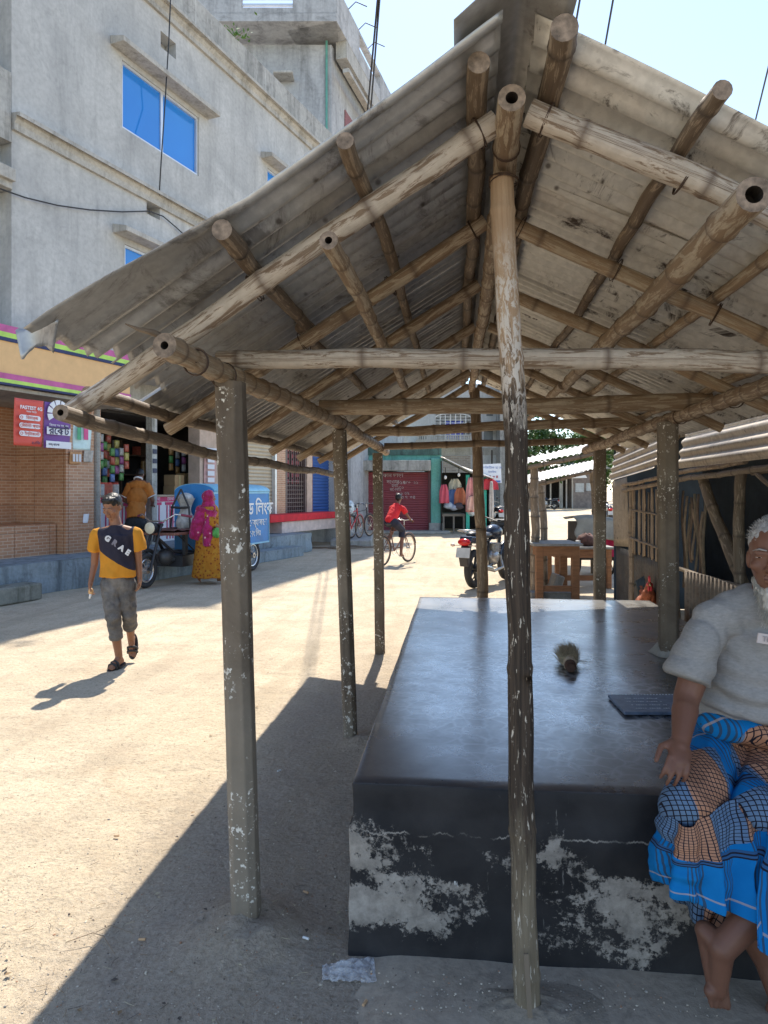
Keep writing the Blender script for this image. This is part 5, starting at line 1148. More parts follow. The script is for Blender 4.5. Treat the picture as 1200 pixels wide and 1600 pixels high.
for i in range(5):
    p = C2W(-1.55+0.33*i*1.2+rr.uniform(-.1, .1), 18.2+rr.uniform(-.5, .5), 0.04); t = thing('bamboo_stick', ('short dark stick', 'long pale bamboo stick', 'split bamboo stick', 'thin crooked stick', 'broken bamboo stick')[i]+' lying by the kerb, %s from the left' % ('first', 'second', 'third', 'fourth', 'fifth')[i], 'stick', p, group='bamboo sticks lying by the kerb')
    L = rr.uniform(0.6, 1.3); MB().tube([(-L/2, rr.uniform(-.2, .2), 0), (0, 0, 0.02), (L/2, rr.uniform(-.2, .2), 0)], 0.02, 8).build('stick', BAMW if i % 2 else BAMD, t)

# ---------------------------------------------------------------- cargo tricycle with blue box
DIRC = V((0.288, 0.958)).normalized(); tp = C2W(-2.91, 13.48, 0); trz = atan2(-DIRC.y, -DIRC.x)+TH
tri = thing('cargo_tricycle', 'black motorised cargo tricycle with a brown plank seat parked at the shop kerb', 'tricycle', tp, trz)
wheel('front_wheel', (2.64, 0, 0.27), 0.27, 0.04, tri, RUB, CHR, 18, 0.05)
for y in (-0.45, 0.45): wheel('rear_wheel', (0, y, 0.29), 0.29, 0.038, tri, RUB, CHR, 18, 0.05)
mb = MB()
for y in (-0.28, 0.28): mb.tube([(-0.6, y, 0.46), (1.7, y, 0.46)], 0.028, 8); mb.tube([(1.7, y, 0.46), (2.05, y*0.3, 0.52), (2.38, 0, 0.78)], 0.026, 8)
mb.tube([(0, -0.5, 0.29), (0, 0.5, 0.29)], 0.025, 8); mb.tube([(2.33, 0, 0.98), (2.42, 0, 0.70)], 0.035, 10); mb.tube([(2.2, 0.28, 0.80), (1.65, 0.3, 0.46)], 0.012, 6); mb.tube([(2.3, 0, 0.84), (1.5, 0.0, 0.80)], 0.024, 8)
for x in (1.55, 1.95): mb.b2(x, x+0.07, 0.24, 0.30, 0.47, 0.80)
mb.b2(1.2, 2.1, -0.25, 0.3, 0.28, 0.46); mb.build('chassis', BK, tri)
mb = MB()
for y in (-0.075, 0.075): mb.tube([(2.34, y, 0.98), (2.64, y, 0.27)], 0.022, 8)
mb.tube([(2.34, -0.09, 0.96), (2.34, 0.09, 0.96)], 0.03, 8); mb.build('fork', BK, tri)
mb = MB(); mb.tube([(2.20, -0.42, 1.10), (2.30, -0.30, 1.13), (2.36, -0.12, 1.02), (2.36, 0.12, 1.02), (2.30, 0.30, 1.13), (2.16, 0.46, 1.10)], 0.013, 8); hb = mb.build('handlebar', CHR, tri)
for y in (-1, 1):
    MB().tube([(2.24, y*0.36, 1.12), (2.14, y*0.50, 1.09)], 0.02, 8).build('grip', P('maroon_grip', (0.2, 0.03, 0.06), 0.7), hb)
mb = MB(); mb.tube([(2.38, 0, 0.92), (2.50, 0, 0.92), (2.545, 0, 0.92)], [0.05, 0.095, 0.10], 18); hl = mb.build('headlight', BK, tri); MB().ell((2.545, 0, 0.92), (0.025, 0.092, 0.092), 16, 8).build('lens', P('cream_lens', (0.70, 0.64, 0.48), 0.3), hl)
mb = MB(); mb.tube([V((2.64, 0, 0.27))+V((cos(a), 0, sin(a)))*0.32 for a in [radians(q) for q in range(20, 170, 12)]], 0.03, 6); mb.build('mudguard', BK, tri)
mb = MB(); mb.ell((2.15, 0.02, 0.44), (0.17, 0.13, 0.14), 14, 8); mb.tube([(2.15, 0.13, 0.4), (1.5, 0.2, 0.36)], 0.035, 8); mb.build('engine', P('greasy_metal', (0.09, 0.09, 0.09), 0.5, 0.6), tri)
mb = MB(); mb.grid(lambda u, v: V((1.5+0.92*u, -0.36+0.72*v, 0.865+0.02*sin(v*9)+0.025*noise.noise(V((u*5, v*5, 1))))), 18, 14); mb.b2(1.5, 2.42, -0.36, 0.36, 0.80, 0.845); mb.build('plank_seat', P('brown_seat', (0.17, 0.075, 0.055), 0.7, var=0.35, scale=10), tri, bevel=0.01)
BLU2 = P('sky_blue_paint', (0.02, 0.20, 0.50), 0.5, var=0.14, scale=2.0, dirt=(0.03, 0.12, 0.26)); PBL = P('pale_blue_paint', (0.22, 0.50, 0.66), 0.5, var=0.12)
bx = thing('blue_cargo_box', 'sky blue round-topped cargo box with white Bengali lettering on the tricycle', 'cargo box', V(tp)+Matrix.Rotation(trz, 3, 'Z') @ V((0.45, 0.13, 0.50)), trz)
prof = [(-0.375, 0), (0.375, 0), (0.375, 0.98)]+[(0.375*cos(a), 0.98+0.13*sin(a)) for a in [radians(q) for q in range(10, 180, 10)]]+[(-0.375, 0.98)]
mb = MB(); mb.prism(prof, (-1.05, 0, 0), (0, 1, 0), (0, 0, 1), 2.1); mb.build('box_body', BLU2, bx, bevel=0.008)
mb = MB(); mb.grid(lambda u, v: V((-1.07+2.1*u, 0.385*cos(pi*v), 0.985+0.135*sin(pi*v))), 8, 16); mb.build('box_lid', PBL, bx, solid=0.012)
mb = MB()
for x in (-1.05, 1.03): mb.b2(x, x+0.02, 0.378, 0.384, 0, 0.98)
mb.b2(-1.03, 1.03, 0.378, 0.384, 0.0, 0.03); mb.b2(-1.03, 1.03, 0.378, 0.384, 0.95, 0.98); mb.build('edge_trim', PBL, bx)
for bdy, sz, x, z, b in ((bn('গোল্ড লিংক'), 0.33, -0.30, 0.66, 0.006), (bn('ভার্জিন টোব্যাকো'), 0.17, -0.22, 0.40, 0.002), (bn('কোং লিঃ'), 0.15, -0.40, 0.20, 0.002)):
    text('lettering', bdy, sz, (x, 0.378, z), (-1, 0, 0), (0, 0, 1), WHT, bx, th=0.004, bold=b)
tb = thing('strapped_sack', 'greyish white sack bound with black straps on the tricycle seat', 'sack', V(tp)+Matrix.Rotation(trz, 3, 'Z') @ V((1.66, 0.08, 0.87)), trz)
mb = MB(); mb.grid(lambda u, v: V(((0.10+0.05*sin(v*3.1*2.2))*cos(2*pi*u), (0.13+0.035*sin(v*3.1*2.2+.4))*sin(2*pi*u), 0.50*v))*(1+0.10*noise.noise(V((cos(2*pi*u)*2, sin(2*pi*u)*2, v*5)))), 20, 14); mb.ell((0, 0, 0.50), (0.11, 0.14, 0.10), 16, 8); mb.build('sack', P('dirty_white_sack', (0.45, 0.45, 0.43), 0.9, var=0.35, scale=14), tb)
mb = MB()
for y in (-0.16, 0.16): mb.tube([(0.16, y*1.15, 0.02), (0.16, y, 0.36), (0.14, 0.0, 0.66)], 0.016, 6)
mb.tube([(0.16, -0.17, 0.36), (0.17, 0, 0.35), (0.16, 0.17, 0.36)], 0.022, 6); mb.build('strap', BK, tb)

# ---------------------------------------------------------------- motorcycles
def motorbike(lab, loc, rz, tank=(0.02, 0.03, 0.05), group='parked motorcycles', lean=0.16):
    t = thing('motorcycle', lab, 'motorcycle', loc, rz, group); t.rotation_euler = (-lean*0+0, lean*0, rz)
    PT_ = P('bike_paint_%d' % int(tank[2]*100), tank, 0.25, 0.2, 0.1); SIL = P('silver_metal', (0.42, 0.42, 0.42), 0.35, 0.8, 0.1)
    for x in (0.0, 1.28):
        w = MB().torus((x, 0, 0.30), (0, 1, 0), 0.245, 0.055, 36, 10).build('wheel', RUB, t)
        mb = MB(); mb.torus((x, 0, 0.30), (0, 1, 0), 0.195, 0.018, 32, 8); mb.disc((x, 0, 0.30), (0, 1, 0), 0.05, 0.14, 16)
        for k in range(5):
            a = 2*pi*k/5+x; mb.beam((x, 0, 0.30), (x+cos(a)*0.19, 0, 0.30+sin(a)*0.19), 0.035, 0.03)
        mb.build('rim', BK, w); MB().disc((x, 0.06, 0.30), (0, 1, 0), 0.11, 0.004, 24).build('brake_disc', SIL, w)
    mb = MB()
    for y in (-0.13, 0.13): mb.tube([(0, y, 0.30), (0.45, y*0.8, 0.34)], 0.022, 8); mb.tube([(-0.02, y, 0.32), (0.15, y, 0.68)], 0.026, 10)
    mb.tube([(0.45, 0, 0.34), (0.55, 0, 0.70), (0.98, 0, 0.88), (1.02, 0, 0.72), (0.85, 0, 0.32), (0.45, 0, 0.28)], 0.026, 8); mb.tube([(0.55, 0, 0.70), (-0.25, 0, 0.78)], 0.024, 8); mb.build('frame', BK, t)
    mb = MB()
    for y in (-0.085, 0.085): mb.tube([(1.02, y, 0.92), (1.28, y, 0.30)], 0.022, 8)
    mb.build('fork', SIL, t)
    mb = MB(); mb.ell((0.66, 0, 0.44), (0.15, 0.13, 0.15), 14, 8); mb.b2(0.58, 0.78, -0.09, 0.09, 0.50, 0.66)
    for k in range(6): mb.b2(0.56, 0.80, -0.11, 0.11, 0.52+k*0.025, 0.528+k*0.025)
    mb.build('engine', SIL, t); mb = MB(); mb.tube([(0.78, -0.1, 0.46), (0.8, -0.14, 0.26), (0.4, -0.16, 0.24), (0.2, -0.17, 0.30), (-0.18, -0.18, 0.36)], [0.02, 0.022, 0.024, 0.045, 0.05], 12); mb.build('exhaust', SIL, t)
    mb = MB(); mb.ell((0.74, 0, 0.83), (0.25, 0.135, 0.125), 18, 10); mb.build('fuel_tank', PT_, t)
    mb = MB(); mb.ell((0.30, 0, 0.80), (0.30, 0.125, 0.055), 16, 8); mb.ell((0.02, 0, 0.83), (0.22, 0.115, 0.06), 16, 8); mb.build('seat', BK, t)
    mb = MB(); mb.prism([(-0.34, 0.72), (0.25, 0.66), (0.32, 0.78), (-0.30, 0.82)], (0, -0.10, 0), (1, 0, 0), (0, 0, 1), -0.2); mb.build('tail_cowl', PT_, t, bevel=0.02)
    mb = MB(); mb.ell((-0.36, 0, 0.73), (0.055, 0.105, 0.055), 14, 8); mb.build('tail_light', P('red_lens', (0.55, 0.01, 0.01), 0.2), t)
    mb = MB(); mb.box((-0.40, 0, 0.575), (0.012, 0.22, 0.15), R=Matrix.Rotation(0.25, 3, 'Y')); pl = mb.build('number_plate', P('plate_white', (0.50, 0.50, 0.48), 0.5), t)
    mb = MB(); mb.prism([(-0.30, 0.70), (-0.42, 0.52), (-0.36, 0.36), (-0.31, 0.38), (-0.24, 0.66)], (0, 0.07, 0), (1, 0, 0), (0, 0, 1), 0.14); mb.build('rear_mudguard', BK, t, bevel=0.01)
    mb = MB(); mb.tube([(0.02, 0.14, 0.86), (-0.28, 0.14, 0.90), (-0.38, 0.08, 0.91), (-0.38, -0.08, 0.91), (-0.28, -0.14, 0.90), (0.02, -0.14, 0.86)], 0.012, 8); mb.build('grab_rail', SIL, t)
    for y in (-1, 1):
        mb = MB(); mb.tube([(-0.32, y*0.05, 0.68), (-0.34, y*0.17, 0.68)], 0.008, 6); mb.ell((-0.34, y*0.20, 0.68), (0.03, 0.04, 0.025), 10, 6); mb.build('indicator', P('amber', (0.6, 0.45, 0.35), 0.3), t)
    mb = MB(); mb.tube([(0.86, -0.36, 1.02), (0.94, -0.22, 1.06), (1.0, 0, 0.98), (0.94, 0.22, 1.06), (0.86, 0.36, 1.02)], 0.012, 8); hb = mb.build('handlebar', BK, t)
    for y in (-1, 1):
        mb = MB(); mb.tube([(0.93, y*0.22, 1.06), (0.95, y*0.30, 1.20)], 0.006, 6); mb.ell((0.95, y*0.32, 1.22), (0.02, 0.065, 0.04), 12, 6); mb.build('mirror', BK, hb)
    mb = MB(); mb.ell((1.13, 0, 0.88), (0.10, 0.12, 0.12), 14, 8); mb.b2(1.0, 1.10, -0.09, 0.09, 0.92, 1.03); mb.build('headlight_cowl', BK, t, bevel=0.01)
    mb = MB(); mb.tube([V((1.28, 0, 0.30))+V((cos(a), 0, sin(a)))*0.33 for a in [radians(q) for q in range(30, 170, 14)]], 0.05, 8); mb.build('front_mudguard', PT_, t)
    mb = MB(); mb.tube([(0.5, 0.1, 0.3), (0.45, 0.27, 0.02)], 0.012, 6); mb.tube([(0.4, -0.2, 0.3), (0.4, 0.2, 0.3)], 0.012, 6); mb.build('side_stand', BK, t)
    return t
a_, b_ = gp(741, 10.95), gp(789, 12.0); mrz = atan2((b_-a_).y, (b_-a_).x)
mc = motorbike('black motorcycle with red tail light parked behind the platform', a_, mrz)
for i, (px, d, ang, lab) in enumerate(((778, 27.5, 100, 'dark motorcycle parked far off beside the clothes stall'),)):
    copy_tree(mc, gp(px, d), TH+radians(ang), lab)
copy_tree(mc, gp(866, 57), TH+radians(150), 'dark motorcycle under the white canopy of the far shophouse')
copy_tree(mc, gp(952, 30), TH+radians(80), 'motorcycle parked beyond the shack edge, just right of the shelter post')
# ---------------------------------------------------------------- posters hung below the fascia
def fpos(px, py, w): u, z = FL(px, py, w); return u, z
def poster(name, lab, cx, ty, by, wpx, w, mat):
    u, z1 = FL(cx, ty, w); _, z0 = FL(cx, by, w); uA, _ = FL(cx-wpx/2, ty, w); uB, _ = FL(cx+wpx/2, ty, w)
    t = thing(name, lab, 'poster', BP((uA+uB)/2, w, z1), BRZ, 'posters hanging at the tiled shop front'); W_ = uB-uA; H_ = z1-z0
    mb = MB(); mb.grid(lambda a, b: V(((a-0.5)*W_, 0.02*sin(a*5+b*2)-0.02, -H_*b)), 16, 12); mb.build('sheet', mat, t, solid=0.002)
    return t, W_, H_
RED = P('poster_red', (0.60, 0.085, 0.06), 0.6, var=0.06); PUR = P('poster_purple', (0.16, 0.06, 0.26), 0.6, var=0.06); PWH = P('poster_white', (0.68, 0.70, 0.74), 0.6, var=0.04); INK = P('ink_dark', (0.05, 0.04, 0.10), 0.6)
wP = -0.03
t, a, h = poster('hanging_poster', 'red hanging poster with three pale rounded labels, leftmost at the tiled shop', 43, 624, 697, 44, wP, RED)
text('lettering', 'FASTEST 4G', a*0.15, (0.02, -0.047, -h*0.19), (1, 0, 0), (0, 0, 1), PWH, t, bold=0.002); text('lettering', bn('সবার জন্য'), a*0.08, (0.02, -0.047, -h*0.27), (1, 0, 0), (0, 0, 1), PWH, t)
for k, bdy in enumerate(('রিচার্জ', 'মিনিট প্যাক', 'ইন্টারনেট')):
    mb = MB(); zc = -h*(0.40+0.17*k); wv = a*0.30; hv = h*0.055; pp = [(wv+hv*cos(q), hv*sin(q)) for q in [radians(x) for x in range(-90, 91, 20)]]+[(-wv+hv*cos(q), hv*sin(q)) for q in [radians(x) for x in range(90, 271, 20)]]
    mb.prism(pp, (0, -0.042, zc), (1, 0, 0), (0, 0, 1), 0.006); pill = mb.build('label_pill', PWH, t); text('lettering', bn(bdy), a*0.13, (0.03, -0.052, zc), (1, 0, 0), (0, 0, 1), RED, pill); MB().torus((-wv, -0.050, zc), (0, 1, 0), hv*0.5, 0.004, 14, 5).build('label_icon', RED, pill)
text('lettering', 'ROBI'.lower() if False else bn('৪.৫জি'), a*0.12, (0.1, -0.047, -h*0.93), (1, 0, 0), (0, 0, 1), INK, t)
t, a, h = poster('hanging_poster', 'purple and white hanging poster with a pale wheel design beside the red poster', 88, 630, 701, 40, wP-0.01, PUR)
mb = MB(); r0, r1 = a*0.22, a*0.44
for k in range(7):
    q0 = radians(-20+k*34); q1 = radians(-20+k*34+28); mb.prism([(r0*cos(q0), r0*sin(q0)), (r1*cos(q0), r1*sin(q0)), (r1*cos((q0+q1)/2), r1*sin((q0+q1)/2)), (r1*cos(q1), r1*sin(q1)), (r0*cos(q1), r0*sin(q1))], (0, -0.042, -h*0.24), (1, 0, 0), (0, 0, 1), 0.006)
mb.build('wheel_design', PWH, t)
mb = MB(); mb.box((0, -0.047, -h*0.62), (a*0.92, 0.006, h*0.16)); mb.box((0, -0.047, -h*0.92), (a*0.98, 0.006, h*0.15)); mb.build('white_band', PWH, t)
text('lettering', bn('রকেট'), a*0.34, (0, -0.053, -h*0.62), (1, 0, 0), (0, 0, 1), INK, t, bold=0.003); text('lettering', bn('বিলের সব সমাধান'), a*0.10, (0, -0.050, -h*0.50), (1, 0, 0), (0, 0, 1), PWH, t); text('lettering', bn('ডাচ্-বাংলা'), a*0.10, (-a*0.2, -0.053, -h*0.92), (1, 0, 0), (0, 0, 1), INK, t)
t, a, h = poster('hanging_poster', 'bundle of pale green and pink sachets hanging right of the purple poster', 127, 660, 703, 27, wP, P('poster_mint', (0.50, 0.66, 0.66), 0.4, var=0.12, scale=15))
mb = MB(); mb.box((-a*0.25, -0.047, -h*0.4), (a*0.22, 0.006, h*0.5)); mb.build('green_print', P('green_print', (0.05, 0.30, 0.15), 0.5), t); mb = MB(); mb.box((a*0.14, -0.047, -h*0.35), (a*0.24, 0.006, h*0.55)); mb.build('pink_print', P('pink_print', (0.58, 0.06, 0.22), 0.5), t)
t, a, h = poster('wall_notice', 'small cream notice with pale rectangles stuck on the tiled pier', 117, 706, 725, 17, 0.73, P('notice_orange', (0.55, 0.30, 0.14), 0.6))
mb = MB()
for x in (-0.28, 0, 0.28): mb.box((x*a, -0.047, -h*0.5), (a*0.2, 0.006, h*0.62))
mb.build('white_print', PWH, t)
t, a, h = poster('wall_notice', 'small torn grey paper stuck right of the cream notice on the tiled pier', 137, 704, 722, 13, 0.73, P('torn_paper', (0.50, 0.47, 0.42), 0.9, var=0.3, scale=20))
t, a, h = poster('wall_notice', 'small white torn sticker low on the tiled pier', 133, 803, 817, 7, 0.73, PWH)
t, a, h = poster('wall_poster', 'pinkish poster with a column of pale boxes on the pier right of the grocery', 327, 713, 756, 17, 0.98, P('poster_pink', (0.55, 0.33, 0.30), 0.6))
mb = MB()
for k in range(4): mb.box((0, -0.047, -h*(0.14+0.24*k)), (a*0.62, 0.006, h*0.17))
mb.build('pale_boxes', PWH, t)
t, a, h = poster('shop_banner', 'white banner with red print above the pink poster by the grocery', 326, 700, 712, 30, 0.9, PWH)
text('lettering', bn('বাজার'), h*0.8, (-a*0.1, -0.05, -h*0.5), (1, 0, 0), (0, 0, 1), RED, t, bold=0.003)
t, a, h = poster('wall_poster', 'dark red tall poster inside the right edge of the grocery', 304, 704, 752, 12, 1.25, P('poster_maroon', (0.20, 0.03, 0.04), 0.6, var=0.3, scale=12))
# shop counter with red-white banner
ub_, _ = FL(155, 0, 1.3); uc_, _ = FL(335, 0, 1.3)
ct2 = thing('shop_counter', 'white shop counter front printed with crimson lines in the grocery', 'counter', BP(ub_, 1.3, pl_h), BRZ)
zc_ = FL(260, 776, 1.3)[1]-pl_h; Lc = uc_-ub_
mb = MB(); mb.b2(0, Lc, 0, 0.5, 0, zc_); mb.build('counter_body', PWH, ct2, bevel=0.01); mb = MB(); mb.b2(-0.02, Lc+0.02, -0.05, 0.55, zc_+0.002, zc_+0.04); mb.build('counter_top', P('worn_wood_top', (0.34, 0.27, 0.20), 0.6), ct2)
CRM = P('crimson_print', (0.52, 0.02, 0.12), 0.6)
mb = MB(); n_ = int(Lc/0.42)
mb.b2(0, Lc, -0.012, -0.002, zc_-0.10, zc_-0.002)
for k in range(n_):
    u = 0.1+k*0.42; mb.b2(u, u+0.30, -0.012, -0.002, zc_-0.17, zc_-0.115)
    for q in (0.04, 0.13, 0.22): mb.b2(u+q, u+q+0.025, -0.012, -0.002, 0.05, zc_-0.175)
    for q in range(3): mb.b2(u+0.27, u+0.37, -0.012, -0.002, 0.12+q*0.13, 0.15+q*0.13)
mb.build('crimson_pattern', CRM, ct2)
for k in range(n_): text('lettering', bn('মেলা'), 0.10, (0.25+k*0.42, -0.013, zc_-0.05), (1, 0, 0), (0, 0, 1), PWH, ct2)
# goods in the grocery
rr = random.Random(21); GC = [(0.10, 0.28, 0.08), (0.45, 0.10, 0.06), (0.5, 0.42, 0.12), (0.12, 0.2, 0.42), (0.5, 0.5, 0.48), (0.36, 0.10, 0.28), (0.4, 0.22, 0.08)]
CN = ['green', 'red', 'yellow', 'blue', 'white', 'purple', 'orange']; PN = ['left', 'middle', 'right']
def strip_packets(px, py, w, n, ci, lab):
    u, z = FL(px, py, w); t = thing('packet_strip', lab, 'snack packets', BP(u, w, z), BRZ, 'strips of snack packets hanging in the grocery'); s = MB(); s.tube([(0, 0.01, 0.4), (0, 0.01, -0.17*n)], 0.004, 4); s.build('string', DARKHOLE, t)
    for k in range(n):
        mb = MB(); mb.grid(lambda a, b: V(((a-0.5)*0.12, -0.02*sin(pi*a)*sin(pi*b), -0.17*k-0.155*b)), 5, 5); mb.grid(lambda a, b: V(((a-0.5)*0.12, 0.02+0.02*sin(pi*a)*sin(pi*b), -0.17*k-0.155*b)), 5, 5); mb.build('packet', P('pack_'+CN[(ci+k*(k % 2)) % 7], GC[(ci+k*(k % 2)) % 7], 0.35, var=0.3, scale=16), t, solid=0.004)
for i, (px, py, n, ci) in enumerate(((158, 678, 4, 4), (164, 690, 6, 0), (170, 680, 5, 1), (176, 700, 5, 0), (183, 688, 4, 2), (190, 700, 4, 4), (198, 694, 3, 1), (268, 700, 3, 6), (278, 694, 4, 3), (288, 702, 3, 4))):
    strip_packets(px, py, 1.7+0.15*(i % 3), n, ci, 'strip of %s snack packets hanging in the dark grocery, %s from the left' % (CN[ci], ['first', 'second', 'third', 'fourth', 'fifth', 'sixth', 'seventh', 'eighth', 'ninth', 'tenth'][i]))
shf = thing('shop_shelf', 'dark loaded wooden shelf along the back of the grocery', 'shelf', BP(uK0+0.1, 3.2, pl_h), BRZ); Ls = uK1-uK0
mb = MB()
for z in (0.5, 0.95, 1.4, 1.85): mb.b2(0, Ls, 0, 0.35, z, z+0.03)
for k in range(5): mb.b2(Ls*k/4, Ls*k/4+0.03, 0.003, 0.345, 0, 2.2)
mb.build('shelf_boards', P('shelf_wood', (0.13, 0.08, 0.05), 0.8), shf)
for i in range(34):
    z = (0.53, 0.98, 1.43, 1.88)[i % 4]+pl_h; u = uK0+0.2+rr.random()*(Ls-0.2); c = rr.randrange(7); t = thing('grocery_item', '%s %s on the dark grocery shelf' % (CN[c], ['tin', 'carton'][i % 2]), 'grocery item', BP(u, 3.35, z), BRZ, 'goods packed on the grocery shelf'); mb = MB(); h = rr.uniform(0.18, 0.32)
    if i % 2: mb.box((0, 0, h/2), (rr.uniform(.12, .25), 0.14, h)); 
    else: mb.cone((0, 0, 0), (0, 0, h), 0.06, 0.06, 14); mb.cone((0, 0, h), (0, 0, h+0.02), 0.045, 0.045, 12)
    mb.build('package', P('pack_'+CN[c], GC[c], 0.35, var=0.3, scale=16), t, bevel=0.008)
CRD = P('cardboard', (0.40, 0.26, 0.13), 0.8, var=0.12)
for px, py, w, s_, lab in ((272, 762, 1.55, (0.30, 0.3, 0.24), 'tan cardboard carton standing on the grocery counter'), (287, 764, 1.9, (0.2, 0.26, 0.3), 'yellowish cardboard carton right of the tan one on the counter')):
    u, z = FL(px, py, w); t = thing('cardboard_box', lab, 'carton', BP(u, w, pl_h+zc_+0.042), BRZ, 'cartons on the grocery counter'); mb = MB(); mb.box((0, 0, s_[2]/2+0.18), s_); mb.box((0, 0, 0.09), (s_[0]*1.1, s_[1], 0.178)); mb.build('carton', CRD, t, bevel=0.008); mb = MB(); mb.box((0, -s_[1]/2-0.003, s_[2]/2+0.18), (0.05, 0.004, s_[2])); mb.build('tape', P('tape', (0.5, 0.4, 0.2), 0.4), t)
for px, c, lab in ((157, 4, 'clear jar of white sweets on the grocery counter'), (163, 1, 'clear jar of red sweets on the grocery counter'), (170, 1, 'jar with a red lid beside the sweets on the counter'), (180, 4, 'pale jar at the right of the counter row')):
    u, z = FL(px, 776, 1.45); t = thing('sweet_jar', lab, 'jar', BP(u, 1.45, pl_h+zc_+0.042), BRZ, 'jars on the grocery counter'); MB().cone((0, 0, 0), (0, 0, 0.2), 0.07, 0.07, 16).build('jar', P('pack_'+CN[c], GC[c], 0.35, var=0.3, scale=16), t); MB().cone((0, 0, 0.2), (0, 0, 0.235), 0.06, 0.06, 16).build('lid', RED, t)

# ---------------------------------------------------------------- things on and around the platform
bp_ = G(888, 1043, 0.556); br = thing('hand_broom', 'short straw hand broom lying on the black platform', 'broom', (bp_.x, bp_.y-0.05, 0.556), radians(-5), scale=1.2)
STR = m_bamboo('broom_straw', (0.46, 0.40, 0.27), (0.60, 0.54, 0.38), (0.10, 0.08, 0.05), 0.3); rr = random.Random(8); mb = MB()
for k in range(1100):
    a = rr.uniform(0, 2*pi); r = 0.023*sqrt(rr.random()); x0, z0 = r*cos(a), 0.03+r*sin(a)*0.9; s0 = V((x0, -0.01, z0)); L = rr.uniform(0.13, 0.23)
    e = V((x0*1.9+rr.gauss(0, 0.012), s0.y+L, max(0.003, 0.045+(z0-0.03)*1.9+rr.gauss(0, 0.008)))); mb.tube([s0, s0.lerp(e, 0.5)+V((x0*0.25, 0, (z0-0.03)*0.25)), e], [0.0014, 0.0012, 0.0007], 3, caps=False)
for k in range(7):
    mb.tube([V((0.02, 0.07, 0.02)), V((0.045+0.01*k, 0.08+0.006*k, 0.015+0.01*(k % 2))), V((0.07+0.004*k, 0.07+rr.uniform(-.01, .03), 0.01))], 0.0008, 3)
mb.build('bristles', P('straw', (0.50, 0.43, 0.29), 0.8, var=0.4, scale=60), br)
mb = MB(); mb.tube([(0, -0.012, 0.03), (0, 0.012, 0.03)], [0.0265, 0.027], 20); mb.build('cloth_band', P('band_cloth', (0.52, 0.42, 0.32), 0.8), br)
mb = MB(); mb.tube([(0, -0.075, 0.026), (0, -0.06, 0.028), (0, -0.012, 0.03)], [0.019, 0.024, 0.025], 18); mb.build('bound_end', P('dark_binding', (0.07, 0.035, 0.022), 0.8, var=0.5, scale=60), br)
for y in (-0.016, -0.03, 0.014): MB().torus((0, y, 0.029), (0, 1, 0), 0.0265, 0.0018, 20, 5).build('cord', P('cord', (0.45, 0.35, 0.25), 0.8), br)
# slate board
s0, s1, s2, s3 = G(950, 1086, 0.57), G(1060, 1086, 0.57), G(1066, 1113, 0.57), G(976, 1113, 0.57); c_ = (s0+s1+s2+s3)/4
sb = thing('name_board', 'flat slate blue board with embossed rows lying beside the seated man', 'board', (c_.x, c_.y, 0.557), 0)
mb = MB(); mb.add([V((p.x, p.y, z)) for z in (0.558, 0.572) for p in (s0, s1, s2, s3)], [(0, 3, 2, 1), (4, 5, 6, 7), (0, 1, 5, 4), (1, 2, 6, 5), (2, 3, 7, 6), (3, 0, 4, 7)]); mb.build('board', P('slate_blue', (0.13, 0.17, 0.25), 0.45, var=0.35, scale=30), sb, True, bevel=0.002)
mb = MB(); lt = P('embossed_grey', (0.50, 0.55, 0.62), 0.5, var=0.4, scale=60); ux = (s1-s0).normalized(); uy = (s0-s3).normalized()
for k in range(4):
    for j in range(16):
        if (k*7+j*5) % 6 == 0 or j*0.0085+0.02*k < 0: continue
        o_ = s3.lerp(s0, 0.18+0.19*k)+ux*(0.055+0.0098*j+0.006*(k % 2)); mb.box((o_.x, o_.y, 0.5735), (0.0065, 0.004, 0.002), rz=0.0)
mb.build('raised_rows', lt, sb, True)
mb = MB()
for j in range(22):
    o_ = s0.lerp(s1, 0.03+j*0.044)-uy*0.004; mb.box((o_.x, o_.y, 0.5735), (0.006, 0.004+0.002*(j % 2), 0.003), rz=0.3*(j % 3))
mb.build('toothed_edge', lt, sb, True)
# clear plastic bag on the ground
pb = Mt('clear_plastic', 0.12, 0, 0.6); pb.b.inputs['Alpha'].default_value = 0.32; pb.b.inputs['Transmission Weight'].default_value = 0.0; pb.col((0.75, 0.75, 0.76)); pb.bump(pb.noise(pb.co(), 30, 6), 0.8, 0.01); pb = pb.m
g_ = G(545, 1523); bg_ = thing('plastic_bag', 'crumpled clear plastic bag on the dust in front of the platform', 'plastic bag', (g_.x, g_.y, 0), TH+0.1)
mb = MB(); mb.grid(lambda u, v: V(((u-0.5)*0.165, (v-0.5)*0.10*(0.7+0.5*u), 0.010+0.030*abs(noise.noise(V((u*4.2, v*3.2, 1))))*(1-abs(u-0.45))+0.006*noise.noise(V((u*14, v*12, 5))))), 46, 26); mb.build('film', pb, bg_, solid=0.0006)
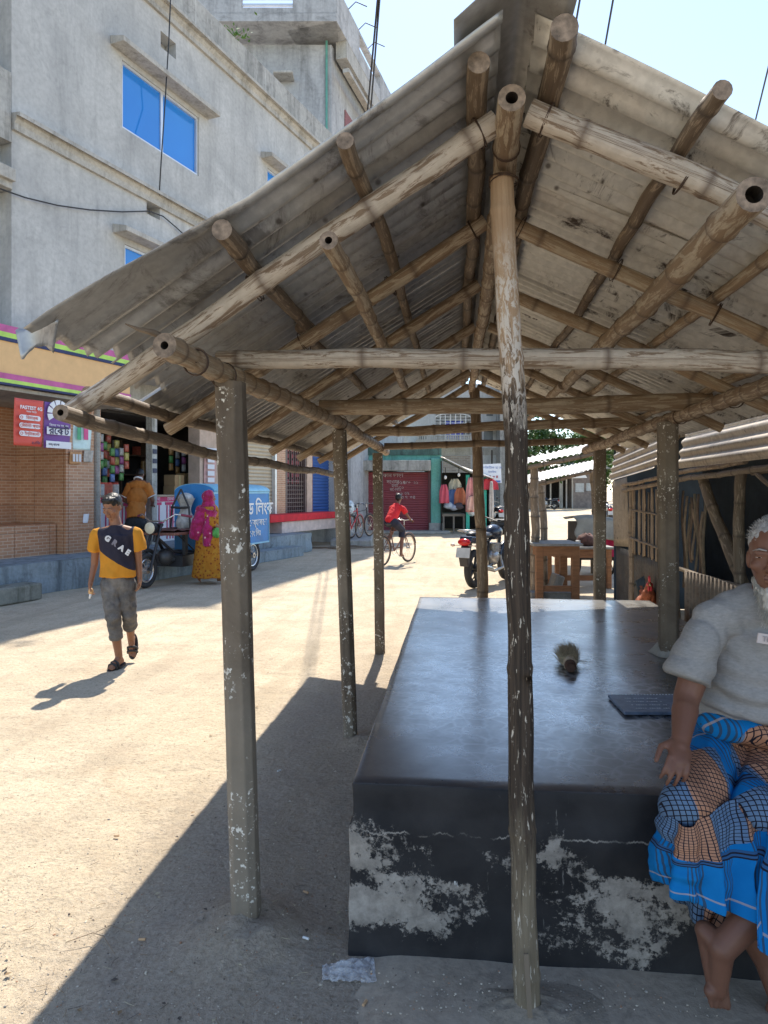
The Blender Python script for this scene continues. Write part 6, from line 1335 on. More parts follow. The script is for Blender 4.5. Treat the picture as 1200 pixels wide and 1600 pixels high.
# cigarette ends, pebbles, straws
FIL = P('cigarette_filter', (0.56, 0.35, 0.19), 0.8); rr = random.Random(15)
for i, (px, py) in enumerate(((478, 1397), (222, 1469), (570, 1571), (436, 1206), (478, 1478), (182, 1310))):
    g_ = G(px, py); t = thing('cigarette_end', ['tan cigarette end in the shade between the front concrete post and the platform', 'cigarette end near the edge of the roof shadow, lower left', 'tan cigarette end nearest the bottom, below the plastic bag', 'small pale cigarette end beside the second concrete post', 'flattened cigarette end just below the tan one beside the platform', 'tiny cigarette end out on the sunlit dust'][i], 'cigarette end', (g_.x, g_.y, gz(g_.x, g_.y)+0.001), rr.uniform(0, 6), 'cigarette ends on the ground')
    MB().cone((-0.011, 0, 0.0045), (0.011, 0, 0.0045), 0.0042, 0.0042, 10).build('butt', FIL if i not in (3, 4) else WHT, t)
g_ = G(160, 1480); t = thing('dry_stalk', 'dry bent straw stalk lying across the roof shadow edge', 'stalk', (g_.x, g_.y, 0.012), 0.3); mb = MB(); mb.tube([(-0.12, 0.03, 0), (-0.04, 0.05, 0.01), (0.0, 0.02, 0.012), (0.05, -0.07, 0.004)], 0.0014, 5); mb.tube([(-0.03, 0.05, 0.01), (0.01, 0.09, 0.005), (0.1, 0.03, 0)], 0.001, 5); mb.build('stalk', BAM, t)
# scattered grit near the camera
rr = random.Random(44); mb = MB()
for k in range(2600):
    px, py = rr.uniform(-60, 1150), 1020+580*rr.random()**0.7; g_ = G(px, py)
    if -0.36 < g_.x < 1.7 and g_.y > 2.2: continue
    r = rr.uniform(0.001, 0.0028)*(1.9 if rr.random() < 0.05 else 1); mb.ell((g_.x, g_.y, gz(g_.x, g_.y)-0.006+r*0.3+(0.026 if g_.x > -0.3 and g_.y > 1.6 else 0)), (r*rr.uniform(.8, 1.6), r*rr.uniform(.8, 1.6), r*0.7), 6, 4, rr.choice((0, 0, 3, 3, 2, 1, 0)), sm=False)
tag(mb.build('grit', [P('grit_pale', (0.55, 0.48, 0.38), 0.9), P('grit_dark', (0.14, 0.11, 0.09), 0.9), P('grit_red', (0.36, 0.20, 0.12), 0.9), P('grit_grey', (0.32, 0.29, 0.25), 0.9)]), kind='stuff', label='small grit and pebbles scattered over the dust', cat='grit')

rr = random.Random(91); mb = MB()
for k in range(260):
    px, py = rr.uniform(-40, 620), 960+640*rr.random()**0.8; g_ = G(px, py)
    if -0.36 < g_.x < 1.7 and g_.y > 1.6: continue
    c = V((g_.x, g_.y, gz(g_.x, g_.y)+0.002)); a = rr.uniform(0, 6.28); u_ = V((cos(a), sin(a), 0)); w_ = V((-sin(a), cos(a), 0)); L = rr.uniform(0.006, 0.022)
    if k % 3: mb.tube([c-u_*L, c+w_*L*0.2+V((0, 0, 0.002)), c+u_*L], 0.0008, 4, rr.randrange(3))
    else: mb.add([c-u_*L*.6, c+w_*L*.4+V((0, 0, .003)), c+u_*L*.6, c-w_*L*.4+V((0, 0, .002))], [(0, 1, 2, 3)], rr.randrange(3))
tag(mb.build('litter', [P('dry_leaf', (0.26, 0.17, 0.09), 0.9), P('straw_bit', (0.5, 0.42, 0.28), 0.9), P('dark_bit', (0.09, 0.07, 0.055), 0.9)]), kind='stuff', label='dry leaf scraps and straw bits on the dust', cat='litter')
WELD = True
# ---------------------------------------------------------------- people
def cap(mb, p0, p1, r0, r1, n=12):
    p0, p1 = V(p0), V(p1); d = p1-p0
    if d.length < 1e-5: mb.ell(p0, r0, n, 8); return
    t = d.normalized(); A = [radians(x) for x in (-88, -65, -40, -18, 0)]
    mb.tube([p0+t*(r0*sin(a)) for a in A]+[p1-t*(r1*sin(a)) for a in A[::-1]], [r0*cos(a) for a in A]+[r1*cos(a) for a in A[::-1]], n)
def chain(mb, pts, rs):
    for a, b, r, q in zip(pts, pts[1:], rs, rs[1:]): cap(mb, a, b, r, q)
def blob(name, mb, mat, parent, voxel=0.007, smooth=3, world=False, folds=None, attrs=None, cut=None, infl=None):
    if infl is None: infl = 0.0 if name in ('body', 'hair', 'beard') else 0.004
    me = mb.mesh(name+'_src'); bm = bmesh.new(); bm.from_mesh(me); bmesh.ops.recalc_face_normals(bm, faces=bm.faces); bm.to_mesh(me); bm.free(); o = bpy.data.objects.new('tmp', me); COL.objects.link(o)
    m = o.modifiers.new('r', 'REMESH'); m.mode = 'VOXEL'; m.voxel_size = voxel; m.adaptivity = 0
    if smooth: s = o.modifiers.new('s', 'SMOOTH'); s.factor = 0.6; s.iterations = smooth
    dg = bpy.context.evaluated_depsgraph_get(); me2 = bpy.data.meshes.new_from_object(o.evaluated_get(dg)); bpy.data.objects.remove(o); bpy.data.meshes.remove(me)
    if folds or infl:
        folds = folds or (lambda p: 0.0)
        ns = [v.normal.copy() for v in me2.vertices]
        for v, n in zip(me2.vertices, ns): v.co += n*(folds(v.co)+infl)
    if cut:
        bm = bmesh.new(); bm.from_mesh(me2); bmesh.ops.delete(bm, geom=[v for v in bm.verts if cut(v.co)], context='VERTS'); bm.to_mesh(me2); bm.free()
    me2.materials.clear(); setmats(me2, mat); me2.name = name
    me2.polygons.foreach_set('use_smooth', [True]*len(me2.polygons))
    if isinstance(mat, (list, tuple)) and attrs:
        for p in me2.polygons: p.material_index = attrs(p.center, p.normal)
    return link(name, me2, parent, world)
def head(mb, c, R, h):
    c = V(c)
    def q(x, y, z): return c+R @ V((x*h, y*h, z*h))
    def E(x, y, z, a, b, d): mb.ell(q(x, y, z), (a*h, b*h, d*h), 18, 12, R=R)
    def C(a, b, r, s): cap(mb, q(*a), q(*b), r*h, s*h, 10)
    E(0, -.07, .15, .325, .41, .345); E(0, .05, -.06, .285, .33, .36); E(0, .09, -.26, .215, .255, .20); E(0, .265, -.39, .085, .085, .075)
    C((0, .37, .04), (0, .465, -.115), .028, .048); E(-.05, .405, -.135, .04, .05, .035); E(.05, .405, -.135, .04, .05, .035)
    C((-.17, .325, .085), (-.05, .36, .07), .035, .03); C((.17, .325, .085), (.05, .36, .07), .035, .03)
    E(-.165, .25, -.09, .10, .10, .085); E(.165, .25, -.09, .10, .10, .085)
    C((-.075, .375, -.225), (.075, .375, -.225), .022, .022); C((-.06, .368, -.275), (.06, .368, -.275), .028, .028)
    E(-.315, -.03, -.03, .04, .085, .125); E(.315, -.03, -.03, .04, .085, .125)
    E(-.135, .315, .025, .062, .045, .038); E(.135, .315, .025, .062, .045, .038)
    return q
def hand(mb, wrist, fwd, up, s=1.0, thumb=1, curl=(0.5, 0.55, 0.6, 0.65), spread=0.10, tc=0.5):
    wrist, fwd, up = V(wrist), V(fwd).normalized(), V(up); up = (up-fwd*up.dot(fwd)).normalized(); sd = fwd.cross(up).normalized()*thumb
    R = Matrix((sd, fwd, up)).transposed()
    mb.ell(wrist+fwd*0.045*s, (0.038*s, 0.052*s, 0.017*s), 14, 10, R=R); mb.ell(wrist+fwd*0.025*s+sd*0.018*s-up*0.006*s, (0.022*s, 0.035*s, 0.016*s), 12, 8, R=R)
    cap(mb, wrist-fwd*0.02*s, wrist+fwd*0.03*s, 0.024*s, 0.024*s)
    for k, (off, L) in enumerate(((0.028, 0.072), (0.0095, 0.080), (-0.0095, 0.075), (-0.028, 0.058))):
        p = wrist+fwd*(0.082-0.004*abs(k-1))*s+sd*off*s; a = 0.15; d0 = (fwd+sd*(1.5-k)*spread).normalized(); r = 0.0088*s
        for j, f in enumerate((0.45, 0.3, 0.25)):
            a += curl[k]*(0.55 if j == 0 else 1.0); d = d0*cos(a)-up*sin(a); e = p+d*L*f*s; cap(mb, p, e, r, r*0.9, 10); p = e; r *= 0.9
    p = wrist+fwd*0.022*s+sd*0.028*s; d = (fwd*0.75+sd*0.75-up*0.15).normalized(); e = p+d*0.038*s; cap(mb, p, e, 0.0125*s, 0.010*s, 10)
    d = (fwd*1.0+sd*0.35*(1-tc)-up*0.5*tc-sd*0.2*tc).normalized(); e2 = e+d*0.03*s; cap(mb, e, e2, 0.010*s, 0.009*s, 10); cap(mb, e2, e2+d*0.022*s, 0.009*s, 0.0075*s, 10)
def foot(mb, ankle, toe_dir, sole, s=1.0):
    ankle, t = V(ankle), V(toe_dir).normalized(); up = -(V(sole)-t*V(sole).dot(t)).normalized(); sd = t.cross(up)
    heel = ankle-t*0.035*s-up*0.045*s; ball = ankle+t*0.11*s-up*0.058*s
    cap(mb, ankle, heel, 0.032*s, 0.028*s); cap(mb, heel, ball, 0.026*s, 0.024*s); cap(mb, ankle, ball+up*0.008*s, 0.034*s, 0.024*s); cap(mb, ball-sd*0.022*s, ball+sd*0.022*s, 0.020*s, 0.019*s)
    for k in range(5):
        o_ = (k-2)*0.0145*s; b = ball+sd*o_+t*0.012*s; L = (0.040, 0.036, 0.032, 0.028, 0.022)[k]*s; r = (0.0125, 0.009, 0.0085, 0.008, 0.0075)[k]*s
        cap(mb, b, b+t*L-up*0.004*s, r, r*0.85, 8)
    return heel, ball, up, sd
def m_skin(name, c, sub=0.06):
    m = Mt(name, 0.52, 0, 0.4); co = m.co(); k = m.mix(m.ramp(m.noise(co, 9, 5), [(0.3, 0.0), (0.7, 1.0)]), c, tuple(x*0.78 for x in c)); k = m.mix(m.math('MULTIPLY', m.noise(m.co(loc=(2, 2, 2)), 3.5, 3), 0.35), k, (c[0]*1.1, c[1]*0.7, c[2]*0.65))
    m.col(k); m.b.inputs['Subsurface Weight'].default_value = sub; m.b.inputs['Subsurface Radius'].default_value = (0.012, 0.004, 0.002); m.b.inputs['Subsurface Scale'].default_value = 1.0; m.bump(m.noise(co, 160, 4), 0.12, 0.001); return m.m
SKB = m_skin('brown_skin', (0.27, 0.135, 0.075)); SKD = m_skin('deep_brown_skin', (0.22, 0.105, 0.062)); SKO = m_skin('weathered_skin', (0.185, 0.09, 0.056), 0.05)
HAIR = Mt('black_hair', 0.45, 0, 0.4); HAIR.col((0.012, 0.010, 0.009)); HAIR.bump(HAIR.noise(HAIR.co(scale=(90, 90, 12)), 1, 4), 0.8, 0.006); HAIR = HAIR.m
EYEW = P('eye_white', (0.55, 0.50, 0.46), 0.3, var=0.05); EYED = P('eye_dark', (0.02, 0.012, 0.01), 0.2)
def eyes(q, R, h, parent, shut=0.35):
    for sx in (-1, 1):
        e = MB().ell(q(sx*.135, .325, .02), (.052*h, .04*h, .016*h*(1-shut)+0.0005), 14, 8, R=R).build('eye', EYEW, parent); MB().ell(q(sx*.135, .352, .018), (.022*h, .018*h, .02*h*(1-shut)+0.001), 10, 8, R=R).build('iris', EYED, e)
        mb = MB(); mb.tube([q(sx*.05, .392, .10), q(sx*.12, .375, .118), q(sx*.205, .315, .095)], [.006*h, .009*h, .004*h], 6); mb.build('eyebrow', HAIR, parent)
    MB().tube([q(-.075, .393, -.248), q(0, .405, -.250), q(.075, .393, -.248)], .006*h, 6).build('mouth_line', P('lip_dark', (0.12, 0.045, 0.04), 0.5), parent)
def fold(amp, f, seed=0, zs=0.6):
    def g(p): return amp*(noise.noise(V((p.x*f+seed, p.y*f, p.z*f*zs)))+0.6*noise.noise(V((p.x*f*2.3, p.y*f*2.3+seed, p.z*f*1.4))))
    return g
def RF_(f, up=(0, 0, 1)):
    f = V(f).normalized(); up = V(up); r = f.cross(up).normalized(); u = r.cross(f); return Matrix((r, f, u)).transposed()

# ---- boy walking (local: faces -y towards the camera, x = picture right)
bp0 = G(190, 1042); boy = thing('person', 'boy in a yellow and navy shirt and grey jeans walking in the sunlit street', 'person', (bp0.x, bp0.y, 0), TH)
s_ = 5.95/F
def B(px, py, y=0.0):   # picture position at the boy's depth plus y away
    d = 5.95+y; return V(((px-600)/F*d-(190-600)/F*5.95, y, EYE-(py-HZ)/F*d))
J = dict(hd=B(175, 793, -.03), nk=B(183, 828, 0), ch=B(183, 850, .02), pv=B(184, 912, .02), sR=B(150, 836, .0), sL=B(214, 834, .0), eR=B(147, 884, .03), wR=B(141, 912, -.04), eL=B(217, 880, .06), wL=B(219, 906, .05), hR=B(173, 915, .0), hL=B(196, 915, .02), kR=B(177, 968, -.07), aR=B(186, 1032, .0), kL=B(202, 962, .02), aL=B(205, 1003, .20))
sk_ = MB(); Rh = RF_((-0.22, -1, -0.42)); hh = 0.215; q = head(sk_, J['hd'], Rh, hh)
chain(sk_, [J['hd']+V((0.0, 0.02, -0.05)), J['nk']], [0.045, 0.05]); chain(sk_, [J['nk'], J['ch'], J['pv']], [0.06, 0.085, 0.085])
for S in 'RL':
    chain(sk_, [J['nk'], J['s'+S], J['e'+S], J['w'+S]], [0.05, 0.042, 0.030, 0.021]); chain(sk_, [J['pv'], J['h'+S], J['k'+S], J['a'+S]], [0.07, 0.07, 0.048, 0.030])
chain(sk_, [J['kR'], J['kR'].lerp(J['aR'], 0.35), J['aR']], [0.045, 0.045, 0.028]); chain(sk_, [J['kL'], J['kL'].lerp(J['aL'], 0.35), J['aL']], [0.045, 0.045, 0.028])
hand(sk_, J['wR'], (-0.05, -0.2, -1), (-1, -0.3, 0), 0.82, -1, (0.55, 0.6, 0.65, 0.7)); hand(sk_, J['wL'], (0.05, -0.15, -1), (1, 0.2, 0), 0.82, 1, (0.45, 0.5, 0.5, 0.55))
fR = foot(sk_, J['aR'], (-0.25, -1, -0.12), (0, 0.1, -1), 0.86); fL = foot(sk_, J['aL'], (0.1, -0.5, -0.85), (0, 0.85, -0.5), 0.86)
body = blob('body', sk_, SKB, boy, 0.0058, 2)
eyes(q, Rh, hh, body, 0.75)
def hair(q, R, h, parent, mat=HAIR, seed=0, vox=0.006, thick=1.0, low=-0.2):
    mb = MB(); mb.ell(q(0, -.10, .20), (.35*h*thick, .42*h*thick, .35*h*thick), 18, 12, R=R); mb.ell(q(0, -.18, .02), (.325*h, .33*h, .30*h), 16, 10, R=R); mb.ell(q(0, .16, .37), (.27*h, .20*h, .14*h), 16, 10, R=R)
    rr = random.Random(seed)
    for k in range(60):
        a = rr.uniform(0, 2*pi); b = rr.uniform(0.1, 1.25); p = q(.34*sin(b)*cos(a), -.08+.42*sin(b)*sin(a), .17+.355*cos(b)); d = R @ V((rr.uniform(-.3, .3), rr.uniform(.2, .8), rr.uniform(-.1, .5))); cap(mb, p, p+d*h*0.10, .022*h, .008*h, 6)
    return blob('hair', mb, mat, parent, vox, 1, folds=fold(0.003, 60, seed))
hair(q, Rh, hh, body, seed=2)
YEL = (0.58, 0.26, 0.03); NVY = (0.028, 0.026, 0.04)
m = Mt('yellow_navy_jersey', 0.85, 0, 0.2); sp = m.sep(m.co()); hx, hz_ = 0.0, B(0, 880).z
diag = m.math('ADD', sp[2], m.math('MULTIPLY', sp[0], 0.62)); ax_ = m.math('ABSOLUTE', m.math('ADD', sp[0], 0.035))
isn = m.math('MULTIPLY', m.math('GREATER_THAN', diag, B(0, 875).z-0.03), m.math('LESS_THAN', ax_, 0.150))
k = m.mix(isn, m.mix(m.noise(m.co(), 8, 4), YEL, (0.48, 0.20, 0.02)), NVY); m.col(k); m.bump(m.noise(m.co(), 10, 4), 0.4, 0.02); JER = m.m
sh = MB(); up_ = V((0, 0, 1))
sh.grid(lambda u, v: (lambda t, c, a: V((c.x+a[0]*cos(2*pi*u), c.y+a[1]*sin(2*pi*u), c.z)))(v, B(181+2*v, 829+76*v, 0.01), ((0.105+0.055*min(1, v*5)-0.02*v+0.018*max(0, v-.7), 0.075+0.03*min(1, v*4)+0.01*v))), 28, 14)
c0 = B(181, 829, 0.01); c1 = B(183, 905, 0.01); 
sh.ell(B(182, 842, 0.01), (0.155, 0.095, 0.06), 18, 10); sh.ell(B(183, 880, 0.01), (0.145, 0.10, 0.17), 18, 10); sh.cone(B(183, 870, .01), B(183, 904, .01), 0.115, 0.125, 20)
sh2 = MB()
sh2.ell(B(182, 845, 0.01), (0.155, 0.095, 0.075), 18, 10)
nn = 14; rg = []
for i in range(nn+1):
    t = i/nn; c = B(182.5+1.5*t, 836+67*t, 0.01); a = 0.158-0.03*sin(t*pi)*0.5-0.012*t; b = 0.098+0.012*t; rg.append([c+V((a*cos(2*pi*k/28), b*sin(2*pi*k/28), 0.004*sin(k*1.3) if i == nn else 0)) for k in range(28)])
vs = [p for r in rg for p in r]; fs = [(i*28+k, i*28+(k+1) % 28, (i+1)*28+(k+1) % 28, (i+1)*28+k) for i in range(nn) for k in range(28)]+[tuple(range(28)), tuple(range(nn*28, nn*28+28))[::-1]]; sh2.add(vs, fs)
for S, tip in (('R', B(146, 862, .02)), ('L', B(219, 860, .03))): cap(sh2, J['s'+S]+V((0.02 if S == 'R' else -0.02, 0, 0)), J['s'+S], 0.055, 0.05); sh2.tube([J['s'+S], tip], [0.052, 0.058], 16)
sh2.tube([B(183, 838, 0), B(182, 822, 0)], [0.085, 0.060], 18); chain(sh2, [J['sR']+V((0.02, 0, -.005)), B(184, 832, 0), J['sL']+V((-0.02, 0, -.005))], [0.048, 0.062, 0.048])
o = blob('jersey', sh2, JER, body, 0.0065, 3, folds=fold(0.010, 13, 3, 0.5))
PRN = P('jersey_print', (0.55, 0.55, 0.56), 0.7, var=0.15)
def on_front(px, py, y=-0.125): return B(px, py, y)
ux_ = (B(205, 868)-B(172, 846)).normalized()
for ch, px, py in (('G', 168, 843), ('R', 179, 850), ('A', 190, 858), ('E', 200, 865)):
    yy = -0.122+0.9*(abs(px-184)*s_)**2*3; text('jersey_letter', ch, 0.062, B(px, py, yy), (ux_.x, 0, ux_.z), (-ux_.z, 0, ux_.x), PRN if ch != 'R' else P('jersey_print_dim', (0.16, 0.15, 0.18), 0.7), o, th=0.006, bold=0.004)
JNS = Mt('grey_faded_denim', 0.9, 0, 0.2); _c = JNS.co(); JNS.col(JNS.ramp(JNS.noise(_c, 7, 7, 0.7), [(0.3, (0.055, 0.052, 0.05)), (0.7, (0.21, 0.195, 0.18))])); JNS.bump(JNS.noise(_c, 14, 5), 0.5, 0.012); JNS = JNS.m
jn = MB(); chain(jn, [B(184, 902, .01), J['pv']], [0.098, 0.10])
for S in 'RL':
    cu_ = J['k'+S].lerp(J['a'+S], 0.52); chain(jn, [J['h'+S], J['k'+S]], [0.082, 0.060]); jn.tube([J['k'+S], cu_], [0.058, 0.052], 16); d = (cu_-J['k'+S]).normalized(); jn.ell(J['k'+S], 0.06, 14, 9)
    jn.tube([cu_-d*0.028, cu_+d*0.006], [0.059, 0.058], 16)
blob('jeans', jn, JNS, body, 0.0065, 2, folds=fold(0.009, 16, 7, 1.4))
SND = P('sandal_rubber', (0.03, 0.028, 0.028), 0.7)
def sandal(F_, t, s, parent):
    heel, ball, up, sd = F_; t = V(t).normalized(); t = (t-up*t.dot(up)).normalized(); mb = MB(); c = heel.lerp(ball, 0.55)-up*0.030*s; pts = []
    for k in range(20):
        a = 2*pi*k/20; pts.append((0.046*s*sin(a)*(1.0+0.12*cos(a)), 0.132*s*cos(a)))
    mb.prism(pts, c-up*0.012*s, sd, t, 0.018*s if sd.cross(t).dot(up) > 0 else -0.018*s)
    mb.tube([ball-sd*0.046*s-up*0.025*s, ball-sd*0.034*s+up*0.018*s, ball+up*0.032*s, ball+sd*0.034*s+up*0.018*s, ball+sd*0.046*s-up*0.025*s], 0.012*s, 8); mb.tube([ball-t*0.035*s-sd*0.046*s-up*0.02*s, ball-t*0.035*s-sd*0.032*s+up*0.03*s, ball-t*0.035*s+up*0.046*s, ball-t*0.035*s+sd*0.032*s+up*0.03*s, ball-t*0.035*s+sd*0.046*s-up*0.02*s], 0.013*s, 8); mb.build('sandal', SND, parent)
sandal(fR, (-0.25, -1, -0.12), 0.9, body); sandal(fL, (0.1, -0.5, -0.85), 0.9, body)
p = boy.location; w = Matrix.Rotation(TH, 3, 'Z') @ (J['wR']+V((-0.005, -0.035, -0.075)))+V(p)
t = thing('snack', 'small snack in a pale wrapper held in the walking boy\'s hand', 'snack', w, TH); MB().ell((0.02, 0, 0.0), (0.022, 0.018, 0.03), 12, 8).build('snack', P('golden_snack', (0.55, 0.33, 0.15), 0.6), t); MB().tube([(0.02, 0, -0.02), (0.01, -0.005, -0.06)], [0.014, 0.006], 8).build('wrapper', WHT, t)

# ---- child riding the bicycle (bicycle frame axes)
M_ = Matrix.LocRotScale(V(ride), Euler((0, 0, ride_rz)), V((0.92,)*3))
cy = thing('person', 'child in a bright red shirt and dark shorts riding the brown bicycle', 'person', ride, ride_rz, scale=0.92)
mb = MB(); hd_ = V((0.13, 0.0, 1.46)); Rc = RF_((0.95, 0.35, -0.12)); q = head(mb, hd_, Rc, 0.21)
nk, pv = V((0.06, 0, 1.30)), V((-0.22, 0, 0.98)); chain(mb, [hd_-V((0, 0, .05)), nk, V((-0.04, 0, 1.18)), pv], [0.045, 0.06, 0.10, 0.10])
for sy in (-1, 1):
    chain(mb, [nk, V((0.06, sy*0.14, 1.25)), V((0.16, sy*0.20, 1.10)), V((0.25, sy*0.25, 0.975))], [0.05, 0.042, 0.03, 0.022]); hand(mb, V((0.25, sy*0.25, 0.975)), (0.8, 0, -0.25), (0.2, 0, 1), 0.75, -sy, (1.2, 1.2, 1.2, 1.2))
    kn, an = (V((0.14, sy*0.10, 0.74)), V((0.02, sy*0.13, 0.24))) if sy < 0 else (V((0.14, sy*0.10, 0.90)), V((-0.10, sy*0.13, 0.50)))
    chain(mb, [pv, V((-0.18, sy*0.08, 0.93)), kn, an], [0.08, 0.075, 0.052, 0.032]); foot(mb, an, (1, 0, -0.1), (0, 0, -1), 0.8)
body = blob('body', mb, SKD, cy, 0.0075, 2); hair(q, Rc, 0.21, body, seed=5, vox=0.008)
mb = MB(); chain(mb, [V((0.04, 0, 1.255)), V((-0.06, 0, 1.14)), V((-0.2, 0, 0.99))], [0.11, 0.125, 0.125])
for sy in (-1, 1): chain(mb, [V((0.05, sy*0.09, 1.26)), V((0.07, sy*0.15, 1.24))], [0.06, 0.055]); mb.tube([V((0.07, sy*0.15, 1.24)), V((0.13, sy*0.19, 1.14))], [0.055, 0.056], 14)
blob('red_shirt', mb, P('red_cotton', (0.62, 0.015, 0.02), 0.85, var=0.15), body, 0.008, 2, folds=fold(0.008, 14, 4))
mb = MB()
for sy in (-1, 1):
    kn = V((0.12, sy*0.10, 0.755)) if sy < 0 else V((0.12, sy*0.10, 0.90)); chain(mb, [V((-0.2, sy*0.05, 0.95)), V((-0.16, sy*0.085, 0.92)), kn], [0.105, 0.095, 0.07])
    if sy < 0: mb.tube([kn, kn+V((-0.03, 0, -0.16))], [0.068, 0.064], 14)
blob('shorts', mb, P('dark_navy_cotton', (0.02, 0.02, 0.035), 0.9), body, 0.008, 2)

# ---- woman in a magenta shawl
wp = gp(326, 11.55); wm = thing('person', 'woman in a magenta headscarf and mustard patterned dress walking past the tricycle', 'person', wp, TH)
mb = MB(); hd_ = V((0.02, 0, 1.395)); Rw = RF_((0.85, 0.5, -0.1)); q = head(mb, hd_, Rw, 0.21)
chain(mb, [hd_-V((0, 0, .06)), V((0, 0, 1.25)), V((0, 0, 1.1)), V((0, 0, 0.85))], [0.05, 0.06, 0.10, 0.12])
for sy, kn, an in ((-1, V((0.06, -0.05, 0.46)), V((-0.17, 0, 0.16))), (1, V((0.10, 0.08, 0.46)), V((0.16, 0.1, 0.08)))):
    chain(mb, [V((0, 0, 0.85)), kn, an], [0.10, 0.06, 0.035])
    foot(mb, an, (0.65, -0.1, -0.8) if sy < 0 else (1, 0.2, 0), (-0.8, 0, -0.6) if sy < 0 else (0, 0, -1), 0.85)
chain(mb, [V((0, -0.1, 1.2)), V((0.1, -0.17, 0.98)), V((0.22, -0.1, 0.88))], [0.05, 0.04, 0.025]); hand(mb, V((0.22, -0.1, 0.88)), (1, 0, -0.3), (0, -1, 0), 0.8, 1)
body = blob('body', mb, SKB, wm, 0.008, 2); eyes(q, Rw, 0.21, body)
m = Mt('mustard_print', 0.9, 0, 0.2); co = m.co(); k = m.mix(m.ramp(m.voro(co, 20), [(0.25, 1.0), (0.4, 0.0)]), (0.40, 0.16, 0.02), (0.20, 0.04, 0.015)); k = m.mix(m.ramp(m.noise(co, 15, 5, 0.7), [(0.5, 0.0), (0.6, 0.8)]), k, (0.44, 0.23, 0.03)); m.col(k); MUS = m.m
mb = MB(); nn = 16
def skirt(u, v):
    a = 2*pi*u; r = 0.13+0.15*(1-v)**0.8; return V((0.015+r*cos(a)*(1+0.04*sin(6*a)*(1-v)), r*0.85*sin(a)*(1+0.04*cos(5*a)*(1-v)), 0.10+1.13*v))
mb.grid(skirt, 48, 20); vs = [skirt(k/24, 0) for k in range(24)]; mb.add(vs, [tuple(range(24))]); mb.ell((0, 0, 1.16), (0.17, 0.12, 0.14), 16, 10)
chain(mb, [V((0, -0.1, 1.18)), V((0.09, -0.16, 0.99))], [0.075, 0.075]); blob('mustard_dress', mb, MUS, body, 0.009, 1, folds=fold(0.012, 9, 4, 0.4))
m = Mt('magenta_print', 0.7, 0, 0.3); co = m.co(); k = m.mix(m.ramp(m.noise(co, 7, 6, 0.7), [(0.42, 0.0), (0.55, 1.0)]), (0.24, 0.003, 0.04), (0.36, 0.012, 0.12)); v_ = m.voro(co, 9); k = m.mix(m.ramp(v_, [(0.10, 0.9), (0.17, 0.0)]), k, (0.70, 0.42, 0.45)); m.col(k); m.b.inputs['Sheen Weight'].default_value = 0.3; m.bump(m.noise(m.co(scale=(18, 18, 3)), 1, 4), 0.6, 0.02); MAG = m.m
mb = MB(); mb.ell(q(0, -.14, .06), (.40*.21, .46*.21, .52*.21), 18, 12, R=Rw); chain(mb, [hd_-V((0.02, 0, .07)), V((-0.015, 0, 1.22))], [0.085, 0.12]); mb.ell((-0.02, 0, 1.17), (0.175, 0.14, 0.13), 18, 10)
mb.tube([V((-0.06, -0.06, 1.2)), V((-0.12, -0.12, 0.98)), V((-0.17, -0.12, 0.82)), V((-0.20, -0.10, 0.74))], [0.12, 0.12, 0.10, 0.085], 16); mb.tube([V((0.06, -0.10, 1.17)), V((0.03, -0.16, 0.9)), V((0.02, -0.16, 0.62))], [0.10, 0.075, 0.07], 14); mb.tube([V((-0.02, 0.05, 1.2)), V((-0.08, 0.04, 0.9))], [0.12, 0.13], 14)
blob('magenta_shawl', mb, MAG, body, 0.008, 1, folds=fold(0.016, 14, 9, 0.35), cut=lambda p: (p-q(.0, .42, -.02)).length < 0.068)
mb = MB(); mb.ell((0.17, -0.17, 0.83), (0.07, 0.05, 0.08), 14, 10); o = blob('tmpb', mb, P('green_bag', (0.08, 0.34, 0.07), 0.5, var=0.3, scale=20), None, 0.008, 1, folds=fold(0.01, 20)); o.name = 'shoulder_bag'
o.location = wp; o.rotation_euler = (0, 0, TH); tag(o, 'small green bag carried at the hip of the woman in the magenta scarf', 'bag')

# ---- man in the orange shirt leaning over the shop counter
mp = BP(FL(212, 800, 0.85)[0], 0.85, pl_h); mn = thing('person', 'person in an orange brown shirt leaning forward at the grocery counter, seen from behind', 'person', mp, TH+radians(4))
zz = mp.z; d_ = (mp.y*cos(TH)-mp.x*sin(TH)); print('shopper d', d_, 'feet px', 767+(EYE-zz)*F/d_)
def Mz(py): return EYE-(py-HZ)*d_/F-zz
mb = MB(); hd_ = V((0.0, 0.30, Mz(742))); Rm = RF_((0, 1, -0.9)); q = head(mb, hd_, Rm, 0.22); pv = V((0, -0.02, Mz(812))); nk = V((0, 0.2, Mz(751))); chain(mb, [hd_, nk, nk.lerp(pv, 0.5)+V((0, 0.0, 0)), pv], [0.055, 0.06, 0.09, 0.10])
for sx in (-1, 1):
    sh_ = V((sx*0.18, 0.18, Mz(758))); chain(mb, [nk, sh_, V((sx*0.26, 0.20, Mz(782))), V((sx*0.20, 0.42, Mz(790)))], [0.06, 0.055, 0.04, 0.028]); hand(mb, V((sx*0.20, 0.42, Mz(790))), (0, 1, -0.1), (0, 0, 1), 0.9, -sx)
    chain(mb, [pv, V((sx*0.09, -0.01, pv.z-0.05)), V((sx*0.11, 0.03, 0.47*1.0)), V((sx*0.12, 0.0, 0.09))], [0.1, 0.09, 0.06, 0.04]); foot(mb, V((sx*0.12, 0, 0.075)), (0, 1, 0), (0, 0, -1))
body = blob('body', mb, SKD, mn, 0.009, 2); hair(q, Rm, 0.22, body, seed=9, vox=0.009)
ORS = P('orange_brown_cotton', (0.46, 0.155, 0.025), 0.85, var=0.2, scale=5)
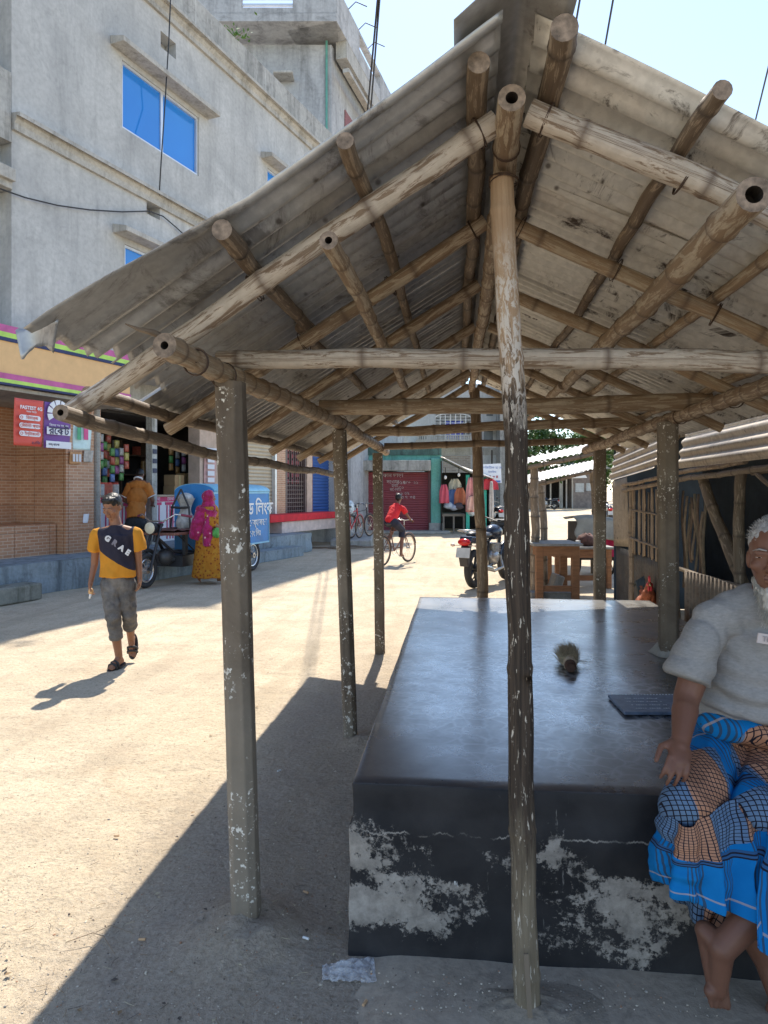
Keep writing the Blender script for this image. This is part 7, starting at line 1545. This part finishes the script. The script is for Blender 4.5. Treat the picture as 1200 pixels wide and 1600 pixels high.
mb = MB(); mb.ell(nk.lerp(pv, 0.12), (0.20, 0.10, 0.09), 18, 10); mb.ell(nk.lerp(pv, 0.45), (0.185, 0.135, 0.20), 18, 10); mb.ell(nk.lerp(pv, 0.75), (0.175, 0.13, 0.16), 18, 10); mb.tube([nk.lerp(pv, 0.6), pv+V((0, 0, 0.02))], [0.15, 0.165], 20)
for sx in (-1, 1): mb.tube([V((sx*0.14, 0.18, Mz(757))), V((sx*0.245, 0.19, Mz(776)))], [0.075, 0.075], 16)
blob('orange_shirt', mb, ORS, body, 0.009, 2, folds=fold(0.012, 11, 5))
mb = MB(); mb.torus(nk+V((0, -0.03, 0.035)), (0, 0.5, 1), 0.072, 0.016, 20, 6); mb.build('white_collar', WHT, body)
for sx in (-1, 1): MB().torus(V((sx*0.245, 0.19, Mz(776))), (sx*0.1, 0.01, -0.20), 0.074, 0.009, 20, 6).build('sleeve_trim', WHT, body)
mb = MB(); mb.ell(pv-V((0, 0, 0.06)), (0.175, 0.15, 0.15), 18, 10)
for sx in (-1, 1): chain(mb, [V((sx*0.09, -0.01, pv.z-0.08)), V((sx*0.11, 0.03, 0.47))], [0.11, 0.08]); mb.tube([V((sx*0.11, 0.03, 0.47)), V((sx*0.12, 0.01, 0.06))], [0.08, 0.065], 16)
blob('dark_trousers', mb, P('charcoal_cotton', (0.025, 0.027, 0.032), 0.9), body, 0.009, 2, folds=fold(0.008, 14, 5))

# ---- old man seated on the platform edge (world coordinates)
om = thing('person', 'old bearded man in grey t-shirt and blue checked lungi seated on the platform edge', 'person', (1.05, 2.5, 0.556))
Hc = W(1213, 872, 2.22); Ro = RF_((W(1188, 880, 2.0)-Hc)); ho = 0.246; mb = MB(); q = head(mb, Hc, Ro, ho)
nk = W(1205, 945, 2.30); chest = W(1205, 1000, 2.34); belly = W(1200, 1080, 2.34); pel = W(1205, 1140, 2.44); SR, SL = W(1112, 972, 2.30), W(1312, 960, 2.27); ER, WR = W(1073, 1090, 2.24), W(1064, 1158, 2.13); EL, WL = W(1400, 1080, 2.2), W(1360, 1170, 2.05)
chain(mb, [Hc-V((0, 0, .07)), nk, chest, belly, pel], [0.06, 0.075, 0.13, 0.13, 0.13]); chain(mb, [nk, SR, ER, WR], [0.070, 0.056, 0.041, 0.028]); chain(mb, [nk, SL, EL, WL], [0.075, 0.066, 0.048, 0.030])
cap(mb, ER.lerp(WR, 0.3), WR, 0.041, 0.027)
hand(mb, WR, (W(1060, 1200, 2.05)-WR), (0.0, -1.0, 0.35), 0.98, 1, (0.42, 0.45, 0.5, 0.56), 0.07, 0.45)
hand(mb, WL, (W(1330, 1215, 2.0)-WL), (0, -0.8, 0.5), 1.0, -1)
HR, HL = W(1140, 1160, 2.45), W(1270, 1160, 2.42); KR, KL = W(1072, 1262, 2.08), W(1330, 1270, 1.98)
AR, AL = W(1196, 1500, 2.05), W(1128, 1482, 1.90)
chain(mb, [pel, HR, KR, AR], [0.12, 0.10, 0.062, 0.034]); chain(mb, [pel, HL, KL, AL], [0.12, 0.10, 0.062, 0.036]); cap(mb, KL.lerp(AL, 0.35), AL, 0.058, 0.035); cap(mb, KR.lerp(AR, 0.35), AR, 0.055, 0.034)
foot(mb, AL, (W(1166, 1630, 1.84)-AL), (-0.45, 0.7, -0.25), 0.98); foot(mb, AR, (W(1235, 1600, 1.95)-AR), (0.1, 0.9, -0.3), 0.98)
body = blob('body', mb, SKO, om, 0.0052, 2, True)
for sx in (-1, 1):
    e = MB().ell(q(sx*.135, .33, .018), (.05*ho, .03*ho, .007*ho), 14, 8, R=Ro).build('eye', EYEW, body, True); MB().ell(q(sx*.135, .352, .016), (.02*ho, .016*ho, .007*ho), 10, 8, R=Ro).build('iris', EYED, e, True)
    mb = MB(); mb.tube([q(sx*.05, .385, .105), q(sx*.13, .372, .122), q(sx*.22, .30, .095)], [.010*ho, .014*ho, .006*ho], 6); mb.build('eyebrow', P('grey_brow', (0.28, 0.25, 0.23), 0.9), body, True)
    MB().tube([q(sx*.075, .362, .050), q(sx*.14, .368, .052), q(sx*.205, .325, .035)], [.008*ho, .014*ho, .008*ho], 6).build('eyelid', SKO, body, True)
MB().tube([q(-.075, .392, -.248), q(0, .402, -.252), q(.075, .392, -.248)], .008*ho, 6).build('mouth_line', P('lip_dark', (0.12, 0.045, 0.04), 0.5), body, True)
WHH = Mt('grey_white_hair', 0.7, 0, 0.3); WHH.col(WHH.ramp(WHH.noise(WHH.co(), 60, 4), [(0.3, (0.24, 0.225, 0.21)), (0.7, (0.50, 0.48, 0.45))])); WHH = WHH.m
mb = MB(); mb.ell(q(0, -.10, .20), (.335*ho, .41*ho, .325*ho), 20, 14, R=Ro); mb.ell(q(0, -.18, .02), (.33*ho, .33*ho, .30*ho), 16, 10, R=Ro); hr_ = blob('hair', mb, WHH, body, 0.006, 1, True, folds=fold(0.003, 70))
rr = random.Random(3); mb = MB()
for k in range(900):
    a = rr.uniform(0, 2*pi); b = rr.uniform(0.1, 1.5); x, y, z = .335*sin(b)*cos(a), -.10+.41*sin(b)*sin(a), .20+.325*cos(b)
    if y > 0.16 and z < 0.40: continue
    p = q(x, y, z); d = (Ro @ V((rr.gauss(0, .4), .4+rr.gauss(0, .4), rr.uniform(-.6, .5)))+(p-Hc).normalized()*0.5).normalized(); mb.tube([p-d*0.002, p+d*0.012], [0.0011, 0.0004], 3, caps=False)
mb.build('hair_strands', WHH, hr_, True)
BRD = Mt('white_beard', 0.75, 0, 0.3); BRD.col(BRD.ramp(BRD.noise(BRD.co(), 40, 4), [(0.3, (0.34, 0.32, 0.28)), (0.7, (0.62, 0.59, 0.53))])); BRD = BRD.m
mb = MB(); 
for sx in (-1, 1): chain(mb, [q(sx*.20, .16, -.37), q(sx*.10, .25, -.44)], [.02*ho, .05*ho])
chain(mb, [q(0, .29, -.43), q(0, .30, -.58), q(0, .26, -.76)], [.10*ho, .10*ho, .04*ho]); bd_ = blob('beard', mb, BRD, body, 0.005, 1, True, folds=fold(0.006, 60))
mb = MB()
for k in range(2600):
    t = rr.random(); sx = rr.uniform(-1, 1); x = sx*(.27-.10*t*0.5); zt = -.22-.26*(1-abs(sx))-.02*rr.random(); y = .02+.30*(1-abs(sx)**1.5)+rr.uniform(-.03, .05); p = q(x, y, zt-.05*rr.random()); L = ho*(0.10+0.26*(1-abs(sx))*rr.uniform(.5, 1)); d = V((rr.gauss(0, .16)-sx*0.25*0, rr.gauss(0, .15), -1)).normalized(); e = Ro @ V((-sx*.25, .05, 0)); d = (d+e*0.5).normalized()
    mb.tube([p, p+d*L*0.5+V((rr.gauss(0, .003), rr.gauss(0, .003), 0)), p+d*L], [0.0010, 0.0009, 0.0004], 3, caps=False)
mb.build('beard_strands', BRD, bd_, True)
# grey t-shirt
m = Mt('heather_grey_jersey', 0.95, 0, 0.15); co = m.co(); k = m.mix(m.noise(m.co(scale=(60, 60, 160)), 1, 4, 0.7), (0.17, 0.165, 0.16), (0.43, 0.415, 0.395)); k = m.mix(m.ramp(m.noise(co, 4, 5), [(0.4, 0.0), (0.7, 0.35)]), k, (0.20, 0.19, 0.18)); m.col(k); m.bump(m.noise(co, 120, 3), 0.3, 0.002); GRJ = m.m
mb = MB()
def ringc(py, d, cx, a, b): c = W(cx, py, d); return c, a, b
rings = [(950, 2.31, 1205, 0.115, 0.075), (962, 2.31, 1205, 0.175, 0.09), (985, 2.31, 1206, 0.20, 0.11), (1020, 2.31, 1205, 0.205, 0.13), (1060, 2.31, 1202, 0.21, 0.15), (1095, 2.32, 1200, 0.218, 0.16), (1118, 2.34, 1200, 0.215, 0.155)]
rg = []
for i, (py, d, cx, a, b) in enumerate(rings):
    c = W(cx, py, d); rg.append([c+V((a*cos(2*pi*k/36), b*sin(2*pi*k/36)+0.02*i/6, 0)) for k in range(36)])
vs = [p for r in rg for p in r]; n_ = len(rings)-1; mb.add(vs, [(i*36+k, i*36+(k+1) % 36, (i+1)*36+(k+1) % 36, (i+1)*36+k) for i in range(n_) for k in range(36)]+[tuple(range(36)), tuple(range(n_*36, n_*36+36))[::-1]])
chain(mb, [W(1182, 953, 2.305), W(1150, 961, 2.305), SR], [0.088, 0.078, 0.064]); mb.tube([SR.lerp(W(1150, 962, 2.31), .3), SR, W(1087, 1020, 2.26), W(1074, 1058, 2.245)], [0.05, 0.062, 0.064, 0.070], 24); chain(mb, [W(1240, 965, 2.3), SL], [0.085, 0.08]); mb.tube([SL, W(1352, 1040, 2.25)], [0.08, 0.085], 20); mb.tube([W(1205, 960, 2.31), W(1205, 940, 2.30)], [0.11, 0.075], 24)
def tf(p):
    g = 0.008*noise.noise(V((p.x*9, p.y*9, p.z*6)))-0.013*max(0, 0.30-abs(noise.noise(V((p.x*6+p.z*7, p.y*5, p.z*5-p.x*6)))))*2
    lo = max(0, min(1, (0.98-p.z)/0.18)); return g+lo*0.010*sin(p.z*95+6*noise.noise(V((p.x*5, p.y*5, 3)))+p.x*14)
ts_ = blob('grey_tshirt', mb, GRJ, body, 0.0058, 3, True, folds=tf, infl=0.009)
MB().torus(W(1205, 945, 2.30)+V((0, -0.01, 0)), (0, -0.35, 1), 0.082, 0.008, 30, 8).build('collar_rib', GRJ, ts_, True)
lo_ = W(1190, 1000, 2.31-0.155); mb = MB(); mb.box(lo_+V((0.035, 0, 0)), (0.10, 0.005, 0.030), R=Matrix.Rotation(TH, 3, 'Z') @ Matrix.Rotation(0.16, 3, 'Y')); pt_ = mb.build('chest_patch', P('patch_cream', (0.60, 0.52, 0.49), 0.8, var=0.1), ts_, True)
text('patch_lettering', 'TRUST', 0.024, lo_+V((0.033, -0.006, 0)), (cos(TH), sin(TH), -0.16), (0.16*cos(TH), 0, 1), P('patch_ink', (0.36, 0.32, 0.33), 0.8), pt_, True)
# lungi: cloth over the thighs and the hanging skirt, patterned on its own cloth coordinates
def m_lungi():
    m = Mt('checked_lungi', 0.85, 0, 0.2); uv = m.co('UV'); s = m.sep(uv); u, v = s[0], s[1]
    def line(x, pitch, wd, off=0.0): f = m.math('FRACT', m.math('DIVIDE', m.math('ADD', x, off), pitch)); return m.math('LESS_THAN', f, wd)
    dk = (0.014, 0.013, 0.022); blue = m.mix(m.noise(m.co(), 12, 4), (0.0, 0.13, 0.36), (0.005, 0.20, 0.50))
    g = m.math('MAXIMUM', line(u, 0.0195, 0.2), line(v, 0.0195, 0.2)); chk = m.mix(g, m.mix(m.noise(m.co(), 20, 4), (0.36, 0.17, 0.095), (0.50, 0.26, 0.16)), dk)
    gc = m.mix(g, (0.12, 0.19, 0.29), dk); 
    strip = m.math('LESS_THAN', m.math('FRACT', m.math('DIVIDE', u, 0.36)), 0.42); chk2 = m.mix(strip, chk, gc)
    st = m.mix(m.math('MULTIPLY', line(u, 0.016, 0.40), m.math('LESS_THAN', m.math('FRACT', m.math('DIVIDE', m.math('ADD', u, 0.03), 0.15)), 0.62)), blue, (0.03, 0.075, 0.14))
    band = m.math('LESS_THAN', m.math('ABSOLUTE', m.math('ADD', v, -0.55)), 0.006); st = m.mix(m.math('MULTIPLY', band, 0.7), st, (0.42, 0.34, 0.30))
    st = m.mix(m.math('LESS_THAN', m.math('ABSOLUTE', m.math('ADD', v, -0.30)), 0.02), st, m.mix(line(v, 0.0195, 0.4), (0.03, 0.10, 0.22), dk))
    top = m.math('LESS_THAN', m.math('ADD', v, m.math('MULTIPLY', m.math('SINE', m.math('MULTIPLY', u, 7.0)), 0.05)), 0.235); k = m.mix(top, st, chk2)
    m.col(k); m.bump(m.noise(m.co(), 22, 5), 0.35, 0.006); return m.m
LNG = m_lungi()
rr = random.Random(2)
def cloth_uv(o, fn):
    me = o.data; l = me.uv_layers.new(name='UVMap')
    for p in me.polygons:
        for li in p.loop_indices: l.data[li].uv = fn(me.vertices[me.loops[li].vertex_index].co)
mb = MB(); chain(mb, [W(1205, 1120, 2.42), pel], [0.165, 0.17]); mb.ell(W(1200, 1128, 2.34), (0.225, 0.17, 0.07), 22, 12); chain(mb, [HR, HR.lerp(KR, 0.5), KR], [0.110, 0.092, 0.076]); chain(mb, [HL, KL], [0.12, 0.09]); cap(mb, W(1215, 1190, 2.30), W(1225, 1270, 2.12), 0.10, 0.06); cap(mb, HR.lerp(HL, 0.5), KR.lerp(KL, 0.5)+V((0, 0.05, -0.03)), 0.10, 0.07)
def lf_(p):
    a = noise.noise(V((p.x*7, p.y*5, p.z*7))); r = 1-abs(noise.noise(V((p.x*9+p.z*8, p.y*5-p.z*6, 4.2)))*2); return 0.012*a+0.016*max(0, r-0.35)
lg = blob('lungi', mb, LNG, body, 0.0062, 2, True, folds=lf_)
def lgu(p):
    w = 0.035*noise.noise(p*6); z_ = noise.noise(V((p.x*3.2+4, p.y*3.2, p.z*5)))
    return (p.x*1.35+p.y*0.4+w+2, 0.2-((2.6-p.y)*1.0+(0.8-p.z)*1.0)+w+(0.62 if z_ > 0.10 and (p.x > 0.80 or p.y > 2.33) else 0))
cloth_uv(lg, lgu)
# hanging skirt panels
def drape(name, top, bot, nu, nv, folds, amp, u0, vlen, side=1.0, par=None):
    top = [V(p) for p in top]; bot = [V(p) for p in bot]
    def along(P_, t):
        n = len(P_)-1; x = t*n; i = min(int(x), n-1); f = x-i; p0 = P_[max(i-1, 0)]; p1, p2 = P_[i], P_[i+1]; p3 = P_[min(i+2, n)]
        return 0.5*((2*p1)+(p2-p0)*f+(2*p0-5*p1+4*p2-p3)*f*f+(3*p1-p0-3*p2+p3)*f**3)
    mb = MB()
    def fn(s, t):
        a, b = along(top, s), along(bot, s); p = a.lerp(b, t); tn = (along(top, min(1, s+.02))-along(top, max(0, s-.02))); nrm = V((tn.y, -tn.x, 0)).normalized() if tn.length > 1e-5 else V((0, -1, 0))
        w = amp*(0.15+t)**0.8; ph = s*folds*2*pi; return p+nrm*side*(w*(sin(ph+1.5*t)+0.45*sin(ph*1.9+2+2*t))+0.012*noise.noise(V((s*9, t*7, 1)))+0.03*sin(pi*t)*0.5)
    mb.grid(fn, nu, nv); me_o = mb.build(name, LNG, par or lg, True, solid=0.0022)
    l = me_o.data.uv_layers.get('UVMap'); L = sum((a-b).length for a, b in zip(top, top[1:]))*1.35
    for p in me_o.data.polygons:
        for li in p.loop_indices:
            vi = me_o.data.loops[li].vertex_index; s, t = (vi//(nv+1))/nu, (vi % (nv+1))/nv; l.data[li].uv = (u0+s*L, 0.02+t*vlen)
    return me_o
drape('lungi_skirt', [W(1046, 1215, 2.26), W(1040, 1262, 2.08), W(1075, 1292, 1.985), W(1120, 1262, 2.03), W(1190, 1235, 2.10), W(1262, 1250, 1.97), W(1330, 1262, 1.88)],
      [W(1062, 1392, 2.20), W(1030, 1378, 2.03), W(1082, 1412, 1.93), W(1140, 1428, 1.90), W(1188, 1448, 1.84), W(1212, 1545, 1.76), W(1330, 1570, 1.74)], 200, 60, 7.0, 0.020, 2.0, 0.60)
drape('lungi_underlayer', [W(1050, 1300, 2.13), W(1100, 1320, 2.07), W(1180, 1330, 2.04), W(1260, 1330, 2.0)], [W(1052, 1400, 2.13), W(1090, 1442, 2.02), W(1135, 1462, 1.98), W(1260, 1480, 1.96)], 60, 16, 3.0, 0.012, 3.2, 0.25)
# toenails and fingernails are modelled small; rooster
rp = gp(1011, 7.35); ro = thing('rooster', 'russet brown rooster with a red comb standing behind the far platform corner', 'rooster', (rp.x, rp.y, 0.0), TH+radians(-10))
mb = MB(); mb.ell((0, 0.05, 0.30), (0.11, 0.17, 0.12), 16, 10, R=Matrix.Rotation(0.3, 3, 'X')); chain(mb, [V((0, -0.05, 0.34)), V((0, -0.10, 0.45)), V((0, -0.11, 0.53))], [0.10, 0.065, 0.035]); mb.ell((0, -0.13, 0.55), (0.028, 0.038, 0.030), 12, 8); cap(mb, V((0, 0.2, 0.33)), V((0, 0.30, 0.46)), 0.05, 0.03)
for sx in (-1, 1): chain(mb, [V((sx*0.05, 0.05, 0.24)), V((sx*0.055, 0.07, 0.13)), V((sx*0.055, 0.05, 0.015))], [0.045, 0.014, 0.010]); [cap(mb, V((sx*0.055, 0.05, 0.012)), V((sx*0.055+a, 0.05-0.06*b, 0.008)), 0.009, 0.006, 8) for a, b in ((0, 1), (0.035, .8), (-0.035, .8), (0, -.6))]
bd = blob('body', mb, RF, ro, 0.006, 1, folds=fold(0.008, 40)); mb = MB(); mb.prism([(-0.03, 0), (0.03, 0), (0.035, 0.05), (0.018, 0.03), (0.008, 0.065), (-0.006, 0.035), (-0.02, 0.06), (-0.035, 0.03)], (0.005, -0.125, 0.57), (0, 1, 0), (0, 0, 1), -0.012); mb.ell((0.012, -0.155, 0.51), (0.012, 0.012, 0.03), 8, 6); mb.ell((-0.012, -0.155, 0.51), (0.012, 0.012, 0.03), 8, 6); mb.ell((0, -0.135, 0.55), (0.034, 0.028, 0.022), 10, 6); mb.build('comb', CMB, bd); MB().cone((0, -0.16, 0.55), (0, -0.20, 0.54), 0.012, 0.002, 8).build('beak', P('beak', (0.5, 0.38, 0.18), 0.5), bd)
mb = MB()
for k in range(7): mb.tube([(0.01*(k-3), 0.22, 0.36), (0.015*(k-3), 0.34, 0.52+0.01*k), (0.02*(k-3), 0.44, 0.45+0.015*k)], [0.02, 0.016, 0.004], 6)
mb.build('tail', P('dark_tail', (0.03, 0.04, 0.035), 0.5), bd)
